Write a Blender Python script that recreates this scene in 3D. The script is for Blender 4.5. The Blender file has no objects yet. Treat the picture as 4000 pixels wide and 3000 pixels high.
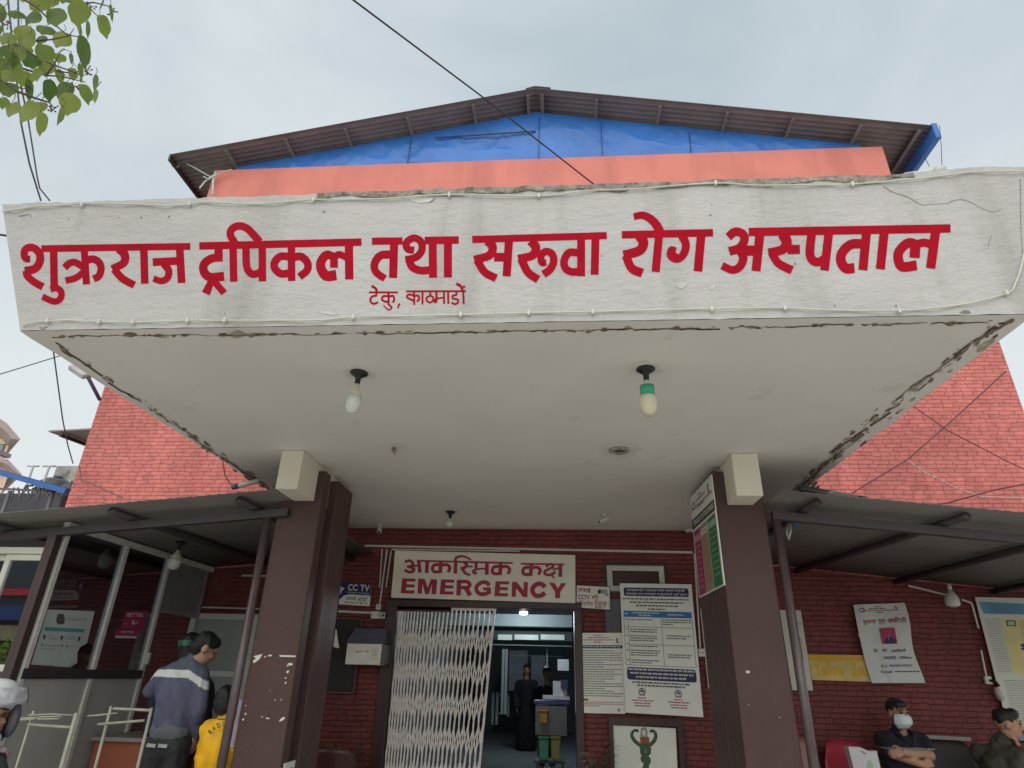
import bpy, bmesh, math, random
from mathutils import Vector, Matrix, noise
from mathutils.geometry import tessellate_polygon
random.seed(7)
R = math.radians
sc = bpy.context.scene
COL = sc.collection

# ------------------------------------------------------------------ camera
CAM = Vector((0, 0, 1.6)); F = 2436.8; PITCH, YAW, ROLL = 0.4376, -0.0813, 0.0252
fw = Vector((math.sin(YAW)*math.cos(PITCH), math.cos(YAW)*math.cos(PITCH), math.sin(PITCH)))
r0 = Vector((math.cos(YAW), -math.sin(YAW), 0)); u0 = r0.cross(fw)
CR = r0*math.cos(ROLL)+u0*math.sin(ROLL); CU = -r0*math.sin(ROLL)+u0*math.cos(ROLL)
cd = bpy.data.cameras.new('camera'); co = bpy.data.objects.new('camera', cd); COL.objects.link(co)
m3 = Matrix((CR, CU, -fw)).transposed()
co.matrix_world = Matrix.Translation(CAM) @ m3.to_4x4()
cd.sensor_width = 36; cd.lens = 36*F/4000; cd.clip_start = .05; cd.clip_end = 2000
sc.camera = co

# ------------------------------------------------------------------ light and exposure
SUN_EL, SUN_AZ = R(43), R(190)      # high veiled sun behind the photographer
w = bpy.data.worlds.new('World'); sc.world = w; w.use_nodes = True
nt = w.node_tree; nt.nodes.clear(); L = nt.links.new
def N(t, **k):
    n = nt.nodes.new(t)
    for a, b in k.items(): setattr(n, a, b)
    return n
sky = N('ShaderNodeTexSky', sky_type='NISHITA'); sky.sun_disc = False
sky.sun_elevation = SUN_EL; sky.sun_rotation = SUN_AZ; sky.dust_density = 4; sky.air_density = 1.3
tc = N('ShaderNodeTexCoord'); mp = N('ShaderNodeMapping'); mp.inputs['Scale'].default_value = (1, 1, 2.0)
L(tc.outputs['Generated'], mp.inputs[0])
n1 = N('ShaderNodeTexNoise'); n1.inputs['Scale'].default_value = 1.5; n1.inputs['Detail'].default_value = 7; n1.inputs['Roughness'].default_value = .52; n1.inputs['Distortion'].default_value = .5
L(mp.outputs[0], n1.inputs['Vector'])
cr = N('ShaderNodeValToRGB'); e = cr.color_ramp.elements
e[0].position = .30; e[0].color = (4.8, 5.75, 6.35, 1); e[1].position = .68; e[1].color = (7.6, 8.3, 8.6, 1)
L(n1.outputs['Fac'], cr.inputs['Fac'])
sx = N('ShaderNodeSeparateXYZ'); L(tc.outputs['Generated'], sx.inputs[0])
mr = N('ShaderNodeMapRange'); mr.inputs['From Min'].default_value = .05; mr.inputs['From Max'].default_value = .62; mr.inputs['To Min'].default_value = .95; mr.inputs['To Max'].default_value = 0
L(sx.outputs['Z'], mr.inputs['Value'])
mh = N('ShaderNodeMixRGB'); mh.inputs['Color2'].default_value = (9.4, 9.8, 9.8, 1)
L(mr.outputs[0], mh.inputs['Fac']); L(cr.outputs[0], mh.inputs['Color1'])
mx = N('ShaderNodeMixRGB'); mx.inputs['Fac'].default_value = .93
L(sky.outputs[0], mx.inputs['Color1']); L(mh.outputs[0], mx.inputs['Color2'])
bg = N('ShaderNodeBackground'); bg.inputs['Strength'].default_value = .076
L(mx.outputs[0], bg.inputs['Color'])
wo = N('ShaderNodeOutputWorld'); L(bg.outputs[0], wo.inputs['Surface'])
sl = bpy.data.lights.new('sun', 'SUN'); sl.energy = 1.3; sl.angle = R(75); sl.color = (1, .96, .9)
so = bpy.data.objects.new('sun', sl); COL.objects.link(so)
sd = Vector((math.sin(SUN_AZ)*math.cos(SUN_EL), math.cos(SUN_AZ)*math.cos(SUN_EL), math.sin(SUN_EL)))
so.rotation_euler = sd.to_track_quat('Z', 'Y').to_euler(); so.location = sd*30
sc.view_settings.view_transform = 'Standard'; sc.view_settings.look = 'None'
sc.view_settings.exposure = .38; sc.view_settings.gamma = 1
sc.cycles.max_bounces = 8; sc.cycles.diffuse_bounces = 5
try: sc.cycles.use_denoising = True
except Exception: pass

# ------------------------------------------------------------------ pixel of the 4000x3000 photo -> point on a plane
def at(u, v, ax, val):
    d = CR*((u-2000)/F) - CU*((v-1500)/F) + fw
    i = 'XYZ'.index(ax)
    return CAM + d*((val-CAM[i])/d[i])

# ------------------------------------------------------------------ materials
MATS = {}
def mat(name, col, rough=.75, var=.12, scale=6, bump=0, bscale=80, metal=0, spec=.4, trans=0, stretch=(1, 1, 1), emit=None, dirt=None, streak=None, bdist=.01):
    if name in MATS: return MATS[name]
    m = bpy.data.materials.new(name); m.use_nodes = True; t = m.node_tree; b = t.nodes['Principled BSDF']; l = t.links.new
    b.inputs['Roughness'].default_value = rough; b.inputs['Metallic'].default_value = metal
    b.inputs['Specular IOR Level'].default_value = spec
    c = t.nodes.new('ShaderNodeTexCoord'); mpg = t.nodes.new('ShaderNodeMapping'); mpg.inputs['Scale'].default_value = stretch
    l(c.outputs['Object'], mpg.inputs[0])
    nz = t.nodes.new('ShaderNodeTexNoise'); nz.inputs['Scale'].default_value = scale; nz.inputs['Detail'].default_value = 6
    l(mpg.outputs[0], nz.inputs['Vector'])
    rp = t.nodes.new('ShaderNodeValToRGB'); q = rp.color_ramp.elements
    q[0].position = .32; q[0].color = tuple(max(0, x*(1-var)) for x in col)+(1,)
    q[1].position = .68; q[1].color = tuple(min(1, x*(1+var)) for x in col)+(1,)
    l(nz.outputs['Fac'], rp.inputs['Fac']); out = rp.outputs[0]
    if dirt:                                   # speckled stains of their own shape: (colour, scale, threshold)
        n2 = t.nodes.new('ShaderNodeTexNoise'); n2.inputs['Scale'].default_value = dirt[1]; n2.inputs['Detail'].default_value = 9; n2.inputs['Roughness'].default_value = .7
        l(mpg.outputs[0], n2.inputs['Vector'])
        r2 = t.nodes.new('ShaderNodeValToRGB'); r2.color_ramp.elements[0].position = dirt[2]; r2.color_ramp.elements[1].position = dirt[2]+.08
        l(n2.outputs['Fac'], r2.inputs['Fac'])
        mm = t.nodes.new('ShaderNodeMixRGB'); mm.inputs['Color2'].default_value = tuple(dirt[0])+(1,)
        l(r2.outputs[0], mm.inputs['Fac']); l(out, mm.inputs['Color1']); out = mm.outputs[0]
    if streak:                                 # runs of dirt washed down the face
        m4 = t.nodes.new('ShaderNodeMapping'); m4.inputs['Scale'].default_value = (1, 1, .10); l(c.outputs['Object'], m4.inputs[0])
        n4 = t.nodes.new('ShaderNodeTexNoise'); n4.inputs['Scale'].default_value = streak[1]; n4.inputs['Detail'].default_value = 7; n4.inputs['Roughness'].default_value = .65; l(m4.outputs[0], n4.inputs['Vector'])
        r4 = t.nodes.new('ShaderNodeValToRGB'); r4.color_ramp.elements[0].position = streak[2]; r4.color_ramp.elements[1].position = streak[2]+.22; r4.color_ramp.elements[1].color = (.6, .6, .6, 1)
        l(n4.outputs['Fac'], r4.inputs['Fac'])
        x4 = t.nodes.new('ShaderNodeMixRGB'); x4.inputs['Color2'].default_value = tuple(streak[0])+(1,); l(r4.outputs[0], x4.inputs['Fac']); l(out, x4.inputs['Color1']); out = x4.outputs[0]
    l(out, b.inputs['Base Color'])
    if bump:
        n3 = t.nodes.new('ShaderNodeTexNoise'); n3.inputs['Scale'].default_value = bscale; n3.inputs['Detail'].default_value = 5; n3.inputs['Roughness'].default_value = .6
        l(mpg.outputs[0], n3.inputs['Vector'])
        bp = t.nodes.new('ShaderNodeBump'); bp.inputs['Strength'].default_value = bump; bp.inputs['Distance'].default_value = bdist
        l(n3.outputs['Fac'], bp.inputs['Height']); l(bp.outputs[0], b.inputs['Normal'])
    if trans:
        b.inputs['Transmission Weight'].default_value = trans
    if emit:
        b.inputs['Emission Color'].default_value = tuple(emit[:3])+(1,); b.inputs['Emission Strength'].default_value = emit[3]
    MATS[name] = m
    return m

def brick_mat(name, col, mort, bumps=.8):
    m = bpy.data.materials.new(name); m.use_nodes = True; t = m.node_tree; b = t.nodes['Principled BSDF']; l = t.links.new
    b.inputs['Roughness'].default_value = .62; b.inputs['Specular IOR Level'].default_value = .35
    c = t.nodes.new('ShaderNodeTexCoord'); mpg = t.nodes.new('ShaderNodeMapping'); mpg.inputs['Rotation'].default_value = (R(-90), 0, 0)
    l(c.outputs['Object'], mpg.inputs[0])
    nz = t.nodes.new('ShaderNodeTexNoise'); nz.inputs['Scale'].default_value = 5; nz.inputs['Detail'].default_value = 4; l(mpg.outputs[0], nz.inputs['Vector'])
    n5 = t.nodes.new('ShaderNodeTexNoise'); n5.inputs['Scale'].default_value = 26; n5.inputs['Detail'].default_value = 2; l(mpg.outputs[0], n5.inputs['Vector'])
    va = t.nodes.new('ShaderNodeVectorMath'); va.operation = 'MULTIPLY_ADD'; va.inputs[1].default_value = (.05, .035, 0); l(nz.outputs['Color'], va.inputs[0]); l(mpg.outputs[0], va.inputs[2])
    vb = t.nodes.new('ShaderNodeVectorMath'); vb.operation = 'MULTIPLY_ADD'; vb.inputs[1].default_value = (.012, .012, 0); l(n5.outputs['Color'], vb.inputs[0]); l(va.outputs[0], vb.inputs[2])
    br = t.nodes.new('ShaderNodeTexBrick'); br.offset = .5; br.squash_frequency = 3; br.squash = .62; br.offset_frequency = 2
    br.inputs['Scale'].default_value = 1; br.inputs['Brick Width'].default_value = .168; br.inputs['Row Height'].default_value = .049
    br.inputs['Mortar Size'].default_value = .0045; br.inputs['Mortar Smooth'].default_value = .55; br.inputs['Bias'].default_value = 0
    l(vb.outputs[0], br.inputs['Vector'])
    br.inputs['Color1'].default_value = tuple(x*1.06 for x in col)+(1,); br.inputs['Color2'].default_value = tuple(x*.92 for x in col)+(1,); br.inputs['Mortar'].default_value = tuple(mort)+(1,)
    n6 = t.nodes.new('ShaderNodeTexNoise'); n6.inputs['Scale'].default_value = 1.3; n6.inputs['Detail'].default_value = 8; l(mpg.outputs[0], n6.inputs['Vector'])
    rp = t.nodes.new('ShaderNodeMapRange'); rp.inputs['To Min'].default_value = .72; rp.inputs['To Max'].default_value = 1.28; l(n6.outputs['Fac'], rp.inputs[0])
    m7 = t.nodes.new('ShaderNodeMapping'); m7.inputs['Scale'].default_value = (1, 1, .12); l(c.outputs['Object'], m7.inputs[0])
    n7 = t.nodes.new('ShaderNodeTexNoise'); n7.inputs['Scale'].default_value = 2.6; n7.inputs['Detail'].default_value = 7; l(m7.outputs[0], n7.inputs['Vector'])
    r7 = t.nodes.new('ShaderNodeMapRange'); r7.inputs['From Min'].default_value = .3; r7.inputs['From Max'].default_value = .7; r7.inputs['To Min'].default_value = .82; r7.inputs['To Max'].default_value = 1.12; l(n7.outputs['Fac'], r7.inputs[0])
    n8 = t.nodes.new('ShaderNodeTexNoise'); n8.inputs['Scale'].default_value = 11; n8.inputs['Detail'].default_value = 5; l(mpg.outputs[0], n8.inputs['Vector'])
    r8 = t.nodes.new('ShaderNodeMapRange'); r8.inputs['From Min'].default_value = .3; r8.inputs['From Max'].default_value = .7; r8.inputs['To Min'].default_value = .84; r8.inputs['To Max'].default_value = 1.14; l(n8.outputs['Fac'], r8.inputs[0])
    k1 = t.nodes.new('ShaderNodeMath'); k1.operation = 'MULTIPLY'; l(rp.outputs[0], k1.inputs[0]); l(r7.outputs[0], k1.inputs[1])
    k2 = t.nodes.new('ShaderNodeMath'); k2.operation = 'MULTIPLY'; l(k1.outputs[0], k2.inputs[0]); l(r8.outputs[0], k2.inputs[1])
    mm = t.nodes.new('ShaderNodeVectorMath'); mm.operation = 'SCALE'; l(br.outputs['Color'], mm.inputs[0]); l(k2.outputs[0], mm.inputs['Scale'])
    l(mm.outputs[0], b.inputs['Base Color'])
    iv = t.nodes.new('ShaderNodeMath'); iv.operation = 'MULTIPLY_ADD'; iv.inputs[1].default_value = -1; iv.inputs[2].default_value = 1; l(br.outputs['Fac'], iv.inputs[0])
    ad = t.nodes.new('ShaderNodeMath'); ad.operation = 'MULTIPLY_ADD'; ad.inputs[1].default_value = .22; l(n5.outputs['Fac'], ad.inputs[0]); l(iv.outputs[0], ad.inputs[2])
    bp = t.nodes.new('ShaderNodeBump'); bp.inputs['Strength'].default_value = bumps; bp.inputs['Distance'].default_value = .02
    l(ad.outputs[0], bp.inputs['Height']); l(bp.outputs[0], b.inputs['Normal'])
    MATS[name] = m
    return m

def glass_mat(name, tint, gloss, clear):
    m = bpy.data.materials.new(name); m.use_nodes = True; t = m.node_tree; t.nodes.clear(); l = t.links.new
    a = t.nodes.new('ShaderNodeBsdfTransparent'); a.inputs[0].default_value = tuple(tint)+(1,)
    g = t.nodes.new('ShaderNodeBsdfGlossy'); g.inputs['Roughness'].default_value = .02; g.inputs[0].default_value = (.9, .95, 1, 1)
    mixn = t.nodes.new('ShaderNodeMixShader'); mixn.inputs[0].default_value = gloss
    o = t.nodes.new('ShaderNodeOutputMaterial'); l(a.outputs[0], mixn.inputs[1]); l(g.outputs[0], mixn.inputs[2]); l(mixn.outputs[0], o.inputs[0])
    MATS[name] = m
    return m

# ------------------------------------------------------------------ mesh builder
class MB:
    def __init__(s): s.v = []; s.f = []; s.mi = []; s.sm = []
    def add(s, verts, faces, mi=0, smooth=False):
        o = len(s.v); s.v += [Vector(p) for p in verts]
        for q in faces: s.f.append([o+i for i in q]); s.mi.append(mi); s.sm.append(smooth)
        return s
    def box(s, a, b, mi=0):
        x0, y0, z0 = a; x1, y1, z1 = b
        return s.hexa([(x0,y0,z0),(x1,y0,z0),(x1,y1,z0),(x0,y1,z0),(x0,y0,z1),(x1,y0,z1),(x1,y1,z1),(x0,y1,z1)], mi)
    def hexa(s, p, mi=0):
        return s.add(p, [(0,3,2,1),(4,5,6,7),(0,1,5,4),(1,2,6,5),(2,3,7,6),(3,0,4,7)], mi)
    def bar(s, p, q, wd, ht, up=(0, 0, 1), mi=0):
        p = Vector(p); q = Vector(q); d = (q-p).normalized(); up = Vector(up)
        x = d.cross(up); x = x.normalized() if x.length > 1e-5 else Vector((1, 0, 0)); y = x.cross(d)
        x *= wd/2; y *= ht/2
        return s.hexa([p-x-y, p+x-y, p+x+y, p-x+y, q-x-y, q+x-y, q+x+y, q-x+y], mi)
    def tube(s, pts, r, n=8, mi=0, cap=True):
        pts = [Vector(p) for p in pts]; rs = r if isinstance(r, (list, tuple)) else [r]*len(pts)
        vs = []; fs = []; a0 = None
        for i, p in enumerate(pts):
            d = (pts[min(i+1, len(pts)-1)]-pts[max(i-1, 0)])
            d = d.normalized() if d.length > 1e-9 else Vector((0, 0, 1))
            if a0 is None:
                a0 = d.cross(Vector((0, 0, 1)) if abs(d.z) < .9 else Vector((1, 0, 0))).normalized()
            a0 = (a0-d*a0.dot(d)).normalized(); b0 = d.cross(a0)
            for k in range(n):
                t = 2*math.pi*k/n; vs.append(p+(a0*math.cos(t)+b0*math.sin(t))*rs[i])
        for i in range(len(pts)-1):
            for k in range(n):
                fs.append((i*n+k, i*n+(k+1) % n, (i+1)*n+(k+1) % n, (i+1)*n+k))
        if cap: fs.append(tuple(reversed(range(n)))); fs.append(tuple(range((len(pts)-1)*n, len(pts)*n)))
        return s.add(vs, fs, mi, n > 5)
    def lathe(s, c, prof, axis=(0, 0, 1), n=20, mi=0):
        c = Vector(c); ax = Vector(axis).normalized()
        a = ax.cross(Vector((1, 0, 0)) if abs(ax.x) < .9 else Vector((0, 1, 0))).normalized(); b = ax.cross(a)
        vs = []; fs = []
        for (r, h) in prof:
            for k in range(n):
                t = 2*math.pi*k/n; vs.append(c+ax*h+(a*math.cos(t)+b*math.sin(t))*r)
        for i in range(len(prof)-1):
            for k in range(n): fs.append((i*n+k, i*n+(k+1) % n, (i+1)*n+(k+1) % n, (i+1)*n+k))
        fs.append(tuple(reversed(range(n)))); fs.append(tuple(range((len(prof)-1)*n, len(prof)*n)))
        return s.add(vs, fs, mi, True)
    def sheet(s, p, th, mi=0):                       # thin solid board from 4 corners (tl,tr,br,bl), thickened away from the viewer side
        p = [Vector(x) for x in p]; n = (p[1]-p[0]).cross(p[3]-p[0]).normalized()*th
        return s.hexa([p[3], p[2], p[2]+n, p[3]+n, p[0], p[1], p[1]+n, p[0]+n], mi)
    def build(s, name, mats, parent=None, loc=None, bevel=0, smooth=False):
        me = bpy.data.meshes.new(name)
        if parent is not None: org = parent_world(parent)+(Vector(loc) if loc else Vector())
        else: org = Vector(loc) if loc else Vector()
        me.from_pydata([p-org for p in s.v], [], s.f)
        for m in (mats if isinstance(mats, (list, tuple)) else [mats]): me.materials.append(m)
        for p, i, q in zip(me.polygons, s.mi, s.sm): p.material_index = i; p.use_smooth = q or smooth
        bm = bmesh.new(); bm.from_mesh(me); bmesh.ops.recalc_face_normals(bm, faces=bm.faces); bm.to_mesh(me); bm.free()
        me.update()
        o = bpy.data.objects.new(name, me); COL.objects.link(o)
        if parent is not None: o.parent = parent; o.location = Vector(loc) if loc else (0, 0, 0)
        else: o.location = org
        if bevel:
            bv = o.modifiers.new('bevel', 'BEVEL'); bv.width = bevel; bv.segments = 2; bv.limit_method = 'ANGLE'
        return o

def parent_world(o):
    v = Vector(o.location)
    while o.parent is not None: o = o.parent; v += Vector(o.location)
    return v
def tag(o, label, cat, group=None):
    o['label'] = label; o['category'] = cat
    if group: o['group'] = group
    return o
def thing(name, label, cat, loc, group=None):
    o = bpy.data.objects.new(name, None); COL.objects.link(o); o.location = Vector(loc); o.empty_display_size = .1
    return tag(o, label, cat, group)
def struct(o): o['kind'] = 'structure'; return o

# ------------------------------------------------------------------ flat print: ribbons, outlines, words
def spline(pts, k=7):
    if len(pts) < 3: return [Vector((p[0], p[1])) for p in pts]
    P = [Vector((p[0], p[1])) for p in pts]; P = [P[0]*2-P[1]]+P+[P[-1]*2-P[-2]]; out = []
    for i in range(1, len(P)-2):
        a, b, c, d = P[i-1:i+3]
        for j in range(k):
            t = j/k
            out.append(.5*((2*b)+(c-a)*t+(2*a-5*b+4*c-d)*t*t+(3*b-a-3*c+d)*t**3))
    out.append(P[-2]); return out
TXT = {}
def text2d(body, bold=0):
    key = (body, bold)
    if key in TXT: return TXT[key]
    cu = bpy.data.curves.new('t', 'FONT'); cu.body = body; cu.size = 1; cu.offset = bold; cu.resolution_u = 3
    ob = bpy.data.objects.new('t', cu); COL.objects.link(ob)
    dg = bpy.context.evaluated_depsgraph_get(); dg.update()
    me = bpy.data.meshes.new_from_object(ob.evaluated_get(dg))
    vs = [(v.co.x, v.co.y) for v in me.vertices]; fs = [tuple(p.vertices) for p in me.polygons]
    bpy.data.objects.remove(ob); bpy.data.curves.remove(cu); bpy.data.meshes.remove(me)
    xs = [p[0] for p in vs] or [0, 1]; ys = [p[1] for p in vs] or [0, 1]
    TXT[key] = (vs, fs, min(xs), max(xs), min(ys), max(ys)); return TXT[key]

class Print:
    """Paint or print lying on a flat sheet; fn maps (x, y) of the sheet (y down) to the surface, n points out of it."""
    def __init__(s, fn, n, step=.00004, base=.0008): s.fn = fn; s.n = Vector(n); s.k = base; s.step = step; s.mbs = {}
    uniq = False; cnt = 0
    def mb(s, key):
        if s.uniq: s.cnt += 1; key = key+'#%d' % s.cnt
        return s.mbs.setdefault(key, MB())
    def P(s, x, y, o): return s.fn(x, y)+s.n*o
    def poly(s, key, pts):
        s.k += s.step; pts = [Vector((p[0], p[1], 0)) for p in pts]
        s.mb(key).add([s.P(p.x, p.y, s.k) for p in pts], tessellate_polygon([pts])); return s
    def rect(s, key, x0, y0, x1, y1): return s.poly(key, [(x0, y0), (x1, y0), (x1, y1), (x0, y1)])
    def rrect(s, key, x0, y0, x1, y1, r):
        pts = []
        for cx, cy, a in ((x1-r, y0+r, -90), (x1-r, y1-r, 0), (x0+r, y1-r, 90), (x0+r, y0+r, 180)):
            for j in range(5): t = R(a+j*22.5); pts.append((cx+r*math.cos(t), cy+r*math.sin(t)))
        return s.poly(key, pts)
    def disc(s, key, cx, cy, rx, ry=None, n=18):
        ry = ry or rx
        return s.poly(key, [(cx+rx*math.cos(2*math.pi*k/n), cy+ry*math.sin(2*math.pi*k/n)) for k in range(n)])
    def ring(s, key, pts, wd): return s.stroke(key, pts, wd)
    def stroke(s, key, pts, wd, wd2=None, smooth=True):
        s.k += s.step; q = spline(pts) if smooth else [Vector((p[0], p[1])) for p in pts]
        n = len(q); vs = []; fs = []
        for i, p in enumerate(q):
            d = q[min(i+1, n-1)]-q[max(i-1, 0)]; d = d.normalized() if d.length > 1e-9 else Vector((1, 0))
            ww = (wd+((wd2 if wd2 is not None else wd)-wd)*i/max(1, n-1))/2
            nn = Vector((-d.y, d.x))*ww; o = s.k+i*s.step*.03
            vs += [s.P(*(p+nn), o), s.P(*(p-nn), o)]
        for i in range(n-1): fs.append((2*i, 2*i+1, 2*i+3, 2*i+2))
        s.k += n*s.step*.03
        s.mb(key).add(vs, fs); return s
    def text(s, key, body, tl, tr, h, bold=0, slant=0):
        """body stretched to run from tl to tr, h tall (h is measured downwards, in sheet units)"""
        s.k += s.step; vs, fs, x0, x1, y0, y1 = text2d(body, bold)
        tl = Vector(tl); tr = Vector(tr); dn = Vector((-(tr-tl).y, (tr-tl).x)).normalized()*h
        out = []
        for x, y in vs:
            p = tl+(tr-tl)*((x-x0)/(x1-x0))+dn*((y1-y)/(y1-y0)); out.append(s.P(p.x, p.y, s.k))
        s.cnt += 1; s.mb(key+'#t%d' % s.cnt).add(out, fs); return s
    def words(s, key, tl, tr, h, seed=0, wmin=1.6, wmax=4.5):
        """a line of print too small to read: word-length dabs hanging from a head line"""
        rnd = random.Random(seed); tl = Vector(tl); tr = Vector(tr); d = tr-tl; Ln = d.length; d = d/Ln; dn = Vector((-d.y, d.x)); x = 0
        s.k += s.step
        while x < Ln-h:
            wl = min(Ln-x, h*rnd.uniform(wmin, wmax)); a = tl+d*x
            q = [a, a+d*wl, a+d*wl+dn*h*.3, a+dn*h*.3]
            s.mb(key+'@w').add([s.P(p.x, p.y, s.k) for p in q], [(0, 1, 2, 3)])
            y = 0
            while y < wl-h*.3:
                gl = h*rnd.uniform(.25, .5); q = [a+d*y+dn*h*.3, a+d*min(wl, y+gl)+dn*h*.3, a+d*min(wl, y+gl)+dn*h*rnd.uniform(.7, 1.1), a+d*y+dn*h*rnd.uniform(.7, 1)]
                s.mb(key+'@w').add([s.P(p.x, p.y, s.k) for p in q], [(0, 1, 2, 3)]); y += gl+h*rnd.uniform(.08, .25)
            x += wl+h*rnd.uniform(.5, .9)
        return s
    def flag(s, x, y, h):
        wd = h*.8
        s.poly('flag_blue', [(x, y), (x+wd, y+h*.5), (x+wd*.45, y+h*.5), (x+wd, y+h), (x, y+h)])
        s.poly('red', [(x+h*.06, y+h*.12), (x+wd*.78, y+h*.45), (x+wd*.3, y+h*.45), (x+wd*.8, y+h*.94), (x+h*.06, y+h*.94)])
        s.disc('white', x+wd*.26, y+h*.34, h*.07, n=8).disc('white', x+wd*.28, y+h*.72, h*.09, n=8)
    def emblem(s, cx, cy, r):
        s.disc('navy', cx, cy, r).disc('white', cx, cy, r*.74)
        s.poly('navy', [(cx-r*.6, cy-r*.1), (cx-r*.2, cy-r*.5), (cx+r*.1, cy-r*.2), (cx+r*.35, cy-r*.45), (cx+r*.6, cy+.05*r), (cx+r*.5, cy+r*.35), (cx, cy-r*.02)])
        s.poly('red', [(cx-r*.8, cy+r*.6), (cx+r*.8, cy+r*.6), (cx+r*.6, cy+r*1.05), (cx-r*.6, cy+r*1.05)])
    def build(s, parent, names, mats):
        out = []
        for k, b in s.mbs.items():
            q = k.split('#')[0].split('@')[0]
            out.append(b.build('small_print' if '@' in k else ('lettering' if '#t' in k else names.get(q, 'print')), mats[q], parent))
        return out
    def build_all(s, key, name, m, parent):
        for k, b in s.mbs.items():
            if k.split('#')[0] == key: b.build(name, m, parent)
def quad_map(tl, tr, br, bl):
    tl, tr, br, bl = map(Vector, (tl, tr, br, bl))
    return lambda x, y: (tl*(1-x)+tr*x)*(1-y)+(bl*(1-x)+br*x)*y
def px_map(ax, val): return lambda u, v: at(u, v, ax, val)

# common paints
INK = dict(red=mat('red_print', (.30, .025, .04), .5, .06), navy=mat('navy_print', (.02, .02, .085), .5, .06), white=mat('white_print', (.62, .63, .6), .5, .03),
           black=mat('black_print', (.025, .025, .028), .5, .05), flag_blue=mat('flag_blue_print', (.03, .06, .3), .5, .05), blue=mat('blue_print', (.03, .16, .42), .5, .05),
           green=mat('green_print', (.02, .19, .06), .5, .06), tan=mat('tan_print', (.36, .26, .17), .5, .05), pink=mat('magenta_print', (.36, .03, .11), .5, .06), teal=mat('teal_print', (.10, .28, .30), .5, .05),
           yellow=mat('yellow_print', (.62, .52, .22), .5, .08), orange=mat('orange_print', (.5, .2, .1), .5, .08), grey=mat('grey_print', (.3, .3, .31), .5, .05), lightpink=mat('pale_pink_print', (.55, .3, .34), .5, .05),
           lightgreen=mat('pale_green_print', (.32, .48, .34), .5, .05), skin=mat('skin_print', (.35, .2, .13), .5, .05), ring=mat('dark_ring_print', (.1, .08, .1), .5, .05))
NAMES = dict(red='red_lettering', navy='navy_band', white='white_lettering', black='black_lettering', flag_blue='flag', blue='blue_band', green='green_column', tan='tan_column', pink='pink_column',
             teal='teal_bar', yellow='yellow_field', orange='brown_lettering', grey='grey_lettering', lightpink='pale_pink_cells', lightgreen='pale_green_cells', skin='portrait', ring='emblem')

M_PAPER = mat('paper_white', (.74, .75, .69), .5, .05, 3)
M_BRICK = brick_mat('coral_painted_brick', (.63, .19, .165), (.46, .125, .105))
M_BRICKLOW = brick_mat('dark_red_brick', (.175, .038, .036), (.115, .027, .025), .9)  # darker red brick for the wall below the roofs
M_PINK = mat('coral_plaster', (.70, .235, .19), .8, .06, 2.5, .15, 40, dirt=((.52, .18, .15), 3.5, .66), streak=((.46, .15, .125), 1.6, .50))
M_FASCIA = mat('flaking_grey_white_paint', (.50, .492, .475), .85, .05, 3, .5, 17, stretch=(1, 1, 1.8), dirt=((.36, .345, .32), 14, .67), streak=((.29, .275, .245), 2.6, .50), bdist=.028)
M_SOFFIT = mat('warm_white_soffit_paint', (.76, .725, .675), .85, .04, 1.4, .12, 40, dirt=((.67, .63, .57), 2.6, .60))
M_BEAM = mat('cream_beam_paint', (.72, .68, .56), .8, .04, 3, .08, 60)
M_PILLAR = mat('dark_brown_gloss_paint', (.082, .046, .042), .5, .1, 3, .45, 22, spec=.28, stretch=(1, 1, .8), dirt=((.17, .11, .105), 9, .66))
M_GRIME = mat('black_mould', (.095, .08, .062), .95, .5, 30)
M_RUST = mat('brown_flaked_plaster', (.21, .155, .115), .95, .5, 24)
M_CONC = mat('broken_concrete', (.27, .25, .215), .95, .4, 22, 1, 50, dirt=((.08, .075, .065), 14, .56))
M_ROOFU = mat('roof_sheet_underside', (.21, .18, .18), .6, .12, 4)
M_STEEL = mat('dark_brown_steel', (.05, .038, .04), .45, .15, 8)
M_WHITEPLASTIC = mat('white_plastic', (.62, .61, .56), .4, .05)
M_CABLE = mat('white_cable', (.60, .60, .50), .5, .1)
M_WIRE = mat('black_wire', (.03, .03, .032), .6, .1)
M_SKIN = mat('brown_skin', (.30, .16, .10), .5, .08, 20)
M_SKINP = mat('tan_skin', (.40, .235, .15), .5, .08, 20)
M_HAIR = mat('black_hair', (.012, .011, .012), .45, .3, 60, .5, 150)

# ================================================================== SETTING
M_GROUND = mat('pale_concrete_ground', (.60, .57, .51), .9, .15, .6, .3, 30)
g = MB(); g.add([(-400, -400, 0), (400, -400, 0), (400, 400, 0), (-400, 400, 0)], [(0, 1, 2, 3)]); struct(g.build('ground', M_GROUND))
g = MB(); g.box((-7.5, 3.3, .004), (7, 6.98, .15)); struct(g.build('porch_floor', mat('porch_tiles', (.40, .37, .34), .6, .1, 4), bevel=.01))

YW = 7.0; SOF = 3.0885; YF = 2.4963
BX0, BX1 = -5.91, 5.32
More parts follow.
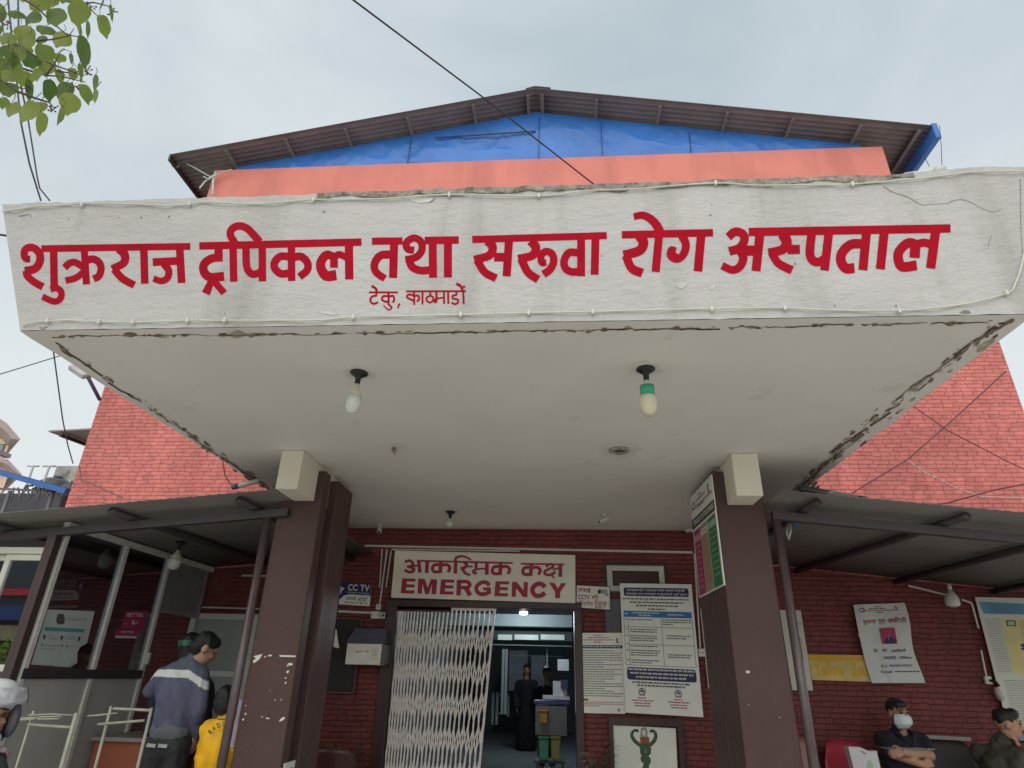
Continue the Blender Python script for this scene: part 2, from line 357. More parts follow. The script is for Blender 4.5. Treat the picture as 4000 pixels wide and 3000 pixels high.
# ---- hospital building
hosp = thing('hospital_building', 'coral painted brick hospital with a blue gable sheet and low pitched metal roof', 'building', (-.3, 8, 0))
DX0, DX1, DZ1 = -1.80, .19, 2.30            # doorway
Z_LT = 2.70
b = MB()                                      # upper wall either side and above
b.box((BX0, YW, 2.72), (BX1, YW+.3, 6.2))
b.box((BX0, YW+.3, 0), (BX0+.25, YW+14, 6.2)); b.box((BX1-.25, YW+.3, 0), (BX1, YW+14, 6.2))
b.build('upper_wall', M_BRICK, hosp)
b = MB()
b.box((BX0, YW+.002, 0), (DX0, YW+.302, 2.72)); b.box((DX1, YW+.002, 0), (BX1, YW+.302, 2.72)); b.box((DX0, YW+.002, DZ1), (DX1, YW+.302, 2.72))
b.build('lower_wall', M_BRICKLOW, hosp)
b = MB(); b.box((-2.66, 6.982, 2.32), (2.08, 6.9995, 3.085)); b.build('entrance_shade_band', M_BRICKLOW, hosp)  # dark door brick, run out sideways to paint in the soffit's shade
PZ = 8.58
b = MB(); b.box((-5.27, YW-.02, 6.2), (4.66, YW+.25, PZ)); b.box((-5.27, YW+.25, 6.2), (-5.05, YW+13, PZ)); b.box((4.44, YW+.25, 6.2), (4.66, YW+13, PZ)); b.build('parapet_wall', M_PINK, hosp, bevel=.015)
b = MB(); b.box((-5.4, YW-.1, 6.05), (-5.0, YW+.0, 6.25)); 
# gable of crumpled blue sheet
AX, AZ, SL = -.31, 9.66, .196
def under(x): return AZ-SL*abs(x-AX)
M_BLUE = mat('blue_plastic_sheet', (.05, .19, .58), .33, .16, 1.6, 1.0, 4.5, spec=.4, dirt=((.10, .26, .60), 3.5, .60))
gb = MB(); nx, nz_ = 220, 22; vs = []; fs = []
for i in range(nx+1):
    x = -4.98+(4.42+4.98)*i/nx
    for j in range(nz_+1):
        z = PZ-.02+(max(under(x)-.01, PZ)-PZ+.02)*j/nz_
        dy = .075*noise.noise(Vector((x*1.1, z*1.5, 3)))+.05*abs(noise.noise(Vector((x*2.3+z, z*3, 9))))+.02*noise.noise(Vector((x*7, z*7, 1)))+.07*(1-abs(noise.noise(Vector((x*1.5+z*1.8, z*1.1-x*.7, 4)))))**5+.04*(1-abs(noise.noise(Vector((x*2.6-z*2.2, z*2+x*.9, 14)))))**6
        dy *= .34*(.25+.75*math.sin(math.pi*j/nz_))
        vs.append((x, YW+.085-dy, z))
for i in range(nx):
    for j in range(nz_): a = i*(nz_+1)+j; fs.append((a, a+nz_+1, a+nz_+2, a+1))
gb.add(vs, fs, 0, True); gb.build('gable_sheet', M_BLUE, hosp)
M_FOLD = mat('dark_blue_fold', (.012, .035, .13), .5)
for x, z0, z1 in ((AX+.05, PZ, 9.5), (AX-1.95, PZ, 9.15), (AX+1.0, PZ, 9.35), (AX+2.3, PZ, 9.05)):
    sm = MB(); sm.bar((x, YW+.045, z0), (x+.01, YW+.045, z1), .010, .01, (0, 1, 0)); sm.build('sheet_seam', M_FOLD, hosp)
for a_, c_, wd in (((AX-1.55, YW+.04, 9.14), (AX+.0, YW+.04, 9.2), .022), ((AX-1.95, YW+.02, PZ+.03), (AX-1.65, YW+.02, PZ+.01), .035)):
    sm = MB(); sm.bar(a_, c_, wd, .01, (0, 1, 0)); sm.build('sheet_tear', M_FOLD, hosp)
# roof: corrugated, front edge at YR
YR = 6.72
rf = MB(); ncol = 3
for sgn in (-1, 1):
    xe = AX+sgn*5.52; n = 260; vs = []; fs = []
    for i in range(n+1):
        pass
    # corrugation runs down the slope; ridges spaced along Y
    ys = [YR+.018*k for k in range(int(1.8/.018))]+[YR+1.8+.5*k for k in range(26)]
    for y in ys:
        ph = math.sin((y-YR)*2*math.pi/.085)*.012
        for x in (AX, xe): vs.append((x, y, under(x)+.05+ph))
    m_ = len(ys)
    for i in range(m_-1): fs.append((2*i, 2*i+1, 2*i+3, 2*i+2))
    rf.add(vs, fs, 0, True)
ro = rf.build('roof', M_ROOFU, hosp); sd_ = ro.modifiers.new('s', 'SOLIDIFY'); sd_.thickness = .006
pu = MB()
for x in (-.42, -.2, -1.25, -2.25, -3.2, -4.1, -5.0, .62, 1.55, 2.5, 3.4, 4.3, 5.05):
    pu.tube([(x, YR+.02, under(x)-.01), (x, YR+3, under(x)-.01)], .026, 8)
pu.build('purlin_tubes', mat('grey_brown_tube', (.14, .12, .12), .5), ro)
fa = MB()
for sgn in (-1, 1):
    xe = AX+sgn*5.52
    fa.bar((AX, YR-.006, AZ+.058), (xe, YR-.006, under(xe)+.058), .006, .05, (0, 1, 0))
fa.bar((AX-.14, YR-.014, AZ+.05), (AX, YR-.014, AZ+.09), .008, .05, (0, 1, 0)); fa.bar((AX, YR-.014, AZ+.09), (AX+.24, YR-.014, AZ+.045), .008, .05, (0, 1, 0))
fa.build('roof_edge_trim', mat('dark_grey_flashing', (.16, .15, .145), .4), ro)
tr_ = MB(); xe = AX+5.53; tr_.hexa([(xe-.02, YR-.03, under(xe)-.16), (xe+.05, YR-.03, under(xe)-.16), (xe+.05, YR+9, under(xe)-.16), (xe-.02, YR+9, under(xe)-.16), (xe-.02, YR-.03, under(xe)+.1), (xe+.05, YR-.03, under(xe)+.1), (xe+.05, YR+9, under(xe)+.1), (xe-.02, YR+9, under(xe)+.1)]); tr_.build('gutter', M_BLUE, ro)
tr_ = MB(); xe = AX-5.53; tr_.bar((xe, YR-.01, under(xe)+.03), (xe, YR+9, under(xe)+.03), .03, .12); tr_.build('gutter', M_STEEL, ro)
# torn ribbons tied at the left end of the parapet, and a pipe stub at its right end
rb = MB()
def pxline(mb, pts, ax, val, r, n=5): mb.tube([at(u, v, ax, val) for u, v in pts], r, n)
pxline(rb, [(700, 625), (760, 655), (820, 690), (860, 675), (905, 662)], 'Y', 6.9, .01)
pxline(rb, [(835, 685), (800, 710), (780, 735)], 'Y', 6.9, .012); pxline(rb, [(840, 672), (832, 715), (830, 760)], 'Y', 6.9, .014); pxline(rb, [(670, 650), (690, 655), (705, 640)], 'Y', 6.9, .008)
pxline(rb, [(850, 680), (815, 700), (795, 690)], 'Y', 6.88, .01)
tag(rb.build('torn_ribbon', mat('pale_green_plastic', (.5, .58, .5), .5, .15)), 'pale torn plastic ribbons tied at the left end of the coral parapet', 'ribbon')
pp = MB(); p0 = at(3535, 688, 'Y', 2.9); p1 = at(3678, 668, 'Y', 2.75); pp.tube([p0, p1], .02, 10); pp.lathe(p1, [(.029, -.03), (.029, .01), (.02, .015)], (p1-p0), 12)
tag(pp.build('drain_pipe', M_WHITEPLASTIC), 'short white pipe lying on the canopy roof below the right eave', 'pipe')
wi = MB(); pxline(wi, [(3670, 490), (3676, 560), (3680, 660)], 'Y', 6.4, .004); pxline(wi, [(3610, 610), (3630, 650)], 'Y', 6.5, .004)
tag(wi.build('hanging_wire', M_WIRE), 'thin wire dangling from the right tip of the blue eave', 'wire')

# ---- canopy
can = thing('entrance_canopy', 'grey white flaking concrete canopy with red Devanagari hospital name across its face', 'canopy', (-.31, 4.7, SOF))
XL, XR, ZT = -2.645, 2.075, 3.90
XLT, XRT = -3.06, 2.46
rnd = random.Random(3)
def edge(x): return .012*noise.noise(Vector((x*4, 0, 2)))+.009*noise.noise(Vector((x*17, 0, 5)))+.005*noise.noise(Vector((x*45, 0, 8)))
n = 160; top = [(XLT+(XRT-XLT)*i/n, ZT+edge(XLT+(XRT-XLT)*i/n)+(.03 if i > n*.86 else 0)*min(1, (i-n*.86)/8 if i > n*.86 else 0)) for i in range(n+1)]
bot = [(XL+(XR-XL)*i/n, SOF+.004*noise.noise(Vector((XL*7+i*.35, 1, 1)))) for i in range(n+1)]
b = MB(); vs = []; fs = []
cols = 5
for i in range(n+1):
    for j in range(cols+1):
        t = j/cols; x = bot[i][0]+(top[i][0]-bot[i][0])*t; z = bot[i][1]+(top[i][1]-bot[i][1])*t
        vs.append((x, YF, z))
for i in range(n):
    for j in range(cols): a = i*(cols+1)+j; fs.append((a, a+cols+1, a+cols+2, a+1))
b.add(vs, fs)
# back, top and flared sides close the slab
def side(i):
    a = [(bot[i][0], YF, bot[i][1]), (top[i][0], YF, top[i][1]), (top[i][0], YW-.02, ZT), (bot[i][0], YW-.02, SOF)]; b.add(a, [(0, 1, 2, 3)])
side(0); side(n)
b.add([(p[0], YF, p[1]) for p in top]+[(p[0], YW-.02, ZT) for p in top], [(i, i+1, n+2+i, n+1+i) for i in range(n)])
b.build('fascia', M_FASCIA, can)
# soffit with wavy outer edges
b = MB(); ny = 60; vs = []; fs = []
for j in range(ny+1):
    y = YF+(YW-.02-YF)*j/ny
    ex0 = XL+.012*noise.noise(Vector((y*3, 7, 0)))*(1 if j else 0); ex1 = XR+.018*noise.noise(Vector((y*2.5, 17, 0)))*(1 if j else 0)
    for i in range(13): vs.append((ex0+(ex1-ex0)*i/12, y, SOF-.003 if 0 < i < 12 else SOF-.003))
for j in range(ny):
    for i in range(12): a = j*13+i; fs.append((a, a+1, a+14, a+13))
b.add(vs, fs); b.build('soffit', M_SOFFIT, can)
# lip of crumbling concrete along the top
b = MB(); prev = None
for i in range(52, 140):
    x0, z0 = top[i]; x1, z1 = top[i+1]; h0 = .035+.028*noise.noise(Vector((x0*5, 3, 3))); h1 = .035+.028*noise.noise(Vector((x1*5, 3, 3)))
    b.hexa([(x0, YF-.004-.003*(i % 3), z0-h0), (x1, YF-.004-.003*(i % 3), z1-h1), (x1, YF+.05, z1-h1), (x0, YF+.05, z0-h0), (x0, YF-.003, z0+.004), (x1, YF-.003, z1+.004), (x1, YF+.05, z1+.004), (x0, YF+.05, z0+.004)])
b.build('crumbled_top_edge', M_CONC, can)
# lettering traced from the wall
fp = Print(px_map('Y', YF), (0, -1, 0), .00001, .0007)
def T(ox, oy, k):
    def S(pts, wd, wd2=None, smooth=True):
        fp.stroke('paint', [(ox+x*k, oy+y*k) for x, y in pts], wd*k, None if wd2 is None else wd2*k, smooth)
    return S
S = T(0, 700, 1000/2212)
S([(358, 601), (1645, 581)], 60)
S([(262, 690), (226, 688), (210, 655), (218, 612), (258, 590), (310, 605), (345, 655), (342, 720), (300, 775), (215, 795)], 60, 74)
S([(226, 790), (238, 838), (298, 890), (372, 931)], 62, 66); S([(464, 600), (469, 925)], 66)
S([(436, 953), (490, 940), (530, 978), (520, 1035), (465, 1057), (366, 1016)], 58, 56)
S([(728, 600), (748, 910)], 62); S([(558, 766), (598, 728), (650, 720), (722, 760)], 62); S([(730, 795), (656, 853), (566, 877)], 58)
S([(752, 700), (812, 692), (862, 728), (873, 785), (852, 840), (808, 862)], 66, 62)
S([(1030, 600), (1078, 655), (1068, 725), (968, 776)], 80, 64); S([(985, 778), (1060, 860), (1162, 916)], 66); S([(1243, 590), (1252, 904)], 66)
S([(1553, 590), (1570, 897)], 67); S([(1320, 718), (1545, 706)], 68); S([(1418, 735), (1458, 790), (1446, 855), (1393, 880), (1325, 860)], 66, 54)
S = T(700, 800, 1200/2212)
S([(145, 297), (700, 284), (1313, 269)], 54); S([(283, 300), (285, 392)], 60)
S([(312, 380), (235, 387), (180, 428), (180, 485), (225, 522), (324, 515)], 58, 66); S([(232, 548), (192, 640)], 46, 62); S([(246, 545), (325, 636)], 50)
S([(388, 280), (393, 555)], 54); S([(402, 275), (370, 222), (378, 178), (425, 153), (482, 166), (532, 212), (580, 268)], 54, 56)
S([(481, 290), (486, 440), (520, 497), (572, 492), (602, 462)], 54); S([(598, 275), (600, 552)], 54)
S([(808, 275), (810, 549)], 54); S([(800, 376), (730, 372), (688, 415), (690, 460), (735, 497), (800, 491)], 56)
S([(822, 377), (878, 374), (922, 415), (922, 470), (866, 520)], 58, 54)
S([(1222, 270), (1225, 538)], 60); S([(1118, 380), (1065, 360), (1024, 405), (1022, 460), (1060, 512), (1132, 506)], 58, 76); S([(1115, 370), (1115, 454)], 56); S([(1105, 392), (1150, 358), (1215, 384)], 50)
S([(1388, 263), (1608, 261)], 52); S([(1548, 270), (1540, 528)], 58); S([(1532, 358), (1450, 366), (1407, 425), (1418, 485), (1482, 533)], 60, 52)
S([(1692, 328), (1645, 318), (1637, 272), (1690, 240), (1742, 268), (1746, 330), (1705, 378), (1630, 398)], 52, 54)
S([(1652, 392), (1680, 450), (1740, 474), (1808, 470)], 56); S([(1825, 262), (1828, 526)], 58); S([(1768, 258), (2013, 254)], 54); S([(1935, 262), (1935, 524)], 58)
S([(1366, 631), (1575, 631)], 13); S([(1420, 632), (1420, 656)], 14); S([(1424, 653), (1388, 663), (1377, 692), (1398, 713), (1432, 703)], 15)
S([(1425, 630), (1414, 602), (1386, 586)], 17, 20); S([(1508, 632), (1508, 722)], 15); S([(1505, 657), (1468, 660), (1464, 688), (1505, 702)], 15); S([(1510, 662), (1540, 657), (1548, 682), (1540, 706)], 15)
S([(1508, 720), (1530, 738), (1508, 757), (1470, 724)], 15, 8); S([(1588, 712), (1572, 746)], 17, 8)
S([(1632, 624), (2065, 622)], 13); S([(1690, 625), (1693, 722)], 14); S([(1690, 652), (1652, 647), (1643, 668), (1690, 692)], 15); S([(1694, 656), (1722, 656), (1727, 680), (1712, 697)], 15)
S([(1752, 625), (1752, 718)], 14); S([(1808, 625), (1808, 652)], 13); S([(1808, 655), (1783, 668), (1783, 692), (1806, 704), (1828, 690), (1826, 664), (1808, 655)], 13)
S([(1852, 625), (1853, 690)], 15); S([(1853, 684), (1838, 684), (1842, 702), (1858, 694)], 13); S([(1845, 676), (1906, 668)], 12); S([(1907, 625), (1907, 714)], 14); S([(1936, 625), (1938, 714)], 14)
S([(1995, 625), (1995, 648), (1970, 656), (1972, 676), (2003, 682), (2008, 703), (1985, 716), (1962, 704)], 14); S([(2045, 620), (2049, 714)], 14)
S([(2044, 620), (2030, 590), (1996, 568)], 13, 22); S([(2038, 618), (2022, 575)], 10, 18); S([(2046, 596), (2056, 584)], 16)
S = T(1800, 750, 1100/2212)
S([(90, 374), (1147, 343)], 55); S([(212, 385), (250, 435), (222, 500), (105, 533)], 72, 62); S([(128, 535), (188, 630), (278, 679)], 62); S([(262, 512), (350, 513)], 68); S([(379, 370), (360, 663)], 64)
S([(552, 385), (590, 440), (560, 500), (450, 525)], 74, 62); S([(474, 525), (528, 632), (608, 688)], 64)
S([(672, 553), (637, 556), (630, 505), (665, 468), (715, 486), (730, 545), (702, 608), (648, 648)], 52, 62)
S([(945, 355), (945, 662)], 62); S([(925, 478), (850, 478), (812, 540), (822, 600), (872, 628), (935, 624)], 60); S([(1058, 350), (1051, 650)], 62)
S([(1265, 337), (1981, 321)], 58); S([(1405, 345), (1434, 400), (1402, 462), (1278, 497)], 80, 72); S([(1296, 500), (1342, 600), (1426, 639)], 66, 70)
S([(1557, 340), (1530, 628)], 64); S([(1358, 195), (1428, 184), (1494, 215), (1542, 270), (1562, 318)], 52, 76)
S([(1738, 345), (1767, 412), (1752, 485), (1702, 528), (1648, 505), (1652, 455), (1690, 462)], 66, 50); S([(1640, 480), (1690, 515)], 60); S([(1888, 335), (1862, 624)], 68)
S = T(2700, 750, 1300/2212)
S([(382, 267), (1722, 243)], 55); S([(246, 300), (290, 266), (338, 277), (354, 315), (322, 372), (252, 396)], 56, 58); S([(322, 388), (346, 440), (320, 500), (270, 518), (204, 490)], 58, 50)
S([(350, 391), (445, 390)], 68); S([(457, 270), (430, 526)], 60); S([(612, 282), (634, 340), (602, 385), (512, 405)], 74, 56); S([(532, 402), (580, 475), (670, 522)], 52, 56); S([(640, 384), (722, 382)], 60)
S([(800, 275), (788, 405), (808, 455), (850, 465), (895, 437)], 58); S([(915, 262), (885, 522)], 58); S([(1165, 258), (1140, 520)], 60); S([(1140, 345), (1060, 350), (1002, 405), (995, 462), (1028, 508), (1084, 506)], 62, 66)
S([(1283, 255), (1256, 514)], 60); S([(1625, 250), (1590, 508)], 62); S([(1492, 345), (1440, 340), (1386, 388), (1374, 440), (1402, 497), (1498, 488)], 60, 66); S([(1490, 330), (1484, 438)], 68); S([(1488, 352), (1545, 338), (1604, 352)], 54)
fp.mbs['paint'].build('lettering', mat('crimson_sign_paint', (.37, .003, .016), .8, .1, 9, spec=.1), can)
# cracks, chips and rusty flakes
cp = Print(px_map('Y', YF), (0, -1, 0), .00004, .001); cp.uniq = True
for pts, wd in ([(3450, 728), (3490, 752), (3545, 770), (3600, 800), (3640, 798), (3700, 795)], 4), ([(3700, 795), (3745, 780), (3790, 790), (3830, 812), (3880, 828), (3910, 818)], 3), ([(75, 845), (95, 842), (115, 838), (125, 850)], 5), ([(150, 1295), (185, 1278), (165, 1280)], 4), ([(155, 1278), (175, 1290), (215, 1292)], 7), ([(3872, 918), (3862, 950), (3858, 975)], 3), ([(3985, 700), (3988, 900), (3996, 1000)], 4):
    cp.stroke('d', pts, wd, wd*.4)
for u, v, r_ in ((270, 855, 3), (465, 850, 3), (552, 850, 3.5), (660, 847, 4), (855, 845, 2.5), (1265, 827, 5), (2780, 800, 3), (2775, 840, 4), (3105, 1030, 5), (3260, 1195, 4), (3500, 1195, 5), (880, 1225, 3), (2350, 1000, 3)): cp.disc('d', u, v, r_, n=7)
cp.poly('d', [(3745, 1222), (3768, 1211), (3785, 1215), (3792, 1224), (3770, 1226)])
cp.poly('w', [(1590, 765), (1640, 772), (1690, 775), (1700, 765), (1680, 790), (1640, 795), (1605, 785)]); cp.poly('d', [(1668, 795), (1690, 788), (1706, 770), (1690, 783)])
for pts in ([(2640, 1120), (2660, 1100), (2690, 1108), (2665, 1130)], [(2770, 1125), (2790, 1110), (2797, 1118), (2780, 1135)], [(1230, 1220), (1280, 1216), (1330, 1226), (1300, 1232)]): cp.poly('w', pts)
cp.build_all('d', 'crack', mat('grey_crack', (.24, .225, .20), .9, .2, 20), can); cp.build_all('w', 'paint_chip', mat('fresh_white_chip', (.56, .55, .525), .8), can)
sp = Print(px_map('Z', SOF-.003), (0, 0, -1), .00003, .001); sp.uniq = True
def flake_line(P, Q, key, w0, seed, dens=1.0):
    rn = random.Random(seed); P = Vector(P); Q = Vector(Q); d = (Q-P); Ln = d.length; d /= Ln; nn = Vector((-d.y, d.x)); x = 0
    while x < Ln:
        l_ = rn.uniform(25, 170); c = rn.uniform(-4, 4); ww = w0*rn.uniform(.5, 1.4)
        pts = [P+d*min(Ln, x+l_*t)+nn*(c+rn.uniform(-2.5, 2.5)) for t in (0, .25, .5, .75, 1)]
        sp.stroke(key, [tuple(p) for p in pts], ww, ww*rn.uniform(.3, 1))
        if rn.random() < .45*dens:
            m0 = P+d*min(Ln, x+l_*rn.random()); wl = rn.uniform(18, 45); hh = w0*rn.uniform(1.2, 2.6)
            sp.poly('rust', [tuple(m0-d*wl*.5), tuple(m0-d*wl*.2-nn*hh*.8), tuple(m0+d*wl*.25-nn*hh), tuple(m0+d*wl*.6), tuple(m0+d*wl*.1+nn*hh*.5), tuple(m0-d*wl*.3+nn*hh*.4)])
        x += l_+(rn.uniform(0, 40) if rn.random() < .4 else -5)
flake_line((205, 1316), (1150, 1306), 'd', 3.5, 1); flake_line((1150, 1304), (2300, 1292), 'd', 4, 2); flake_line((2300, 1290), (3950, 1256), 'd', 4.5, 3)
flake_line((215, 1340), (440, 1490), 'd', 5, 4); flake_line((425, 1490), (760, 1705), 'd', 4, 5, .5); flake_line((740, 1700), (1075, 1925), 'd', 4, 6, .5)
flake_line((3880, 1275), (3500, 1560), 'd', 4.5, 7, .5); flake_line((3520, 1575), (3250, 1760), 'd', 4.5, 8, .5); flake_line((3290, 1755), (3095, 1925), 'd', 5, 9, .5); flake_line((3960, 1245), (3810, 1330), 'rust', 8, 11)
pk_ = Print(px_map('Z', SOF-.003), (0, 0, -1), .000004, .0008); rn = random.Random(77)
def peel(P, Q, n_, spread, smin, smax):
    P = Vector(P); Q = Vector(Q); d = (Q-P).normalized(); nn = Vector((-d.y, d.x))
    for i in range(n_):
        t_ = rn.random(); t_ = min(1, max(0, t_+.04*math.sin(t_*40))); c_ = P.lerp(Q, t_)+nn*rn.gauss(0, spread); L_ = rn.uniform(smin, smax)*(1+1.5*(rn.random() < .12)); W_ = L_*rn.uniform(.12, .4)
        pk_.poly(rn.choice('abbccc'), [tuple(c_+d*L_*math.cos(a)*rn.uniform(.6, 1.1)+nn*W_*math.sin(a)*rn.uniform(.5, 1.2)) for a in [k*2*math.pi/8 for k in range(8)]])
peel((205, 1316), (1150, 1306), 34, 3, 4, 18); peel((1150, 1304), (2300, 1292), 36, 3, 4, 16); peel((2300, 1290), (3950, 1256), 50, 3.5, 4, 18)
peel((215, 1340), (760, 1705), 60, 5, 3, 14); peel((740, 1700), (1075, 1925), 70, 7, 3, 15); peel((3900, 1265), (3520, 1560), 60, 12, 4, 20); peel((3520, 1570), (3270, 1760), 55, 14, 4, 20); peel((3290, 1755), (3095, 1925), 85, 15, 4, 22)
for k_, m_ in (('a', mat('brown_grime', (.15, .12, .09), .95, .4, 30)), ('b', M_RUST), ('c', mat('bared_cement', (.42, .37, .30), .9, .3, 20))): o_p = pk_.mbs[k_].build('peeling_flakes', m_, can); o_p['kind'] = 'stuff'
so_p = Print(px_map('Z', SOF-.003), (0, 0, -1), .00002, .0006); so_p.uniq = True; rn = random.Random(5)
for u, v, r_ in ((1400, 1458, 62), (2525, 1440, 66), (2418, 1755, 80), (1545, 1750, 40), (1760, 2000, 34), (2365, 2005, 30)):  # slightly darker irregular patches round the soffit fittings
    so_p.poly('st', [(u+r_*math.cos(a)*rn.uniform(.7, 1.3), v+r_*.45*math.sin(a)*rn.uniform(.7, 1.3)) for a in [k*2*math.pi/18 for k in range(18)]])
so_p.build_all('st', 'darker_patch', mat('darker_soffit_patch', (.71, .67, .615), .9, .05, 8), can)
sp.build_all('d', 'groove_grime', M_GRIME, can); sp.build_all('rust', 'flaked_plaster', M_RUST, can)
# beams under the slab on the pillars
b = MB(); b.box((-2.053, 4.28, 2.788), (-1.887, 5.31, SOF-.005)); b.build('beam', M_BEAM, can, bevel=.008)
b = MB(); b.box((1.232, 4.36, 2.772), (1.417, 5.47, SOF-.005)); b.build('beam', M_BEAM, can, bevel=.008)
# pillars
def pillar(x0, x1, y0, y1, label):
    b = MB(); b.box((x0, y0, .15), (x1, y1, 3.03)); o = b.build('pillar', M_PILLAR, None, ((x0+x1)/2, (y0+y1)/2, .15), bevel=.012)
    tag(o, label, 'pillar', 'pillars under the canopy'); return o
pl = pillar(-2.165, -1.825, 4.62, 4.752, 'dark brown front pillar left of the door with scraps of white paper')
pillar(-2.165, -1.815, 4.905, 5.29, 'dark brown rear pillar left of the door, mostly behind the front one')
pr = pillar(1.145, 1.497, 4.62, 5.0, 'dark mauve brown front pillar right of the door carrying a triage poster')
pillar(1.145, 1.49, 5.05, 5.48, 'dark brown rear pillar right of the door behind the triage poster')
sp2 = Print(px_map('Y', 4.62), (0, -1, 0), .00004, .001); sp2.uniq = True
k = 700/1161
for q in ([(232, 935), (292, 920), (270, 955), (235, 980), (228, 965), (250, 948)], [(330, 926), (352, 924), (350, 934), (326, 936)], [(398, 927), (506, 930), (506, 940), (405, 938)], [(300, 940), (318, 930), (310, 944)], [(455, 980), (480, 978), (490, 990), (465, 995)], [(445, 998), (460, 985), (458, 1000)], [(448, 1030), (464, 1025), (460, 1040), (446, 1046)], [(436, 1072), (446, 1070), (446, 1078), (436, 1080)], [(435, 1102), (446, 1100), (446, 1112), (436, 1112)], [(335, 1156), (341, 1155), (340, 1162)], [(368, 1215), (376, 1214), (375, 1223)], [(408, 1212), (415, 1211), (413, 1224)], [(176, 1253), (187, 1252), (184, 1259)], [(176, 1303), (187, 1302), (186, 1316), (178, 1315)], [(162, 1340), (173, 1338), (170, 1351), (160, 1349)], [(282, 1320), (296, 1328), (290, 1332)], [(312, 1332), (330, 1333), (340, 1342), (318, 1340)], [(410, 1338), (432, 1326), (438, 1336), (420, 1352), (398, 1357)], [(90, 1545), (98, 1540), (96, 1552)]):
    sp2.poly('w', [(850+x*k, 2000+y*k) for x, y in q])
sp2.build_all('w', 'paper_scrap', mat('torn_white_paper', (.7, .69, .62), .8, .05), pl)
sp2 = Print(px_map('Y', 4.62), (0, -1, 0), .00004, .001); sp2.uniq = True
for q in ([(518, 1030), (535, 1026), (547, 1034), (540, 1046), (522, 1044)], [(535, 1247), (541, 1246), (540, 1254)], [(732, 1329), (741, 1328), (738, 1336)]): sp2.poly('w', [(2600+x*k, 2000+y*k) for x, y in q])
sp2.build_all('w', 'plaster_chip', mat('plaster_chip', (.6, .57, .5), .8), pr)
pt = MB(); pt.sheet([at(1148, 2925, 'X', -1.82), at(1190, 2922, 'X', -1.82), at(1180, 3010, 'X', -1.82), at(1138, 3010, 'X', -1.82)], .004)
pt = MB(); pt.box((-1.822, 4.66, .75), (-1.814, 4.84, 1.045)); lf = thing('paper_notice', 'small pale leaflet pasted low on the left front pillar', 'notice', (-1.82, 4.75, .9)); pt.build('paper', M_PAPER, lf)
pn = Print(lambda x, y: Vector((-1.814, 4.66+.18*x, 1.045-.295*y)), (1, 0, 0)); 
for i in range(9): pn.words('grey', (.12, .12+i*.09), (.88, .12+i*.09), .05, i)
pn.build(lf, NAMES, INK)

# ================================================================== DOORWAY
M_FRAME = mat('dark_maroon_door_paint', (.045, .022, .022), .4, .15)
dr = thing('door_frame', 'dark maroon frame around the emergency doorway', 'door frame', (-.8, 6.97, .15))
for a, c in (((-1.86, 6.94, .15), (-1.735, 7.28, 2.30)), ((.145, 6.94, .15), (.225, 7.28, 2.30))): b = MB(); b.box(a, c); b.build('jamb', M_FRAME, dr, bevel=.006)
b = MB(); b.box((-1.86, 6.935, 2.245), (.225, 7.28, 2.315)); b.build('head', M_FRAME, dr, bevel=.006)
# collapsible gate
M_GATE = mat('greyish_pink_gate_paint', (.74, .69, .64), .5, .1, 20, dirt=((.34, .25, .19), 26, .66))
gt = thing('collapsible_gate', 'pale collapsible lattice gate half drawn across the emergency doorway', 'gate', (-1.25, 6.98, .15))
GX = [-1.715+.0]; st = .030
while GX[-1] < -.74: GX.append(GX[-1]+st); st = min(.053, st+.0011)
def lean(z): return -.14*(2.24-z)/2.1
gx = lambda x, z: x+lean(z)*max(0, (x+1.72))/1.0*1.0
for i, x in enumerate(GX):
    b = MB(); wd = .013 if i < len(GX)-1 else .022
    b.bar((gx(x, .17), 7.0, .17), (gx(x, 2.235), 7.0, 2.235), wd, .016, (0, 1, 0)); b.build('picket', M_GATE, gt)
lt = MB()
for i in range(len(GX)-1):
    x0, x1 = GX[i], GX[i+1]
    for z_ in (.42, .72, 1.02, 1.32, 1.62, 1.92):
        z = z_+.02*math.sin(i*1.7)+.012*math.sin(i*4.1+z_)
        for a, c, yy in ((x0, x1, 6.986+.0012*(i%3)), (x1, x0, 6.980+.0012*(i%3))):
            h = .118; lt.bar((gx(a, z-h), yy, z-h), (gx(c, z+h), yy, z+h), .011, .004, (0, 1, 0))
            # the bars ride along the pickets between crossings
        lt.bar((gx(x0, z+.112), 6.984, z+.112), (gx(x0, z+.188), 6.984, z+.188), .015, .006, (0, 1, 0))
lt.build('lattice', M_GATE, gt)
b = MB(); b.box((-1.73, 6.985, 2.22), (-.68, 7.015, 2.245)); b.build('top_rail', M_GATE, gt)
b = MB(); b.box((gx(-.715, 1.06), 6.95, 1.0), (gx(-.715, 1.06)+.03, 6.98, 1.1)); b.build('latch', M_GATE, gt)

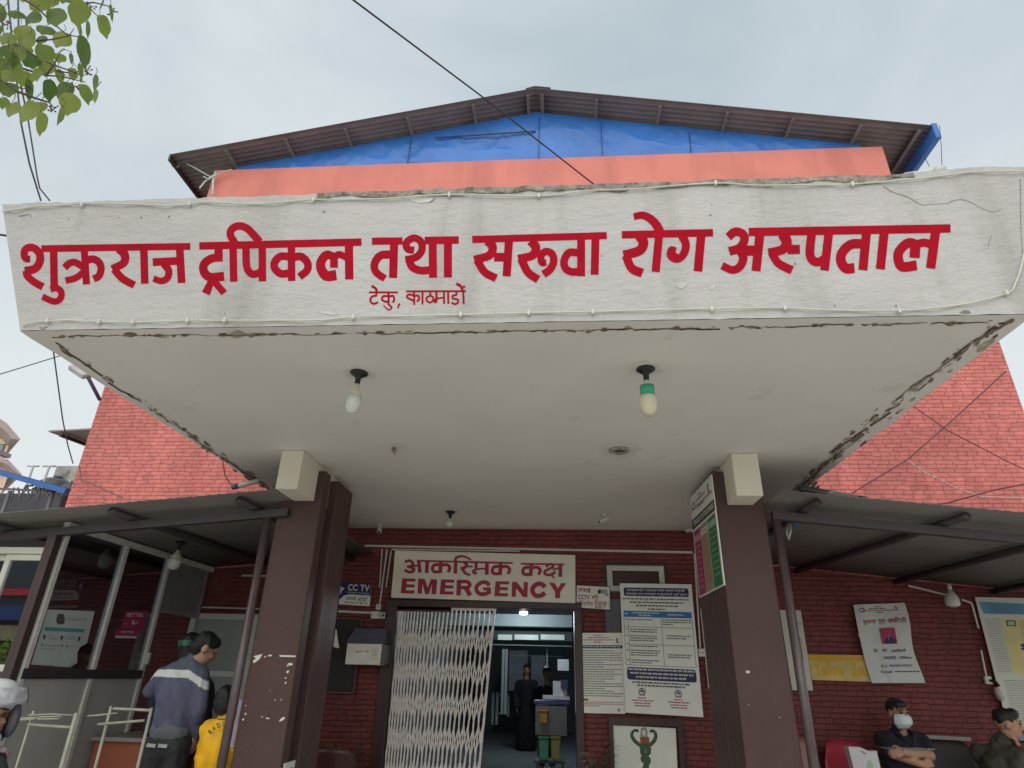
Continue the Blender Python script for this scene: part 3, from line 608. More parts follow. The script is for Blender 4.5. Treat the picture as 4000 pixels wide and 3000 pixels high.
# ================================================================== INTERIOR of the emergency hall (deep room)
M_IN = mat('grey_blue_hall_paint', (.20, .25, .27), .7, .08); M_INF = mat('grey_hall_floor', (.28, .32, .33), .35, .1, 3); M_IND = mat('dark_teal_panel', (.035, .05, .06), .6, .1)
hall = thing('emergency_hall', 'dim blue grey hall seen through the emergency doorway', 'hall', (-.8, 14, .15))
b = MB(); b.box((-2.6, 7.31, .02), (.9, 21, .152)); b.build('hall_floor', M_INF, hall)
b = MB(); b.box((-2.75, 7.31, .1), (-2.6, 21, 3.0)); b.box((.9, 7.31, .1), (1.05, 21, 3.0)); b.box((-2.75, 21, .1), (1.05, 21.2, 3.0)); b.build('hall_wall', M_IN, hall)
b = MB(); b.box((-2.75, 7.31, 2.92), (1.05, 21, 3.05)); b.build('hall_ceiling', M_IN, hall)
def onY(u0, v0, u1, v1, y, d=.05):
    p = at(u0, v0, 'Y', y); q = at(u1, v1, 'Y', y); mb = MB(); mb.box((min(p.x, q.x), y, min(p.z, q.z)), (max(p.x, q.x), y+d, max(p.z, q.z))); return mb
M_INL = mat('pale_teal_beam', (.17, .21, .215), .6, .06)
onY(1400, 2388, 2235, 2450, 9.2, .25).build('ceiling_beam', M_INL, hall)
onY(1400, 2452, 2235, 2505, 9.6, .05).build('transom_panel', M_IND, hall)
for u in (1965, 2068, 2180, 2290): 
    pass
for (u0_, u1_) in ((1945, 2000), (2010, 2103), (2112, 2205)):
    onY(u0_, 2478, u1_, 2500, 9.57, .02).build('transom_pane', mat('frosted_pane', (.42, .52, .48), .4, .1, emit=(.5, .62, .56, .16)), hall)  # faint emission stands in for light shining through the panes
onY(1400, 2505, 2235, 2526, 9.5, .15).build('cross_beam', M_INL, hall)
for u in (1962, 1972): onY(u, 2535, u+6, 2790, 9.6, .05).build('mullion', M_INL, hall)
onY(2134, 2535, 2140, 2610, 9.8, .03).build('mullion', M_INL, hall); onY(1990, 2560, 2200, 2564, 9.8, .03).build('curtain_rail', M_INL, hall)
for (u0_, v0_, u1_, v1_) in ((1990, 2540, 2060, 2700), (2075, 2560, 2130, 2690)): onY(u0_, v0_, u1_, v1_, 17.5, .03).build('wall_sheet', mat('grey_curtain', (.34, .38, .42), .8, .2, 5), hall)
lm = thing('ceiling_light', 'small lit round ceiling light inside the doorway', 'lamp', at(2045, 2393, 'Y', 8.6))
lb = MB(); c = at(2045, 2393, 'Y', 8.6); lb.lathe(c, [(.02, -.025), (.05, -.02), (.055, 0), (.05, .01)], (0, 0, 1), 16); lb.build('lamp_lens', mat('lit_lens', (.9, .95, 1), .4, 0, emit=(.85, .95, 1, 9)), lm)
ll = bpy.data.lights.new('hall_lamp', 'POINT'); ll.energy = 22; ll.color = (.82, .93, 1); ll.shadow_soft_size = .06
lo = bpy.data.objects.new('hall_lamp', ll); COL.objects.link(lo); lo.location = c-Vector((0, 0, .08))
lm2 = thing('ceiling_light', 'added unseen ceiling light that brightens the deep end of the hall', 'lamp', (-.6, 14, 2.88))
lb = MB(); lb.lathe((-.6, 14, 2.9), [(.02, -.025), (.12, -.02), (.13, 0), (.12, .01)], (0, 0, 1), 16); lb.build('lamp_lens', MATS['lit_lens'], lm2)
l2 = bpy.data.lights.new('hall_lamp', 'POINT'); l2.energy = 22; l2.color = (.85, .92, 1); l2.shadow_soft_size = .1  # lamp added out of sight to lift the deep hall
lo2 = bpy.data.objects.new('hall_lamp', l2); COL.objects.link(lo2); lo2.location = (-.6, 14, 2.78)
# cabinet with bins
cb = thing('side_cabinet', 'dark glass fronted trolley just inside the right jamb of the doorway', 'cabinet', at(2140, 2960, 'Y', 9))
onY(2085, 2737, 2225, 2752, 9, .4).build('top', mat('navy_top', (.03, .035, .11), .5), cb); onY(2092, 2755, 2215, 2875, 9.01, .38).build('body', mat('grey_cabinet', (.10, .10, .10), .5), cb)
onY(2085, 2972, 2210, 2985, 9, .4).build('shelf', M_IND, cb); onY(2095, 2985, 2103, 3060, 9.02, .03).build('leg', M_IND, cb); onY(2195, 2985, 2203, 3060, 9.02, .03).build('leg', M_IND, cb)
def binbox(u0_, v0_, u1_, v1_, y, name, label, col):
    p = at(u0_, v0_, 'Y', y); q = at(u1_, v1_, 'Y', y); t = thing(name, label, 'bin', ((p.x+q.x)/2, y+.1, q.z))
    i = (q.x-p.x)*.06; m = mat(label[:24], col, .45, .06)
    b = MB(); b.hexa([(p.x+i, y, q.z), (q.x-i, y, q.z), (q.x-i, y+.2, q.z), (p.x+i, y+.2, q.z), (p.x, y, p.z), (q.x, y, p.z), (q.x, y+.2, p.z), (p.x, y+.2, p.z)]); b.build('bin_body', m, t, bevel=.012)
    b = MB(); b.box((p.x-.006, y-.008, p.z), (q.x+.006, y+.205, p.z+.022)); b.build('lid', m, t, bevel=.006)
binbox(2103, 2885, 2145, 2968, 8.96, 'waste_bin', 'green waste bin on the low shelf inside the doorway', (.04, .18, .10))
binbox(2151, 2885, 2190, 2968, 8.96, 'waste_bin', 'olive yellow waste bin beside the green one inside the doorway', (.19, .17, .035))
binbox(2106, 2780, 2140, 2828, 8.97, 'sharps_box', 'small amber box hanging on the front of the grey trolley', (.28, .15, .012))
mch = thing('monitor_stand', 'pale equipment and boxes standing on the trolley inside the doorway', 'equipment', at(2190, 2735, 'Y', 9.2))
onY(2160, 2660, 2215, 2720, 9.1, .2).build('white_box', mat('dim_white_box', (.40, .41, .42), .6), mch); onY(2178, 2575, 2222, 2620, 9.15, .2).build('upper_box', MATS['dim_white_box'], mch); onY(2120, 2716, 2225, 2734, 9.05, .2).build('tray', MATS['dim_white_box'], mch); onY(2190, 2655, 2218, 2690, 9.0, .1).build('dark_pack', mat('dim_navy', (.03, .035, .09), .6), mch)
bd = thing('hospital_bed', 'pale tubular bed end standing deep inside the dim hall', 'bed', at(1950, 2830, 'Y', 12))
for u in (1922, 1932): onY(u, 2706, u+12, 2830, 12, .05).build('bed_post', mat('dim_bed_paint', (.34, .37, .38), .5), bd)
onY(1940, 2712, 1990, 2718, 12, .04).build('bed_rail', MATS['dim_bed_paint'], bd); onY(1940, 2785, 1990, 2790, 12, .04).build('bed_rail', MATS['dim_bed_paint'], bd); onY(1982, 2712, 1988, 2800, 12, .04).build('bed_post', MATS['dim_bed_paint'], bd)

# ================================================================== WALL SIGNS round the door
def board(name, label, cat, tl, tr, br, bl, ax, val, th, m, back=1):
    c = [at(*p, ax, val) for p in (tl, tr, br, bl)]
    t = thing(name, label, cat, (c[0]+c[2])/2)
    b = MB(); nrm = (c[1]-c[0]).cross(c[3]-c[0]).normalized()
    if nrm.dot(c[0]-CAM) < 0: nrm = -nrm
    d = nrm*th; b.hexa([c[3], c[2], c[2]+d, c[3]+d, c[0], c[1], c[1]+d, c[0]+d]); b.build('board', m, t, bevel=.002)
    return t, c, -nrm
em, c, nr = board('emergency_sign', 'long cream EMERGENCY board with red lettering above the gated doorway', 'sign', (1543, 2150), (2247, 2168), (2248, 2356), (1527, 2334), 'Y', 6.93, .05, mat('cream_board', (.76, .73, .61), .45, .05))
ep = Print(px_map('Y', 6.93), (0, -1, 0), .00004, .0015)
ke = 900/2212
def ES(pts, wd, wd2=None, smooth=True): ep.stroke('p', [(1520+x*ke, 2130+y*ke) for x, y in pts], wd*ke, None if wd2 is None else wd2*ke, smooth)
def EP(pts, dx=0, dy=0): ep.poly('p', [(1520+(x+dx)*ke, 2130+(y+dy)*ke) for x, y in pts])
for dx, dy in ((0, 0), (373, 10), (897, 27)): EP([(125, 318), (255, 320), (253, 350), (170, 348), (168, 374), (245, 376), (243, 406), (165, 404), (162, 432), (245, 434), (243, 464), (112, 462)], dx, dy)
EP([(280, 320), (342, 323), (371, 408), (402, 325), (462, 328), (452, 470), (406, 470), (411, 372), (383, 470), (345, 468), (321, 368), (315, 466), (272, 465)])
ES([(672, 332), (667, 481)], 44); ES([(668, 350), (745, 350), (776, 378), (748, 406), (668, 404)], 34); ES([(735, 405), (778, 482)], 44)
ES([(962, 386), (935, 358), (890, 357), (846, 388), (838, 428), (866, 464), (915, 468), (957, 452)], 38); ES([(958, 468), (958, 408)], 40); ES([(902, 419), (976, 419)], 28)
EP([(1180, 350), (1225, 351), (1290, 434), (1292, 352), (1333, 354), (1328, 498), (1285, 496), (1221, 415), (1216, 496), (1175, 495)])
ES([(1497, 402), (1466, 374), (1425, 372), (1384, 402), (1378, 446), (1406, 482), (1452, 485), (1497, 458)], 44)
EP([(1535, 360), (1590, 362), (1621, 415), (1652, 362), (1702, 364), (1642, 452), (1640, 508), (1592, 507), (1595, 450)])
ES([(150, 160), (195, 148), (228, 172), (212, 202), (172, 208)], 24, 30); ES([(195, 203), (238, 228), (222, 254), (185, 256), (148, 238)], 32, 26); ES([(218, 196), (288, 196)], 20); ES([(285, 148), (296, 263)], 34)
ES([(265, 149), (1188, 171)], 18); ES([(366, 152), (361, 266)], 36)
def ka(dx, dy):
    o = lambda p: [(x+dx, y+dy) for x, y in p]
    ES(o([(497, 155), (490, 268)]), 36); ES(o([(485, 186), (435, 190), (415, 224), (432, 253), (485, 256)]), 30); ES(o([(505, 190), (555, 186), (583, 215), (566, 258)]), 30)
ka(0, 0); ka(575, 18); ka(868, 26)
ES([(640, 165), (635, 272)], 34); ES([(638, 160), (642, 122), (690, 106), (745, 116), (786, 142)], 28, 18)
ES([(718, 165), (746, 186), (728, 212), (686, 224)], 28); ES([(702, 222), (732, 268), (780, 287)], 32, 20); ES([(735, 203), (802, 205)], 16)
ES([(835, 172), (836, 240)], 28); ES([(838, 240), (808, 245), (815, 268), (845, 268)], 22); ES([(838, 230), (935, 222)], 18); ES([(940, 172), (938, 283)], 36)
ES([(1265, 178), (1682, 184)], 17); ES([(1505, 208), (1545, 180), (1576, 204), (1535, 228), (1492, 254), (1512, 284), (1560, 280), (1598, 256)], 22, 26); ES([(1558, 282), (1588, 318)], 26, 12); ES([(1570, 236), (1640, 214)], 18); ES([(1645, 180), (1643, 304)], 36)
ep.mbs['p'].build('lettering', mat('faded_red_vinyl', (.36, .02, .06), .5, .06), em)

cs, c, nr = board('cctv_notice', 'small white CCTV notice with red words right of the EMERGENCY board', 'sign', (2251, 2284), (2383, 2291), (2386, 2384), (2249, 2375), 'Y', 6.95, .012, M_PAPER)
p = Print(quad_map(*[x for x in c]), nr); H = .62
p.poly('navy', [(.0, .0), (1, 0), (1, .03), (0, .03)]); p.poly('navy', [(0, .97), (1, .97), (1, 1), (0, 1)]); p.poly('navy', [(0, .03), (.02, .03), (.02, .97), (0, .97)]); p.poly('navy', [(.98, .03), (1, .03), (1, .97), (.98, .97)])
p.text('red', 'तपाईं', (.05, .10), (.43, .10), .22, .03); p.text('red', 'CCTV', (.05, .42), (.40, .42), .20, .03); p.text('red', 'को', (.46, .36), (.64, .36), .28, .03); p.text('red', 'निगरानीमा', (.05, .65), (.50, .65), .24, .012); p.text('red', 'हुनुहुन्छ ।', (.54, .66), (.95, .66), .30, .012)
p.rrect('grey', .66, .14, .92, .32, .05); p.disc('black', .68, .25, .05, .09); p.poly('grey', [(.84, .3), (.94, .3), (.96, .44), (.86, .4)])
p.build(cs, NAMES, INK)

cv, c, nr = board('cctv_sign', 'navy and white CC TV camera coverage sign left of the doorway', 'sign', (1333, 2274), (1452, 2281), (1443, 2368), (1323, 2360), 'Y', 6.95, .012, M_PAPER)
p = Print(quad_map(*c), nr)
p.poly('navy', [(0, 0), (1, 0), (1, .53), (.30, .53), (.14, .60), (0, .80)]); p.text('white', 'CC', (.24, .06), (.56, .06), .30, .03); p.text('white', 'TV', (.64, .06), (.95, .06), .30, .03); p.text('white', 'Camera Coverage', (.24, .40), (.95, .40), .09, .01)
p.poly('white', [(.0, .20), (.14, .28), (.06, .38), (.0, .60)]); p.text('black', 'तपाईं', (.20, .62), (.54, .60), .20, .01); p.text('black', 'सि.सि', (.60, .60), (.94, .60), .22, .01); p.words('black', (.18, .87), (.92, .87), .05, 4)
p.build(cv, NAMES, INK)

bn, c, nr = board('safety_notice', 'tall white health ministry notice with navy headings and a ruled table', 'notice board', (2421, 2278), (2701, 2282), (2748, 2802), (2443, 2784), 'Y', 6.92, .012, M_PAPER)
p = Print(quad_map(*c), nr)
p.rrect('navy', .05, .035, .95, .105, .02)
p.text('white', 'स्वास्थ्यकर्मी र स्वास्थ्य संस्था सुरक्षा सम्बन्धी', (.09, .042), (.90, .042), .026, .012); p.text('white', 'स्वास्थ्य तथा जनसंख्या मन्त्रालयको जरूरी सूचना', (.08, .073), (.93, .073), .026, .012)
for i, (a, b_) in enumerate(((.03, .97), (.13, .88), (.21, .80), (.37, .62))): p.words('black', (a, .122+i*.027), (b_, .122+i*.027), .014, 10+i)
p.rect('blue', .035, .225, .965, .275); p.words('white', (.15, .235), (.52, .235), .012, 21); p.words('white', (.24, .255), (.42, .255), .012, 22); p.words('white', (.64, .245), (.86, .245), .012, 23); p.words('white', (.05, .243), (.09, .243), .012, 24)
for y in (.35, .485, .645): p.rect('black', .035, y, .965, y+.003)
for x in (.035, .09, .545, .962): p.rect('black', x, .275, x+.005, .645)
for i, (x0_, x1_, y) in enumerate(((.11, .42, .29), (.56, .95, .287), (.56, .96, .305), (.56, .70, .323), (.11, .48, .368), (.11, .48, .386), (.11, .47, .418), (.11, .48, .436), (.11, .44, .454), (.60, .93, .41), (.60, .88, .43), (.11, .48, .497), (.11, .50, .53), (.11, .48, .548), (.11, .46, .566), (.11, .48, .605), (.11, .38, .623), (.60, .93, .555), (.60, .90, .573), (.055, .08, .29), (.055, .08, .368), (.055, .08, .418), (.055, .08, .53), (.055, .08, .605))): p.words('black', (x0_, y), (x1_, y), .010, 40+i)
p.rrect('navy#2', .045, .663, .955, .757, .025)
for i, (a, b_) in enumerate(((.06, .94), (.09, .92), (.16, .82))): p.words('white', (a, .672+i*.028), (b_, .672+i*.028), .015, 70+i)
p.words('black', (.11, .768), (.88, .768), .014, 80); p.words('black', (.17, .790), (.80, .790), .014, 81)
p.emblem(.22, .842, .045) if False else None
for cx in (.23, .70):
    p.disc('ring', cx, .842, .048, .028); p.disc('white', cx, .842, .036, .021); p.poly('navy', [(cx-.03, .842), (cx-.005, .825), (cx+.03, .84), (cx+.02, .852), (cx, .842)]); p.rect('red', cx-.035, .862, cx+.035, .87)
    for i, ww in enumerate((.06, .14, .11, .10)): p.words('red', (cx-ww, .883+i*.019), (cx+ww, .883+i*.019), .010, 90+i+int(cx*50))
p.build(bn, NAMES, INK)

sn, c, nr = board('dengue_notice', 'smaller white notice with red heading left of the tall health notice', 'notice board', (2243, 2472), (2432, 2472), (2443, 2789), (2248, 2785), 'Y', 6.95, .012, M_PAPER)
p = Print(quad_map(*c), nr)
p.disc('ring', .10, .08, .055, .033); p.disc('white', .10, .08, .038, .022); p.flag(.86, .055, .075)
for i, (a, b_) in enumerate(((.40, .58), (.28, .74), (.16, .82), (.40, .58))): p.words('red', (a, .03+i*.028), (b_, .03+i*.028), .014, 100+i)
p.rect('navy', .01, .16, .99, .20); p.words('white', (.05, .170), (.95, .170), .018, 110)
y = .225
for i in range(20):
    p.words('black', (.07, y), (random.Random(i).choice((.95, .97, .6, .8)), y), .012, 120+i); y += .0295
p.rect('red', .06, .825, .26, .85); 
for i in range(3): p.words('red', (.06, .862+i*.022), (.97 if i < 2 else .5, .862+i*.022), .010, 150+i)
p.disc('grey', .87, .955, .03, .02)
p.build(sn, NAMES, INK)

# triage poster on the side of the right pillar
XP = 1.143
tl, tr, br, bl = [at(u, v, 'X', XP) for u, v in ((2699, 1946), (2782, 1853), (2834, 2286), (2735, 2336))]
tg = thing('triage_poster', 'TRIAGE CATEGORIES poster in red, tan and green columns hung on the right pillar', 'poster', (tl+br)/2)
b = MB(); d = Vector((.004, 0, 0)); b.hexa([bl-d*2, br-d*2, br+d*.0, bl, tl-d*2, tr-d*2, tr, tl]); b.build('banner', M_PAPER, tg)
p = Print(quad_map(tl-d*2, tr-d*2, br-d*2, bl-d*2), (-1, 0, 0))
p.disc('ring', .12, .11, .09, .035); p.disc('white', .12, .11, .06, .024); p.flag(.80, .03, .10)
for i, (a, b_, k_) in enumerate(((.40, .55, 'black'), (.26, .70, 'black'), (.06, .96, 'red'), (.35, .60, 'black'))):
    if k_ == 'red': p.text('red', 'शुकराज टपिकल तथा सरूवा रोग असपताल', (a, .125), (b_, .125), .045, .008)
    else: p.words(k_, (a, .05+i*.035), (b_, .05+i*.035), .018, 160+i)
p.rect('black', 0, .235, 1, .335); p.text('white', 'TRIAGE CATEGORIES', (.05, .255), (.96, .255), .055, .025)
p.rect('pink', .04, .36, .34, .985); p.rect('tan', .355, .36, .655, .985); p.rect('green', .67, .36, .965, .985)
p.rect('lightpink', .05, .415, .33, .475); p.rect('white', .365, .40, .645, .46); p.rect('lightgreen', .68, .395, .955, .455); p.text('black', 'Priority', (.41, .415), (.60, .415), .03, .01)
for i in range(8):
    y = .50+i*.055; p.words('lightpink', (.10, y+.02), (.28, y+.02), .02, 170+i); p.words('orange', (.42, y), (.60, y), .018, 180+i); p.words('lightgreen', (.72, y-.01), (.94, y-.01), .018, 190+i)
p.build(tg, NAMES, INK)

# caduceus panel and potted palm beside it
cm, c, nr = board('caduceus_panel', 'white panel painted with green snakes twined round a torch, below the notices', 'sign', (2392, 2832), (2640, 2845), (2652, 3120), (2400, 3110), 'Y', 6.93, .02, mat('white_panel', (.72, .72, .65), .5, .05))
kc = 400/2212; q = Print(px_map('Y', 6.93), (0, -1, 0), .00005, .001)
def KS(key, pts, wd, wd2=None): q.stroke(key, [(2350+x*kc, 2780+y*kc) for x, y in pts], wd*kc, None if wd2 is None else wd2*kc)
def KP(key, pts): q.poly(key, [(2350+x*kc, 2780+y*kc) for x, y in pts])
KP('o', [(830, 540), (1015, 545), (1035, 610), (1020, 720), (850, 720), (835, 620)]); KP('gr', [(850, 360), (910, 335), (970, 350), (1000, 450), (985, 520), (1015, 545), (830, 535), (840, 450)]); KP('w', [(880, 430), (915, 390), (950, 440), (945, 510), (880, 510)])
KS('g', [(795, 430), (735, 400), (680, 430), (650, 500), (690, 600), (770, 680), (860, 730), (990, 760)], 50, 95); KS('g', [(1040, 430), (1105, 415), (1160, 470), (1165, 560), (1110, 660), (1030, 720), (900, 750), (860, 820)], 55, 110)
KS('g', [(870, 780), (960, 850), (1010, 870), (950, 920), (920, 980)], 130, 120); KS('g', [(1030, 770), (1000, 850), (880, 850), (930, 950), (1010, 1050), (960, 1150), (930, 1250)], 100, 120); KS('g', [(950, 940), (890, 1020), (960, 1120), (985, 1230), (960, 1400)], 110, 70)
KP('k', [(1020, 440), (1080, 395), (1105, 355), (1095, 430), (1060, 450)]); KP('k', [(740, 370), (800, 430), (770, 440), (720, 400)]); KP('t', [(925, 820), (960, 800), (975, 880), (945, 910)])
for k_, m_, nm in (('o', mat('terracotta_paint', (.28, .08, .035), .6), 'torch'), ('gr', mat('grey_flame_paint', (.33, .31, .28), .6), 'flame'), ('w', INK['white'], 'flame_core'), ('g', mat('dark_green_paint', (.045, .10, .045), .6, .3, 30), 'snake'), ('k', mat('blackish_green_paint', (.02, .035, .02), .6), 'snake_head'), ('t', mat('tan_paint', (.2, .17, .1), .6), 'torch_staff')): q.mbs[k_].build(nm, m_, cm)
b = MB()
for a_, c_ in (((.50, 6.905, .1), (.46, 6.95, 1.194)), ((1.11, 6.905, .1), (1.16, 6.95, 1.194)), ((.46, 6.90, 1.195), (1.16, 6.95, 1.26))): b.box((min(a_[0], c_[0]), a_[1], a_[2]), (max(a_[0], c_[0]), c_[1], c_[2]))
b.build('frame', M_FRAME, cm)

def leafy_plant(name, label, base, h, spread, nfr, col, seed, pot_r=.15):
    t = thing(name, label, 'plant', base); rn = random.Random(seed); base = Vector(base)
    b = MB(); b.lathe(base, [(pot_r*.75, 0), (pot_r, .25), (pot_r*1.08, .25), (pot_r*1.08, .3), (pot_r*.9, .3)], n=18); b.build('pot', mat(name+'_pot', (.42, .42, .38), .6), t)
    b = MB()
    for i in range(nfr):
        a = rn.uniform(0, 6.28); sp_ = spread*rn.uniform(.5, 1); hh = h*rn.uniform(.6, 1)
        pts = [base+Vector((math.cos(a)*sp_*t_**1.5, math.sin(a)*sp_*t_**1.5, .28+hh*(t_-.35*t_**3))) for t_ in (0, .25, .5, .75, 1)]
        b.tube(pts, [.006, .006, .005, .003, .001], 5)
        for t_ in range(8):
            q0 = pts[1+t_//3]; q1 = pts[min(4, 2+t_//3)]; p_ = q0.lerp(q1, (t_ % 3)/3)
            for s_ in (-1, 1):
                d_ = Vector((math.cos(a+s_*1.0), math.sin(a+s_*1.0), -.25)).normalized(); l_ = spread*.35*rn.uniform(.7, 1.1); sd2 = d_.cross(Vector((0, 0, 1))).normalized()*.012
                b.add([p_-sd2, p_+d_*l_*.5-sd2*1.2, p_+d_*l_, p_+d_*l_*.5+sd2*1.2], [(0, 1, 2, 3)])
    b.build('fronds', col, t); return t
M_FROND = mat('dark_frond', (.03, .05, .025), .5, .3, 10)
leafy_plant('potted_palm', 'dark palm in a pot beside the caduceus panel', (.34, 6.55, .15), 1.0, .34, 12, M_FROND, 5)
leafy_plant('potted_shrub', 'dusky leafy plant in a pale pot left of the lattice gate', (-1.98, 6.62, .15), .95, .24, 12, mat('dusty_leaf', (.05, .05, .035), .6, .3, 10), 6)

# upper window, dark window slot
uw = thing('small_window', 'small white framed window above the tall notice', 'window', at(2485, 2240, 'Y', 6.98))
def frame4(u0_, v0_, u1_, v1_, y, wd, d, m, parent, name='frame'):
    p_ = at(u0_, v0_, 'Y', y); q_ = at(u1_, v1_, 'Y', y); x0_, x1_ = sorted((p_.x, q_.x)); z0_, z1_ = sorted((p_.z, q_.z))
    b = MB(); b.box((x0_, y, z0_), (x0_+wd, y+d, z1_)); b.box((x1_-wd, y, z0_), (x1_, y+d, z1_)); b.box((x0_+wd, y, z1_-wd), (x1_-wd, y+d, z1_)); b.box((x0_+wd, y, z0_), (x1_-wd, y+d, z0_+wd)); b.build(name, m, parent, bevel=.003)
    return x0_+wd, x1_-wd, z0_+wd, z1_-wd
fx = frame4(2370, 2208, 2600, 2312, 6.965, .055, .03, mat('white_upvc', (.52, .52, .48), .4), uw)
b = MB(); b.box((fx[0], 6.985, fx[2]), (fx[1], 6.99, fx[3])); b.build('pane', mat('dark_pane', (.04, .04, .045), .15), uw)
b = MB(); p_ = at(2357, 2195, 'Y', 6.975); q_ = at(2615, 2325, 'Y', 6.975); b.box((p_.x, 6.972, q_.z), (q_.x, 6.984, p_.z)); b.build('reveal', M_FRAME, uw)
sl_ = MB(); p_ = at(2362, 2340, 'Y', 6.98); q_ = at(2425, 2475, 'Y', 6.98); sl_.box((p_.x, 6.975, q_.z), (q_.x+.25, 6.99, p_.z)); tag(sl_.build('dark_window', mat('black_glass', (.012, .016, .016), .15)), 'narrow dark window half hidden behind the tall notice', 'window')

# conduits, switches, box
M_COND = mat('cream_conduit', (.55, .52, .46), .5, .06)
def conduit(name, label, pts, y, wd, parent=None):
    b = MB()
    for (a, c_) in zip(pts, pts[1:]): b.bar(at(*a, 'Y', y), at(*c_, 'Y', y), .012, wd, (0, 1, 0))
    # proportions: narrow face outwards
    o = b.build(name, M_COND); tag(o, label, 'conduit'); return o
def strip(mb, a, c_, y, wd): mb.bar(at(*a, 'Y', y), at(*c_, 'Y', y), wd, .012, (0, 1, 0))
for lb_, a, c_, wd in (('long cream conduit running along the wall above the EMERGENCY board', (1425, 2132), (2705, 2158), .022),
                       ('shorter cream conduit lying just under the long one above the EMERGENCY board', (1530, 2146), (2030, 2153), .016),
                       ('thin vertical conduit nearest the CC TV sign, ending beside it', (1493, 2146), (1483, 2295), .012),
                       ('longest vertical conduit, dropping to the tilted cable box above the switches', (1512, 2146), (1484, 2358), .016),
                       ('thin vertical conduit hugging the left end of the EMERGENCY board', (1528, 2152), (1508, 2294), .014),
                       ('short horizontal conduit below the CC TV sign', (1322, 2388), (1452, 2394), .022),
                       ('long white vertical conduit between the tall notice and the socket plate', (2712, 2164), (2735, 2530), .016),
                       ('white vertical conduit beside the right pillar, running past the socket plate', (2738, 2378), (2770, 2690), .016),
                       ('upper short white conduit behind the round post of the left lean-to', (945, 2248), (1040, 2250), .02),
                       ('lower longer white conduit above the framed screen at the left', (790, 2372), (1020, 2379), .016)):
    b = MB(); strip(b, a, c_, 6.975, wd); tag(b.build('conduit', M_COND), lb_, 'conduit', 'conduits on the entrance wall')
def plate(name, label, u0_, v0_, u1_, v1_, y, m, extra=None):
    p_ = at(u0_, v0_, 'Y', y); q_ = at(u1_, v1_, 'Y', y); t = thing(name, label, 'switch', (p_+q_)/2); b = MB(); b.box((p_.x, y, q_.z), (q_.x, y+.035, p_.z)); b.build('plate', m, t, bevel=.004)
    if extra: extra(t, p_, q_, y)
    return t
def knob(t, p_, q_, y):
    b = MB(); c_ = (p_+q_)/2; b.lathe((c_.x, y, c_.z), [(.012, .0), (.012, .014), (.004, .016)], (0, -1, 0), 10); b.build('knob', mat('brown_knob', (.12, .1, .07), .5), t)
def screws(t, p_, q_, y):
    b = MB(); z = (p_.z+q_.z)/2
    for x in (p_.x+.02, q_.x-.02): b.lathe((x, y, z), [(.005, 0), (.005, .003)], (0, -1, 0), 8)
    b.build('screws', M_STEEL, t)
plate('switch_box', 'cream switch box with a trailing cord under the CC TV sign', 1451, 2387, 1479, 2417, 6.94, M_WHITEPLASTIC, screws)
plate('switch_box', 'cream socket box with brown knob right of its twin under the CC TV sign', 1483, 2390, 1512, 2417, 6.94, mat('aged_plastic', (.45, .43, .34), .5), knob)
plate('junction_box', 'small tilted cable box above the two switch boxes', 1469, 2359, 1485, 2381, 6.94, M_WHITEPLASTIC, screws)
plate('socket_plate', 'pale square socket plate at the right edge of the tall notice', 2727, 2533, 2757, 2565, 6.94, M_WHITEPLASTIC, screws)

sb = thing('suggestion_box', 'white and blue suggestion box with red words on the wall left of the gate', 'box', at(1420, 2550, 'Y', 6.8))
p_ = at(1357, 2513, 'Y', 6.75); q_ = at(1483, 2598, 'Y', 6.75)
b = MB(); b.box((p_.x, 6.75, q_.z), (q_.x, 6.965, p_.z)); b.build('body', mat('ivory_box', (.72, .71, .62), .5), sb, bevel=.006)
M_BLUEP = mat('dull_blue_acrylic', (.11, .12, .165), .3, .12)
zt = at(1400, 2455, 'Y', 6.9).z
b = MB(); b.hexa([(p_.x-.02, 6.745, p_.z+.001), (q_.x+.01, 6.745, p_.z+.001), (q_.x+.01, 6.968, p_.z+.001), (p_.x-.02, 6.968, p_.z+.001), (p_.x+.03, 6.86, zt), (q_.x, 6.86, zt), (q_.x, 6.968, zt), (p_.x+.03, 6.968, zt)]); b.build('lid', M_BLUEP, sb, bevel=.004)
b = MB(); b.box((q_.x+.001, 6.77, q_.z+.01), (q_.x+.05, 6.965, p_.z-.01)); b.build('side_panel', mat('smoky_acrylic', (.10, .085, .09), .3), sb)
p = Print(quad_map((p_.x, 6.75, p_.z), (q_.x, 6.75, p_.z), (q_.x, 6.75, q_.z), (p_.x, 6.75, q_.z)), (0, -1, 0))
p.text('red', 'सुझाव', (.25, .36), (.48, .33), .11, .012); p.text('red', 'पेटी', (.52, .30), (.64, .29), .13, .012); p.rect('grey', .73, .24, .92, .58) if False else None
p.stroke('grey', [(.70, .2), (.94, .21)], .02, None, False); p.stroke('grey', [(.72, .7), (.93, .7)], .012, None, False)
for i in range(5): p.words('grey', (.74, .3+i*.06), (.9, .3+i*.06), .03, i)
p.build(sb, NAMES, INK)
nb = thing('notice_frame', 'dark empty notice frame behind the suggestion box', 'frame', at(1310, 2560, 'Y', 6.96))
fr = frame4(1250, 2410, 1384, 2712, 6.955, .02, .02, mat('maroon_frame', (.09, .045, .04), .5), nb); b = MB(); b.box((fr[0], 6.965, fr[2]), (fr[1], 6.972, fr[3])); b.build('backing', mat('dark_felt', (.035, .03, .025), .8), nb)
b = MB(); b.sheet([at(1311, 2458, 'Y', 6.93), at(1314, 2458, 'Y', 6.93), at(1325, 2532, 'Y', 6.92), at(1302, 2527, 'Y', 6.92)], .004); tag(b.build('torn_paper', M_PAPER), 'torn white paper sliver stuck left of the suggestion box', 'paper')

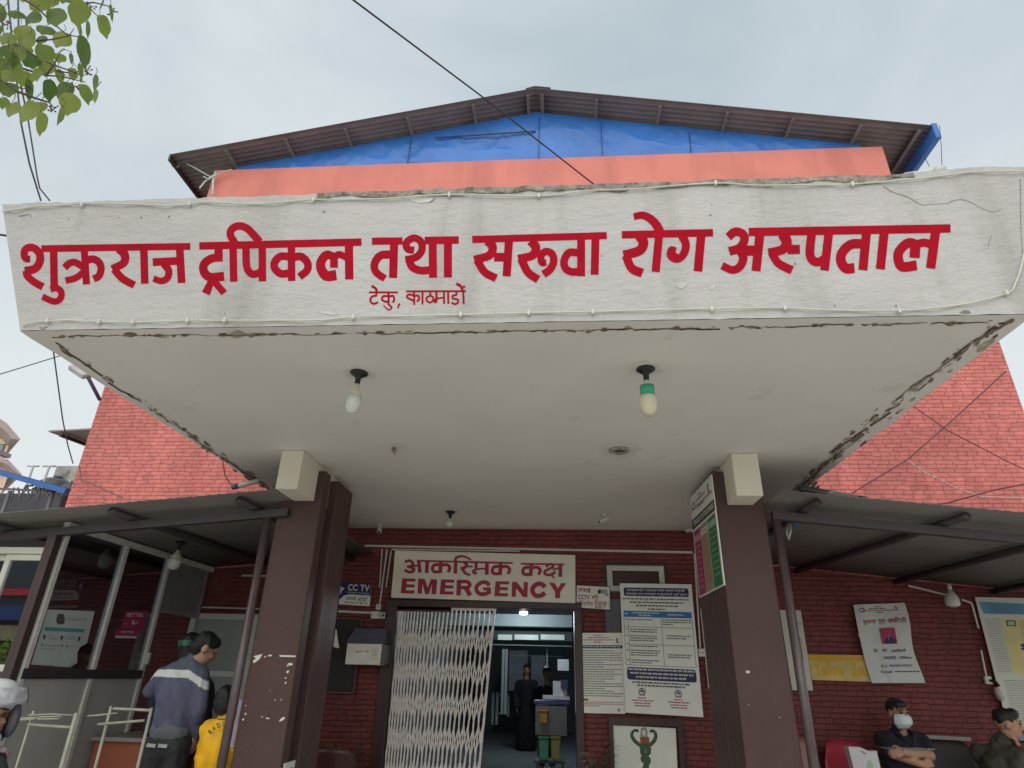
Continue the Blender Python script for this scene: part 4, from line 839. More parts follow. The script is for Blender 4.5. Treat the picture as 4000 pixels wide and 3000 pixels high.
# chair in shadow behind the left pillar
def chair(label, x, y, rz, m, group=None, name='plastic_chair', back_h=.86):
    t = thing(name, label, 'chair', (x, y, .15), group); t.rotation_euler = (0, 0, 0)
    c_, s_ = math.cos(rz), math.sin(rz); T_ = lambda p: Vector((x+p[0]*c_-p[1]*s_, y+p[0]*s_+p[1]*c_, .15+p[2]))
    b = MB(); b.hexa([T_(p) for p in ((-.23, -.23, .42), (.23, -.23, .42), (.21, .2, .40), (-.21, .2, .40), (-.23, -.23, .45), (.23, -.23, .45), (.21, .2, .43), (-.21, .2, .43))]); b.build('seat', m, t, bevel=.012)
    vs = []; fs = []; nx_, nz2 = 10, 8
    for side_ in (0, 1):
        for i in range(nx_+1):
            for j in range(nz2+1):
                a = -1+2*i/nx_; tz = j/nz2; rr = 1-.22*max(0, tz-.7)/.3*abs(a)**4
                vs.append(T_((a*.23*rr, .2+.07*tz-.05*(a*a)+side_*.018, .46+(back_h-.46)*tz*(1-.10*abs(a)**3))))
    o_ = (nx_+1)*(nz2+1)
    for s2 in (0, 1):
        for i in range(nx_):
            for j in range(nz2): a = s2*o_+i*(nz2+1)+j; fs.append((a, a+nz2+1, a+nz2+2, a+1))
    for i in range(nx_):
        for j in (0, nz2): a = i*(nz2+1)+j; fs.append((a, a+nz2+1, a+nz2+1+o_, a+o_))
    for j in range(nz2):
        for i in (0, nx_): a = i*(nz2+1)+j; fs.append((a, a+1, a+1+o_, a+o_))
    b = MB(); b.add(vs, fs, 0, True); b.build('backrest', m, t)
    for px, py in ((-.2, -.2), (.2, -.2), (-.19, .2), (.19, .2)):
        b = MB(); b.tube([T_((px, py, .42)), T_((px*1.12, py*1.12, 0))], [.02, .014], 8); b.build('leg', m, t)
    return t
chair('dark maroon plastic chair in shadow behind the left rear pillar', -2.0, 6.3, R(190), mat('maroon_plastic', (.06, .022, .022), .35))

# ================================================================== LEAN-TO ROOFS
M_LTU = mat('grey_brown_sheet_underside', (.15, .135, .125), .55, .15, 2)
def lean_to(sgn, x_in, x_out, label, zc, lat, purl, beam_pts):
    t = thing('lean_to_roof', label, 'roof', (x_in, 5.6, 2.75), 'lean-to roofs beside the canopy')
    zz = lambda x: zc-lat*abs(x-x_in)
    ye, yw = 4.33, 6.992; vs = []; fs = []; ny_ = 40; xs = [x_in+(x_out-x_in)*i/6 for i in range(7)]
    n_ = 320
    b = MB(); vs = []; fs = []
    for i in range(n_+1):
        x = x_in+(x_out-x_in)*i/n_; ph = .002*math.sin((x-x_in)*2*math.pi/.075)
        for y in (ye, yw): vs.append((x, y, zz(x)+ph))
    for i in range(n_): fs.append((2*i, 2*i+1, 2*i+3, 2*i+2))
    b.add(vs, fs, 0, True); o = b.build('roof_sheet', M_LTU, t); o.modifiers.new('s', 'SOLIDIFY').thickness = .005
    for (x0_, x1_) in purl:
        b = MB(); y0_ = ye+.06; b.tube([(x0_, y0_, zz(x0_)-.042), (x1_, yw, zz(x1_)-.042)], .03, 10); b.build('purlin', M_STEEL, t)
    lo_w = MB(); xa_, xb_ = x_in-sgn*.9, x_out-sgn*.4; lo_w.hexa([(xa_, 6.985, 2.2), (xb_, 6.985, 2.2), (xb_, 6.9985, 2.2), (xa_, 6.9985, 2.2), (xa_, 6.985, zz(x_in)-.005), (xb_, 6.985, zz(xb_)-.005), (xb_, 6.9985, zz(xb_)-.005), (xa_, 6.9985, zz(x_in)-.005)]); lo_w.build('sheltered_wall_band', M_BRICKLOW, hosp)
    b = MB(); b.bar((x_in, 4.6, zz(x_in)-.108), (x_out, 4.6, zz(x_out)-.108), .055, .06); b.build('beam', M_STEEL, t)
    return zz, t
zzR, ltr = lean_to(1, 1.53, 5.9, 'dark sheet metal lean-to roof right of the canopy over the seats', 2.80, .094, [(1.78, 1.72), (2.74, 2.48), (3.55, 3.47), (4.45, 4.4)], None)
zzL, ltl = lean_to(-1, -2.06, -6.2, 'dark sheet metal lean-to roof left of the canopy over the counter', 2.80, .090, [(-2.36, -2.30), (-3.33, -3.18), (-4.32, -4.2), (-5.1, -5.0)], None)
M_POST = mat('brown_round_post', (.085, .06, .06), .3, .12, 12, spec=.6)
def post(x0_, x1_, z1_, label, m=None, r=.031):
    b = MB(); b.tube([(x1_, 4.6, .15), (x0_, 4.6, z1_)], r, 14); tag(b.build('roof_post', m or M_POST, None, (x1_, 4.6, .15)), label, 'post', 'steel posts of the lean-to roofs')
post(-2.215, -2.215, zzL(-2.21)-.135, 'brown round steel post close against the left front pillar')
post(1.56, 1.545, zzR(1.55)-.135, 'brown round steel post close against the right front pillar')
b = MB(); b.box((-3.92, 4.57, .15), (-3.85, 4.64, zzL(-3.9)-.135)); tag(b.build('roof_post', mat('dark_square_post', (.06, .04, .04), .4, .1), None, (-3.89, 4.6, .15), bevel=.004), 'dark square post between the white window and the glass partition', 'post', 'steel posts of the lean-to roofs')

# ================================================================== LIGHTS AND SMALL THINGS UNDER THE CANOPY
M_BLACKP = mat('black_holder', (.012, .012, .014), .35, .1)
def bulb(label, u, v, zc, drop, r, band=None, name='light_bulb', lean_=(0, 0), small=1):
    c_ = at(u, v, 'Z', zc); t = thing(name, label, 'light bulb', c_, 'bulbs in holders under the roofs')
    ax = Vector((lean_[0], lean_[1], -1)).normalized()
    b = MB(); b.lathe(c_, [(.048*small, 0), (.05*small, .008), (.03*small, .022), (.016*small, .034), (.014*small, .07)], ax, 18); b.build('holder', M_BLACKP, t)
    s0 = c_+ax*.068; h = drop-.068
    if band:
        b = MB(); b.lathe(s0, [(.013, 0), (.02, .012), (r*.78, .03), (r*.8, .034)], ax, 20); b.build('cap', M_WHITEPLASTIC, t)
        b = MB(); b.lathe(s0, [(r*.82, .034), (r*.82, h*.45)], ax, 20); b.build('collar', band, t)
        b = MB(); pr_ = [(r*.86, h*.45), (r, h*.55), (r, h*.72), (r*.85, h*.88), (r*.5, h*.98), (.002, h)]; b.lathe(s0, pr_, ax, 20); b.build('globe', mat('cream_globe', (.62, .59, .42), .35, .03), t)
    else:
        b = MB(); b.lathe(s0, [(.012, 0), (.016, h*.1), (r*.75, h*.3), (r*.95, h*.42)], ax, 20); b.build('cap', mat('ivory_bulb_base', (.6, .57, .45), .4), t)
        b = MB(); b.lathe(s0, [(r*.955, h*.42), (r, h*.6), (r*.94, h*.8), (r*.6, h*.95), (.002, h)], ax, 20); b.build('globe', mat('milky_globe', (.6, .62, .58), .3, .03), t)
    return t
bulb('white bulb in black holder near the front left of the canopy soffit', 1403, 1455, SOF-.003, .245, .04, lean_=(-.04, 0))
bulb('green banded bulb in black holder near the front right of the soffit', 2522, 1440, SOF-.003, .27, .046, mat('green_band', (.05, .38, .24), .4))
bulb('small dim bulb in black holder at the back of the soffit near the door', 1760, 1998, SOF-.003, .16, .032)
bulb('cream bulb hanging under the left lean-to roof in front of the glass partition', 706, 2118, zzL(-3.3)-.03, .25, .056, lean_=(-.06, 0))
dl = thing('recessed_light', 'round rusty downlight rim set in the soffit behind the green banded bulb', 'downlight', at(2418, 1755, 'Z', SOF))
c_ = at(2418, 1755, 'Z', SOF-.003); b = MB(); b.lathe(c_, [(.068, 0), (.072, .018), (.058, .024), (.056, .006)], (0, 0, -1), 24); b.build('rim', mat('rusty_white_rim', (.38, .34, .28), .6, .4, 25), dl)
b = MB(); b.lathe(c_, [(.055, .004), (.05, .007)], (0, 0, -1), 20); b.build('lens', mat('dark_lens', (.06, .06, .055), .2), dl)
hk = MB(); c_ = at(1540, 1745, 'Z', SOF-.003)
for dx, dy, dz in ((.02, .02, -.03), (-.02, .01, -.025), (.0, -.03, -.05), (.01, .0, -.06)): hk.tube([c_+Vector((0, 0, .0)), c_+Vector((dx*.5, dy, dz*.5)), c_+Vector((dx, dy*.5, dz))], .0045, 5)
tag(hk.build('wire_stub', mat('rusty_wire', (.2, .15, .1), .8)), 'broken rusty wire hook sticking out of the middle of the soffit', 'hook')
def camdev(label, u, v, z, d, L_=.08, r=.025):
    c_ = at(u, v, 'Z', z); t = thing('cctv_camera', label, 'camera', c_, 'CCTV cameras under the canopy'); d = Vector(d).normalized()
    b = MB(); b.lathe(c_, [(.03, 0), (.03, .012), (.012, .016), (.01, .05)], (0, 0, -1), 14); b.build('bracket', M_WHITEPLASTIC, t)
    p_ = c_-Vector((0, 0, .055)); b = MB(); b.lathe(p_-d*L_*.4, [(r*.8, 0), (r, .01), (r, L_), (r*.85, L_+.004)], d, 14); b.build('camera_body', M_WHITEPLASTIC, t)
    b = MB(); b.lathe(p_+d*(L_*.6+.004), [(r*.7, 0), (r*.5, .003)], d, 12); b.build('lens', M_BLACKP, t)
camdev('small white CCTV camera at the back left corner of the soffit', 1485, 2050, SOF-.003, (.15, -.5, -.5))
camdev('white CCTV camera at the back right of the soffit', 2362, 2007, SOF-.003, (-.6, -.3, -.35), .11, .02)
b = MB(); c_ = at(2690, 2070, 'Y', 6.96); b.box((c_.x-.04, 6.9, c_.z-.03), (c_.x+.04, 6.98, c_.z+.02)); tag(b.build('alarm_box', M_WHITEPLASTIC, bevel=.006), 'small white box in the wall corner beside the triage poster', 'box')

# cables on the fascia
def facade_cable(name, label, pts, r, clips, y=YF-.012):
    t = thing(name, label, 'cable', at(*pts[0], 'Y', y))
    q_ = spline(pts, 5); b = MB(); b.tube([at(p.x, p.y, 'Y', y+.004*math.sin(i)) for i, p in enumerate(q_)], r, 6); b.build('cord', M_CABLE, t)
    for u, v in clips: b = MB(); c_ = at(u, v, 'Y', y); b.box(c_-Vector((.006, .008, .014)), c_+Vector((.006, .01, .012))); b.build('clip', M_WHITEPLASTIC, t, bevel=.002)
facade_cable('cable', 'pale cable clipped along the top of the canopy face', [(10, 827), (60, 820), (150, 806), (270, 800), (320, 795), (500, 797), (640, 803), (730, 800), (800, 790), (980, 797), (1100, 790), (1225, 780), (1480, 777), (1750, 760), (2100, 766), (2290, 745), (2480, 738), (2790, 715), (2950, 724), (3200, 722), (3330, 719), (3560, 700), (3700, 685), (3800, 672), (4060, 668)], .0048, [(742, 796), (1225, 780), (1755, 761), (2105, 764), (2795, 714), (3330, 719), (320, 800)])
facade_cable('cable', 'pale cable clipped along the bottom of the canopy face and curling up its right end', [(85, 1274), (120, 1262), (185, 1254), (280, 1251), (390, 1257), (520, 1258), (640, 1256), (735, 1252), (880, 1252), (1050, 1252), (1250, 1250), (1385, 1238), (1600, 1234), (1800, 1229), (2070, 1222), (2310, 1218), (2560, 1210), (2780, 1206), (3060, 1203), (3270, 1212), (3510, 1213), (3650, 1203), (3780, 1185), (3935, 1145), (3965, 1110), (3990, 1040), (4005, 960)], .0042, [(187, 1252), (387, 1256), (520, 1257), (733, 1251), (878, 1250), (1380, 1238), (1800, 1228), (2065, 1221), (2315, 1217), (2780, 1206), (3065, 1202), (3512, 1213), (3930, 1143)])

# ================================================================== OVERHEAD WIRES
def wire(label, pts3, r=.006, m=None, sag=0):
    b = MB(); P_ = []
    for a, c_ in zip(pts3, pts3[1:]):
        for i in range(8): t_ = i/8; P_.append(Vector(a).lerp(Vector(c_), t_)-Vector((0, 0, sag*4*t_*(1-t_))))
    P_.append(Vector(pts3[-1])); b.tube(P_, r, 6); tag(b.build('overhead_wire', m or M_WIRE), label, 'wire')
wire('black service wire slanting down across the roof to the canopy top', [at(1300, -60, 'Y', 1.4)+(at(1300, -60, 'Y', 1.4)-at(1880, 375, 'Y', 2.05))*14, at(1300, -60, 'Y', 1.4), at(1880, 375, 'Y', 2.05), at(2322, 722, 'Y', 2.55)], .004)
wire('thin wire dropping past the leaves to the canopy top, left strand', [(-6, -8, 9), at(25, -60, 'Y', 1.9), at(82, 480, 'Y', 2.2), at(115, 640, 'Y', 2.35), at(160, 785, 'Y', 2.52)], .0045, mat('grey_wire', (.12, .12, .13), .6))
wire('thin wire dropping to the canopy top, right strand crossing its twin', [(-6.1, -8, 9.1), at(70, -60, 'Y', 1.75), at(75, 300, 'Y', 1.9), at(112, 480, 'Y', 2.2), at(145, 690, 'Y', 2.4), at(155, 735, 'Y', 2.45), at(195, 785, 'Y', 2.52)], .004, MATS['grey_wire'])
wire('short dark wire stub running in from the left to the canopy side', [at(-80, 905, 'Y', 2.6)+(at(-80, 905, 'Y', 2.6)-at(35, 922, 'Y', 2.6))*60, at(-80, 905, 'Y', 2.6), at(35, 922, 'Y', 2.6)], .006)
wire('thin slanting wire behind the left underside of the canopy', [at(-60, 1480, 'Y', 6)+(at(-60, 1480, 'Y', 6)-at(120, 1425, 'Y', 6))*20, at(-60, 1480, 'Y', 6), at(120, 1425, 'Y', 6), at(240, 1388, 'Y', 6)], .006, MATS['grey_wire'])
wire('limp wire hanging down left of the brick wall', [at(208, 1365, 'Y', 5), at(226, 1500, 'Y', 5.6), at(245, 1640, 'Y', 6), at(265, 1740, 'Y', 6.4), at(285, 1810, 'Y', 6.8)], .007, MATS['grey_wire'])
wire('dark wire crossing the right brick wall up to its corner', [at(3330, 1925, 'Y', 6.9), at(3545, 1795, 'Y', 6.9), at(3700, 1660, 'Y', 6.9), at(3930, 1450, 'Y', 6.9)], .007, mat('purple_wire', (.10, .04, .06), .6))
wire('dark wire slanting down the right brick wall from the canopy', [at(3565, 1585, 'Y', 6.88), at(3700, 1680, 'Y', 6.88), at(3930, 1800, 'Y', 6.88), at(4040, 1850, 'Y', 6.88)], .005, MATS['purple_wire'])
wire('pale rope knotted to the wire on the right brick wall', [at(3545, 1798, 'Y', 6.86), at(3610, 1845, 'Y', 6.86), at(3730, 1905, 'Y', 6.86), at(3830, 1940, 'Y', 6.86), at(4040, 1948, 'Y', 6.86)], .007, mat('pale_rope', (.5, .42, .36), .8, .3, 40))
wire('purple cable sagging low along the right brick wall', [at(3600, 1980, 'Y', 6.86), at(3700, 1965, 'Y', 6.86), at(3880, 1915, 'Y', 6.86), at(4050, 1882, 'Y', 6.86)], .008, MATS['purple_wire'])
wire('thin wire running down the lower left brick wall', [at(310, 1820, 'Y', 6.9), at(318, 1878, 'Y', 6.9), at(340, 1882, 'Y', 6.9), at(480, 1945, 'Y', 6.9)], .006, MATS['grey_wire'])
wire('thin purple wire looping to the white tube at the left of the canopy', [at(870, 1800, 'Y', 6.5), at(878, 1855, 'Y', 6.5), at(900, 1890, 'Y', 6.5), at(935, 1905, 'Y', 6.5)], .006, MATS['purple_wire'])
def tube_lamp(label, a, c_, y, r, m, capm):
    p_, q_ = at(*a, 'Y', y), at(*c_, 'Y', y); t = thing('tube', label, 'tube', (p_+q_)/2); b = MB(); b.tube([p_, q_], r, 12); b.build('pipe', m, t); d = (q_-p_).normalized()
    b = MB(); b.tube([p_-d*.03, p_+d*.02], r*1.12, 12); b.build('end_cap', capm, t)
tube_lamp('white tube sticking out beside the brick wall under the left canopy edge', (922, 1900), (1012, 1878), 4.7, .02, M_WHITEPLASTIC, M_BLUEP)
tube_lamp('grey metal pipe sticking out beside the right brick wall', (3368, 1953), (3125, 1908), 4.62, .027, mat('shiny_grey_pipe', (.12, .12, .13), .25, .1, 5, metal=.6), M_STEEL)

# ================================================================== LEFT: window, partition, counter
M_UPVC = mat('cream_upvc', (.58, .57, .50), .4, .05)
wn = thing('white_window', 'cream framed sliding window at the far left reflecting the street', 'window', (-4.15, 4.62, 1.9))
p_ = at(203, 2138, 'Y', 4.62); q_ = at(52, 2680, 'Y', 4.62)
wx1 = (p_.x+q_.x)/2+.01; wz1, wz0 = p_.z, q_.z
x0_ = wx1-1.2
def framebox(x0_, x1_, z0_, z1_, y, wd, d, name='frame', parent=wn, m=M_UPVC):
    b = MB(); b.box((x0_, y, z0_), (x0_+wd, y+d, z1_)); b.box((x1_-wd, y, z0_), (x1_, y+d, z1_)); b.box((x0_+wd, y, z1_-wd), (x1_-wd, y+d, z1_)); b.box((x0_+wd, y, z0_), (x1_-wd, y+d, z0_+wd)); b.build(name, m, parent, bevel=.004)
framebox(x0_, wx1, wz0, wz1, 4.62, .05, .08)
framebox(wx1-.40, wx1-.052, wz0+.09, wz1-.052, 4.635, .045, .04, 'sash'); framebox(x0_+.052, wx1-.36, wz0+.09, wz1-.052, 4.665, .045, .04, 'sash')
M_WGL = glass_mat('window_glass', (.25, .28, .3), .55, 0)
b = MB(); b.box((wx1-.353, 4.65, wz0+.13), (wx1-.099, 4.656, wz1-.099)); b.box((x0_+.1, 4.68, wz0+.13), (wx1-.41, 4.686, wz1-.099)); b.build('pane', M_WGL, wn)
lw = MB(); lw.box((x0_-1.5, 4.62, .15), (wx1, 4.7, wz0)); lw.box((x0_-1.5, 4.62, wz0), (x0_, 4.7, wz1)); tag(lw.build('booth_front_wall', mat('grey_booth_panel', (.28, .28, .27), .6)), 'grey panel wall below the cream window', 'wall')

XG = -3.87
pg = thing('glass_partition', 'aluminium and glass booth partition with posters, running back from the square post', 'partition', (XG, 5.8, .15))
M_ALU = mat('dull_aluminium', (.62, .62, .58), .4, .08, 20); M_PGL = glass_mat('booth_glass', (.72, .74, .76), .10, 0)
M_GPAN = mat('grey_laminate', (.46, .46, .435), .55, .06, 3)
zt0, zs = 2.57, 1.57
def yat(u, v): return at(u, v, 'X', XG).y
ym1, ym2 = yat(425, 2370), yat(610, 2375); y0g, y1g = 4.66, 6.93
b = MB(); b.box((XG-.025, y0g, zt0), (XG+.025, y1g, zt0+.05)); b.build('top_rail', M_ALU, pg, bevel=.003)
b = MB(); b.box((XG-.03, y0g, zs-.07), (XG+.03, ym2, zs)); b.build('middle_rail', mat('dark_rail', (.04, .04, .045), .5), pg, bevel=.003)
for y in (y0g+.02, ym1, ym2): b = MB(); b.box((XG-.02, y-.022, .15), (XG+.028, y+.022, zt0)); b.build('mullion', M_ALU, pg, bevel=.003)
for a, c_ in ((y0g+.045, ym1-.023), (ym1+.023, ym2-.023)):
    b = MB(); b.box((XG-.003, a, zs+.001), (XG+.003, c_, zt0-.001)); b.build('glass_pane', M_PGL, pg)
    b = MB(); b.box((XG-.006, a, .2), (XG+.006, c_, zs-.071)); b.build('lower_panel', M_GPAN, pg)
b = MB(); b.box((XG-.006, ym2+.023, 2.12), (XG+.006, y1g-.1, zt0-.001)); b.build('upper_panel', mat('grey_upper_panel', (.20, .195, .2), .6), pg)
b = MB(); b.box((XG-.02, ym2+.023, 2.08), (XG+.02, y1g-.1, 2.12)); b.box((XG-.02, y1g-.12, 2.12), (XG+.02, y1g-.09, zt0)); b.build('panel_rail', mat('grey_rail', (.22, .22, .22), .5), pg)
b = MB(); b.box((XG+.03, ym2-.015, 1.62), (XG+.055, ym2+.015, 1.72)); b.build('lock', M_ALU, pg)
def glassposter(name, label, px, m):
    c_ = [at(u, v, 'X', XG+.006) for u, v in px]; t = thing(name, label, 'poster', (c_[0]+c_[2])/2); b = MB(); d = Vector((.003, 0, 0)); b.add([p+d for p in c_]+list(c_), [(0, 1, 2, 3), (4, 5, 6, 7), (0, 1, 5, 4), (1, 2, 6, 5), (2, 3, 7, 6), (3, 0, 4, 7)]) if len(c_) == 4 else b.add([p+d for p in c_], tessellate_polygon([[Vector((p.y, p.z, 0)) for p in c_]])); b.build('sheet', m, t)
    return t, Print(px_map('X', XG+.009), (1, 0, 0), .00005, .0008)
kp = 560/1548
pw, q = glassposter('arrow_poster', 'pale torn poster with black arrows and a teal bar behind the booth glass', [(0+x*kp, 2080+y*kp) for x, y in ((510, 832), (1020, 850), (935, 1195), (860, 1240), (832, 1300), (830, 1410), (740, 1455), (330, 1425))], mat('pale_blue_paper', (.46, .52, .52), .5, .05))
def QS(key, pts): q.poly(key, [(x*kp, 2080+y*kp) for x, y in pts])
QS('teal', [(485, 1018), (910, 1042), (905, 1080), (480, 1062)]); QS('ring', [(620, 880), (690, 880), (700, 940), (690, 990), (640, 995), (605, 975), (610, 920)])
for x, y, s_ in ((478, 1130, 1), (665, 1140, 1), (855, 1150, 1), (455, 1215, .55), (670, 1225, .55), (722, 1230, .55)): QS('black', [(x+3*s_, y-28*s_), (x+22*s_, y-2*s_), (x+9*s_, y-4*s_), (x+4*s_, y+26*s_), (x-14*s_, y+24*s_), (x-6*s_, y-6*s_), (x-22*s_, y-6*s_)])
q.text('grey', 'PAANI', (735*kp, 2080+920*kp), (930*kp, 2080+925*kp), 30*kp, .02)
for i, (x0_, x1_, y) in enumerate(((520, 620, 1110), (520, 620, 1140), (705, 815, 1120), (705, 815, 1145), (480, 640, 1215), (745, 850, 1228), (440, 600, 1250))): q.words('grey', (x0_*kp, 2080+y*kp), (x1_*kp, 2080+(y+4)*kp), 12*kp, 200+i)
q.build(pw, NAMES, INK)
kk = 1100/1659
pb, q = glassposter('pink_poster', 'magenta BETTER poster stuck on the booth glass', [(x*kk, 1900+y*kk) for x, y in ((740, 737), (858, 735), (850, 850), (712, 838))], INK['pink'])
q.text('white', 'BETTER', (750*kk, 1900+745*kk), (845*kk, 1900+748*kk), 22*kk, .02); q.stroke('white', [(775*kk, 1900+800*kk), (790*kk, 1900+790*kk), (780*kk, 1900+812*kk), (815*kk, 1900+800*kk)], 6*kk); q.words('lightpink', (730*kk, 1900+805*kk), (760*kk, 1900+806*kk), 8*kk, 3); q.build(pb, NAMES, INK)
pc, q = glassposter('pink_sticker', 'small magenta BETTER sticker with a white strip under the larger poster', [(x*kk, 1900+y*kk) for x, y in ((685, 845), (808, 848), (804, 896), (676, 893))], INK['pink'])
q.text('white', 'BETTER', (715*kk, 1900+851*kk), (790*kk, 1900+853*kk), 12*kk, .02); q.poly('white', [(x*kk, 1900+y*kk) for x, y in ((678, 880), (805, 883), (804, 895), (676, 892))]); q.build(pc, NAMES, INK)
# pane at the rear (door panel)
dp = thing('framed_screen', 'pale framed grey glass screen on the wall behind the queue', 'screen', (-3.6, 6.9, 1.2))
p_ = at(752, 2395, 'Y', 6.9); framebox(p_.x, p_.x+.75, .15, p_.z, 6.88, .06, .05, 'frame', dp, mat('pale_grey_frame', (.46, .48, .44), .4))
b = MB(); b.box((p_.x+.06, 6.9, .21), (p_.x+.69, 6.91, p_.z-.06)); b.build('pane', mat('frosted_grey_glass', (.24, .27, .25), .35, .06, 3), dp)
b = MB(); zr = at(860, 2630, 'Y', 6.89).z; b.box((p_.x+.06, 6.885, zr-.03), (p_.x+.69, 6.9, zr+.02)); b.build('cross_rail', MATS['pale_grey_frame'], dp)
# counter
ct = thing('counter', 'orange red counter with a grey top behind the queue', 'counter', (-3.5, 5.75, .15))
zc_ = at(520, 2882, 'Y', 5.6).z
b = MB(); b.box((XG+.06, 5.62, .15), (-2.95, 6.2, zc_-.03)); b.build('front', mat('orange_red_laminate', (.33, .10, .055), .45, .1, 3), ct)
b = MB(); b.box((XG+.04, 5.58, zc_-.03), (-2.9, 6.24, zc_)); b.build('top', mat('worn_grey_top', (.28, .25, .23), .5, .2, 10), ct, bevel=.004)
# rack of pale tubes
rk = thing('barrier_rack', 'cream painted tubular queue rail tied with sticks in front of the booth', 'railing', (-3.4, 4.5, .15))
M_CREAM = mat('cream_tube_paint', (.38, .37, .29), .45, .12, 15)
YK = 4.35
def rkt(pts, name, r, dy=0):
    b = MB(); b.tube([at(u, v, 'Y', YK)+Vector((0, dy, 0)) for u, v in pts], r, 8); b.build(name, M_CREAM, rk)
def down(u, v): p = at(u, v, 'Y', YK); return p
def rpost(u, v, r, dy=0):
    p = at(u, v, 'Y', YK)+Vector((0, dy, 0)); b = MB(); b.tube([p, (p.x, p.y, .15)], r, 8); b.build('post', M_CREAM, rk)
rpost(118, 2778, .008, .03); rpost(300, 2785, .0135); rpost(337, 2765, .010, .25); rpost(503, 2772, .010, .25)
rkt([(70, 2806), (155, 2803)], 'stick', .005); rkt([(70, 2812), (152, 2808)], 'stick', .005, -.03); rkt([(100, 2795), (190, 2790), (290, 2796)], 'stick', .005, .02); rkt([(160, 2800), (250, 2798)], 'stick', .0055, -.02); rkt([(160, 2808), (245, 2807)], 'stick', .005, -.03)
rkt([(110, 2830), (285, 2842)], 'rail', .009); rkt([(345, 2775), (505, 2782)], 'rail', .009, .25); rkt([(300, 2800), (335, 2798), (420, 2788)], 'stick', .005, .1); rkt([(300, 2838), (490, 2822)], 'rail', .008, .2)

# ================================================================== RIGHT: posters, lamp, switches, chairs
wp, c, nr = board('white_chart', 'tall white chart half hidden behind the steel post on the right', 'poster', (3045, 2382), (3128, 2384), (3177, 2698), (3095, 2696), 'Y', 6.95, .008, mat('white_chart_paper', (.54, .54, .48), .6, .04))
p = Print(quad_map(*c), nr); p.words('grey', (.66, .165), (.92, .165), .03, 3); p.rect('orange', .68, .225, .80, .232); p.rect('grey', .12, .27, .95, .2725); p.rect('grey', .1, .76, .98, .7625)
for i in range(8): p.words('black', (.70, .36+i*.033), (.80, .36+i*.033), .018, i)
p.build(wp, NAMES, INK)
yz, c, nr = board('yellow_zone_sign', 'faded yellow Yellow Zone sign painted on the brick wall', 'sign', (3155, 2556), (3400, 2560), (3412, 2664), (3172, 2656), 'Y', 6.965, .006, mat('faded_yellow_paint', (.58, .44, .16), .7, .2, 5))
p = Print(quad_map(*c), nr); p.poly('y', [(0, 0), (.2, .05), (.4, .02), (.7, .07), (1, .03), (1, .24), (.6, .22), (.3, .27), (0, .24)]); p.text('y', 'Yellow', (.06, .32), (.56, .32), .50, .03); p.text('y', 'Zone', (.66, .30), (1.0, .30), .52, .03)
_y = mat('deep_yellow_paint', (.62, .36, .025), .7, .12, 6)
for k_, b_ in p.mbs.items(): b_.build('lettering' if '#t' in k_ else 'painted_band', _y, yz)

cpz = [at(u, v, 'Y', y) for u, v, y in ((3332, 2363, 6.95), (3530, 2355, 6.95), (3610, 2668, 6.93), (3407, 2668, 6.93))]
co_ = thing('grievance_poster', 'creased white grievance officer poster with a red portrait on the brick wall', 'poster', (cpz[0]+cpz[2])/2)
fm = quad_map(*cpz)
def wav(x, y): return fm(x, y)+Vector((-.02*math.sin(y*3.14)*(1-x*.5)+.012*math.sin(y*8)*x, -.012*math.sin(x*7+y*5)-.02*math.exp(-((x-.34-.1*(y-.6))**2)/.002)*max(0, math.sin((y-.35)*3.5))-.006, 0))
b = MB(); vs = []; fs = []; nn = 24
for i in range(nn+1):
    for j in range(nn+1): vs.append(wav(i/nn, j/nn))
for i in range(nn):
    for j in range(nn): a = i*(nn+1)+j; fs.append((a, a+nn+1, a+nn+2, a+1))
b.add(vs, fs, 0, True); o = b.build('sheet', mat('glossy_flex', (.56, .57, .55), .35, .04), co_)
p = Print(wav, (0, -1, 0), .00005, .003)
for i, (a, b_, k_) in enumerate(((.40, .54, 'black'), (.28, .66, 'black'), (.16, .80, 'red'), (.42, .56, 'black'))): p.words(k_, (a, .03+i*.026), (b_, .03+i*.026), .014, 300+i)
p.disc('ring', .14, .075, .055, .03); p.disc('white', .135, .075, .03, .017); p.flag(.80, .03, .06)
p.text('red', 'गुनासो', (.12, .195), (.38, .195), .075, .024); p.text('red', 'सुन्ने', (.42, .185), (.56, .185), .085, .024); p.text('red', 'अधिकारी', (.60, .18), (.94, .18), .075, .024)
p.rect('pink', .42, .315, .70, .52); p.poly('navy', [(.44, .52), (.46, .46), (.53, .435), (.62, .44), (.67, .47), (.68, .52)]); p.disc('skin', .555, .40, .035, .028); p.poly('white', [(.53, .437), (.58, .437), (.56, .475)]); p.disc('black', .555, .378, .036, .012)
for i, (a, b_, s_) in enumerate(((.22, .30, 'राम'), (.38, .48, 'चन्द'), (.54, .84, 'अधिकारी'))):
    p.text('navy', ('जन', 'स्वा', 'अधिकारी')[i], (a, .585), (b_, .58), .045, .012)
p.text('navy', '-जनस्वास्थ्य', (.34, .68), (.60, .675), .045, .012); p.text('navy', 'निरिक्षक', (.65, .675), (.92, .675), .045, .012)
p.text('navy', 'मो नं', (.26, .775), (.36, .775), .04, .012); p.text('navy', '-९७६७६५६१७८०', (.40, .775), (.87, .77), .038, .012); p.text('navy', 'Gmail', (.22, .845), (.42, .845), .035, .012); p.words('navy', (.48, .855), (.97, .855), .016, 330, 3, 8)
p.build(co_, NAMES, INK)
b = MB(); b.sheet([at(3352, 2478, 'Y', 6.93), at(3385, 2475, 'Y', 6.93), at(3386, 2483, 'Y', 6.93), at(3354, 2487, 'Y', 6.93)], .003); tag(b.build('tape_strip', mat('cream_tape', (.6, .57, .42), .6)), 'strip of cream tape at the left edge of the grievance poster', 'tape')

